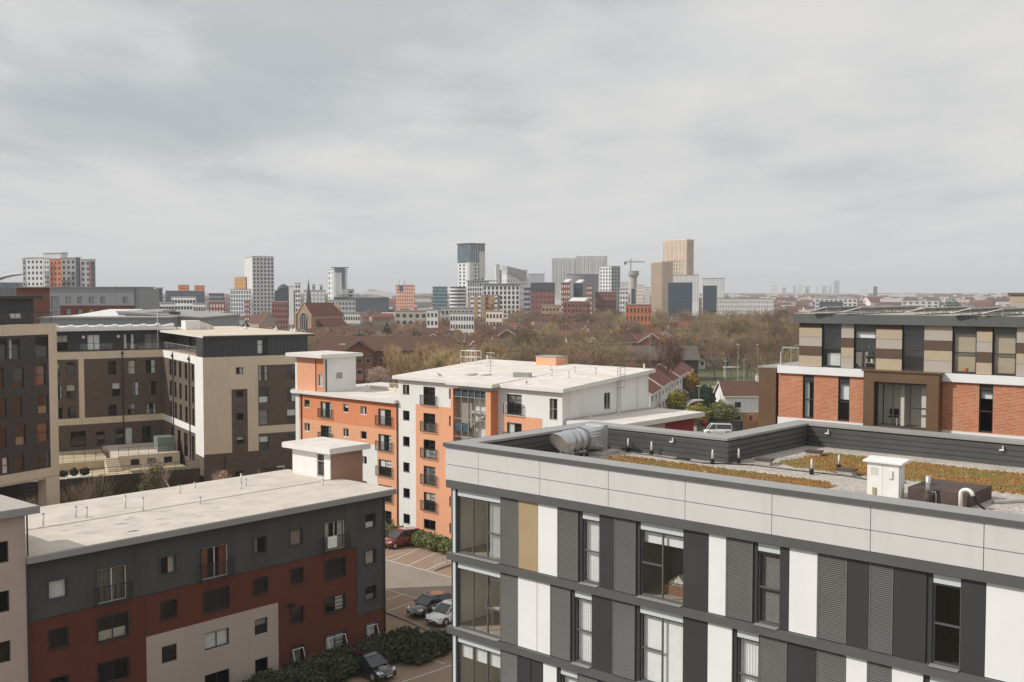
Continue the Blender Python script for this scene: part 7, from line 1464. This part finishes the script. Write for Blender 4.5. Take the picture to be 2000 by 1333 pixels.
for a_ in [('pale gridded flats under the crane', 1211, 1212, 1232, 553, 1080, 'tpale', 6, 4), ('pale gridded flats right of the crane', 1242, 1243, 1262, 558, 1060, 'ttan', 6, 4), ('faint grey flats left of the tan towers', 1258, 1259, 1274, 562, 1150, 'tpale', 5, 3)]: B_(a_[0], a_[1], a_[2], a_[3], a_[4], a_[5], 2, a_[6], None, a_[7], a_[8], 0, 'tgrey', (.5, .5), 'flats', dmax=16)
# tan towers
for lab, xl, xc, xr, yt, Y, n in (('tallest tan ribbed tower on the skyline', 1294, 1341, 1354, 469, 880, 9), ('lower tan ribbed tower left of the tallest one', 1271, 1293, 1314, 512, 800, 7)):
    t, a, b, h = B_(lab, xl, xc, xr, yt, Y, 40, 'ttan', None, 1, 0, 0, dmax=26, z0=30, roof='ttan'); m = MB(); G3 = Fc(0, 0, -90)
    for i in range(n*2): m.fbox(G3, -b+b*(i+.35)/(n*2), -b+b*(i+.6)/(n*2), .01, .35, 2, h-.5)
    for i in range(n): m.fbox(Fc(0, 0, 0), a*(i+.3)/n, a*(i+.6)/n, .01, .35, 2, h-.5)
    m.build('ribs', M['tanrib'] if 'tanrib' in M else M['sandstone'], t)
    for i in range(6):
        for j in range(9):
            if lab[0] == 't': link('window', wbox(.9, 2.0, 'tdark', 'tdark'), t, G3.p(-b*.75+b*.7*i/6, .04, 26+3.1*j), G3.ang)
# dark and white blocks to their right
B_('white gridded block above the left dark glass block', 1311, 1312, 1371, 538, 870, 2, 'twhite', None, 13, 11, 0, 'tgrey', (.45, .45), 'building', dmax=16, z0=18); B_('white gridded block with a tan end at the right', 1371, 1372, 1421, 545, 860, 2, 'twhite', None, 11, 8, 0, 'tgrey', (.45, .45), 'building', dmax=16, z0=16)
B_('large dark glass block in front of the tan towers', 1303, 1305, 1356, 553, 770, 3, 'tdarkblue', None, 11, 12, 0, 'farglass2', (.5, .35), 'building', dmax=10); B_('smaller dark glass block right of the large one', 1371, 1373, 1404, 559, 775, 2, 'tdarkblue', None, 9, 7, 0, 'farglass2', (.5, .35), 'building', dmax=10)
B_('long low pale warehouse right of the dark glass blocks', 1398, 1400, 1520, 584, 800, 1, 'tpale', None, 2, 22, 0, 'tgrey', (.5, .5), 'warehouse', dmax=20); B_('pale sheds far off above the solar panels', 1590, 1592, 1680, 583, 1100, 2, 'tpale', None, 1, 9, 0, 'tdark', (.5, .5), 'warehouse', dmax=20); B_('dark flat roofed shed before the pale sheds', 1598, 1600, 1652, 590, 1000, 1, 'tdark', None, 1, 0, 0, cat='warehouse', dmax=16)
for i, (a, b, c, Y, mt) in enumerate([(1506, 1519, 558, 4200, 'tpale'), (1527, 1537, 562, 4300, 'concrete'), (1548, 1556, 559, 4400, 'tgrey'), (1558, 1570, 558, 4400, 'tpale'), (1572, 1583, 560, 4400, 'tgrey'), (1592, 1600, 561, 4600, 'tpale'), (1605, 1616, 560, 4600, 'tgrey'), (1618, 1626, 558, 4600, 'tpale'), (1628, 1641, 549, 4700, 'tgrey'), (1705, 1716, 560, 3000, 'tdark'), (1680, 1697, 566, 3400, 'twhite')]):
    t, *_ = blk('%s hazy tower from the left on the far right horizon' % ['first', 'second', 'third', 'fourth', 'fifth', 'sixth', 'seventh', 'eighth', 'ninth and tallest', 'eleventh and darkest', 'tenth and lowest'][i], a, a+1, b, c, Y, 2, mt, None, 1, 0, 0, dmax=30, group='hazy towers on the far right horizon', z0=20)
# white and cream low-rise band in front of the skyline
for i, (a, b, yt, Y, mt, nz, nR, lab) in enumerate([(660, 712, 613, 560, 'tpale', 2, 9, 'pale terrace right of the church'), (770, 842, 608, 600, 'roofcreamd', 1, 5, 'low cream school block with grey roof'), (832, 864, 606, 570, 'tpale', 1, 3, 'small white box building with square windows'), (878, 935, 612, 520, 'tpale', 2, 9, 'white framed block left of the beige flats'), (860, 932, 602, 640, 'concrete', 1, 8, 'long grey roofed hall before the white framed flats'), (948, 990, 608, 560, 'ttan', 3, 5, 'beige flats before the golden trees'), (640, 700, 587, 860, 'tgrey', 1, 8, 'pale green low roofs before the arena'), (1760, 1850, 588, 1300, 'tpale', 1, 6, 'pale warehouse roofs far right'), (1880, 1925, 579, 2200, 'twhite', 1, 0, 'small white building far right'), (1735, 1790, 574, 3000, 'tpale', 1, 0, 'faint pale buildings near the right horizon'), (530, 570, 590, 640, 'tredbrick', 2, 6, 'red brick range left of the church'), (190, 260, 597, 420, 'concrete', 2, 6, 'brown low block behind the brick and ribbed building')]):
    if mt == 'roofcreamd': mt = 'cb2'
    blk(lab, a, a+1, b, yt, Y, 1, mt, None, nz, nR, 0, 'farglass', (.5, .5), 'building', dmax=14)

# the town too far to count: low roofs and sheds between the woods
def town():
    r = random.Random(21); m = MB(); mats = ['tilered', 'tile', 'tpale', 'twhite', 'tgrey', 'tredbrick', 'ttan', 'concrete']
    for i in range(1500):
        Y = math.exp(r.uniform(math.log(760), math.log(6500))); px = r.uniform(-80, 2080); x = (px-CX)/FPX*Y; k = 1 if Y < 1500 else 1.6 if Y < 3000 else 3
        w_, d, h = r.uniform(7, 22)*k, r.uniform(7, 12)*k, r.uniform(4.5, 7.5)*min(k, 1.8); c, s_ = math.cos(r.uniform(-.4, .4)), math.sin(r.uniform(-.4, .4)); wm = r.choice([2, 5, 5, 5, 6, 7, 7, 4]); rm = r.choice([1, 1, 1, 0, 7])
        def q(u, v, z): return (x+u*c-v*s_, Y+u*s_+v*c, z)
        m.face([q(0, 0, 0), q(w_, 0, 0), q(w_, 0, h), q(0, 0, h)], wm); m.face([q(0, d, 0), q(0, 0, 0), q(0, 0, h), q(0, d/2, h*1.45), q(0, d, h)], wm); m.face([q(w_, 0, 0), q(w_, d, 0), q(w_, d, h), q(w_, d/2, h*1.45), q(w_, 0, h)], wm)
        m.face([q(0, -.3, h), q(w_, -.3, h), q(w_, d/2, h*1.45), q(0, d/2, h*1.45)], rm); m.face([q(w_, d, h), q(0, d, h), q(0, d/2, h*1.45), q(w_, d/2, h*1.45)], rm)
    o = m.build('distant_town', [M[k] for k in mats]); tag(o, 'far off roofs and pale sheds of the town among the woods', 'town', None, 'stuff')
town()
# ---------- air ----------
def haze():
    m = MB(); m.box(-5600, 5600, -190, 8600, -2.5, 135)
    o = m.build('haze', [])
    mt = D.materials.new('haze_air'); mt.use_nodes = True; t = mt.node_tree; t.nodes.clear(); ou = t.nodes.new('ShaderNodeOutputMaterial'); v = t.nodes.new('ShaderNodeVolumePrincipled')
    v.inputs['Color'].default_value = (.93, .955, 1, 1); v.inputs['Density'].default_value = HAZE; v.inputs['Anisotropy'].default_value = 0.0
    t.links.new(v.outputs[0], ou.inputs['Volume']); mt.use_nodes = True; o.data.materials.clear(); o.data.materials.append(mt); o['kind'] = 'stuff'
HAZE = 0.00016
haze()

# things that share a wording are told apart by their order in the view
OW = ['first', 'second', 'third', 'fourth', 'fifth', 'sixth', 'seventh', 'eighth']
same = {}
for o in D.objects:
    if o.parent is None and o.get('label') and o.get('category'): same.setdefault(o['label'], []).append(o)
for lab, os_ in same.items():
    if 1 < len(os_) <= 8 and len(lab.replace('-', ' ').split()) <= 13:
        os_.sort(key=lambda o: o.location.x/max(1, o.location.y))
        for i, o in enumerate(os_): o['label'] = lab+', '+OW[i]+' from left'
    elif 1 < len(os_) <= 8 and len(lab.split()) <= 15:
        os_.sort(key=lambda o: o.location.x/max(1, o.location.y))
        for i, o in enumerate(os_): o['label'] = OW[i]+' '+lab
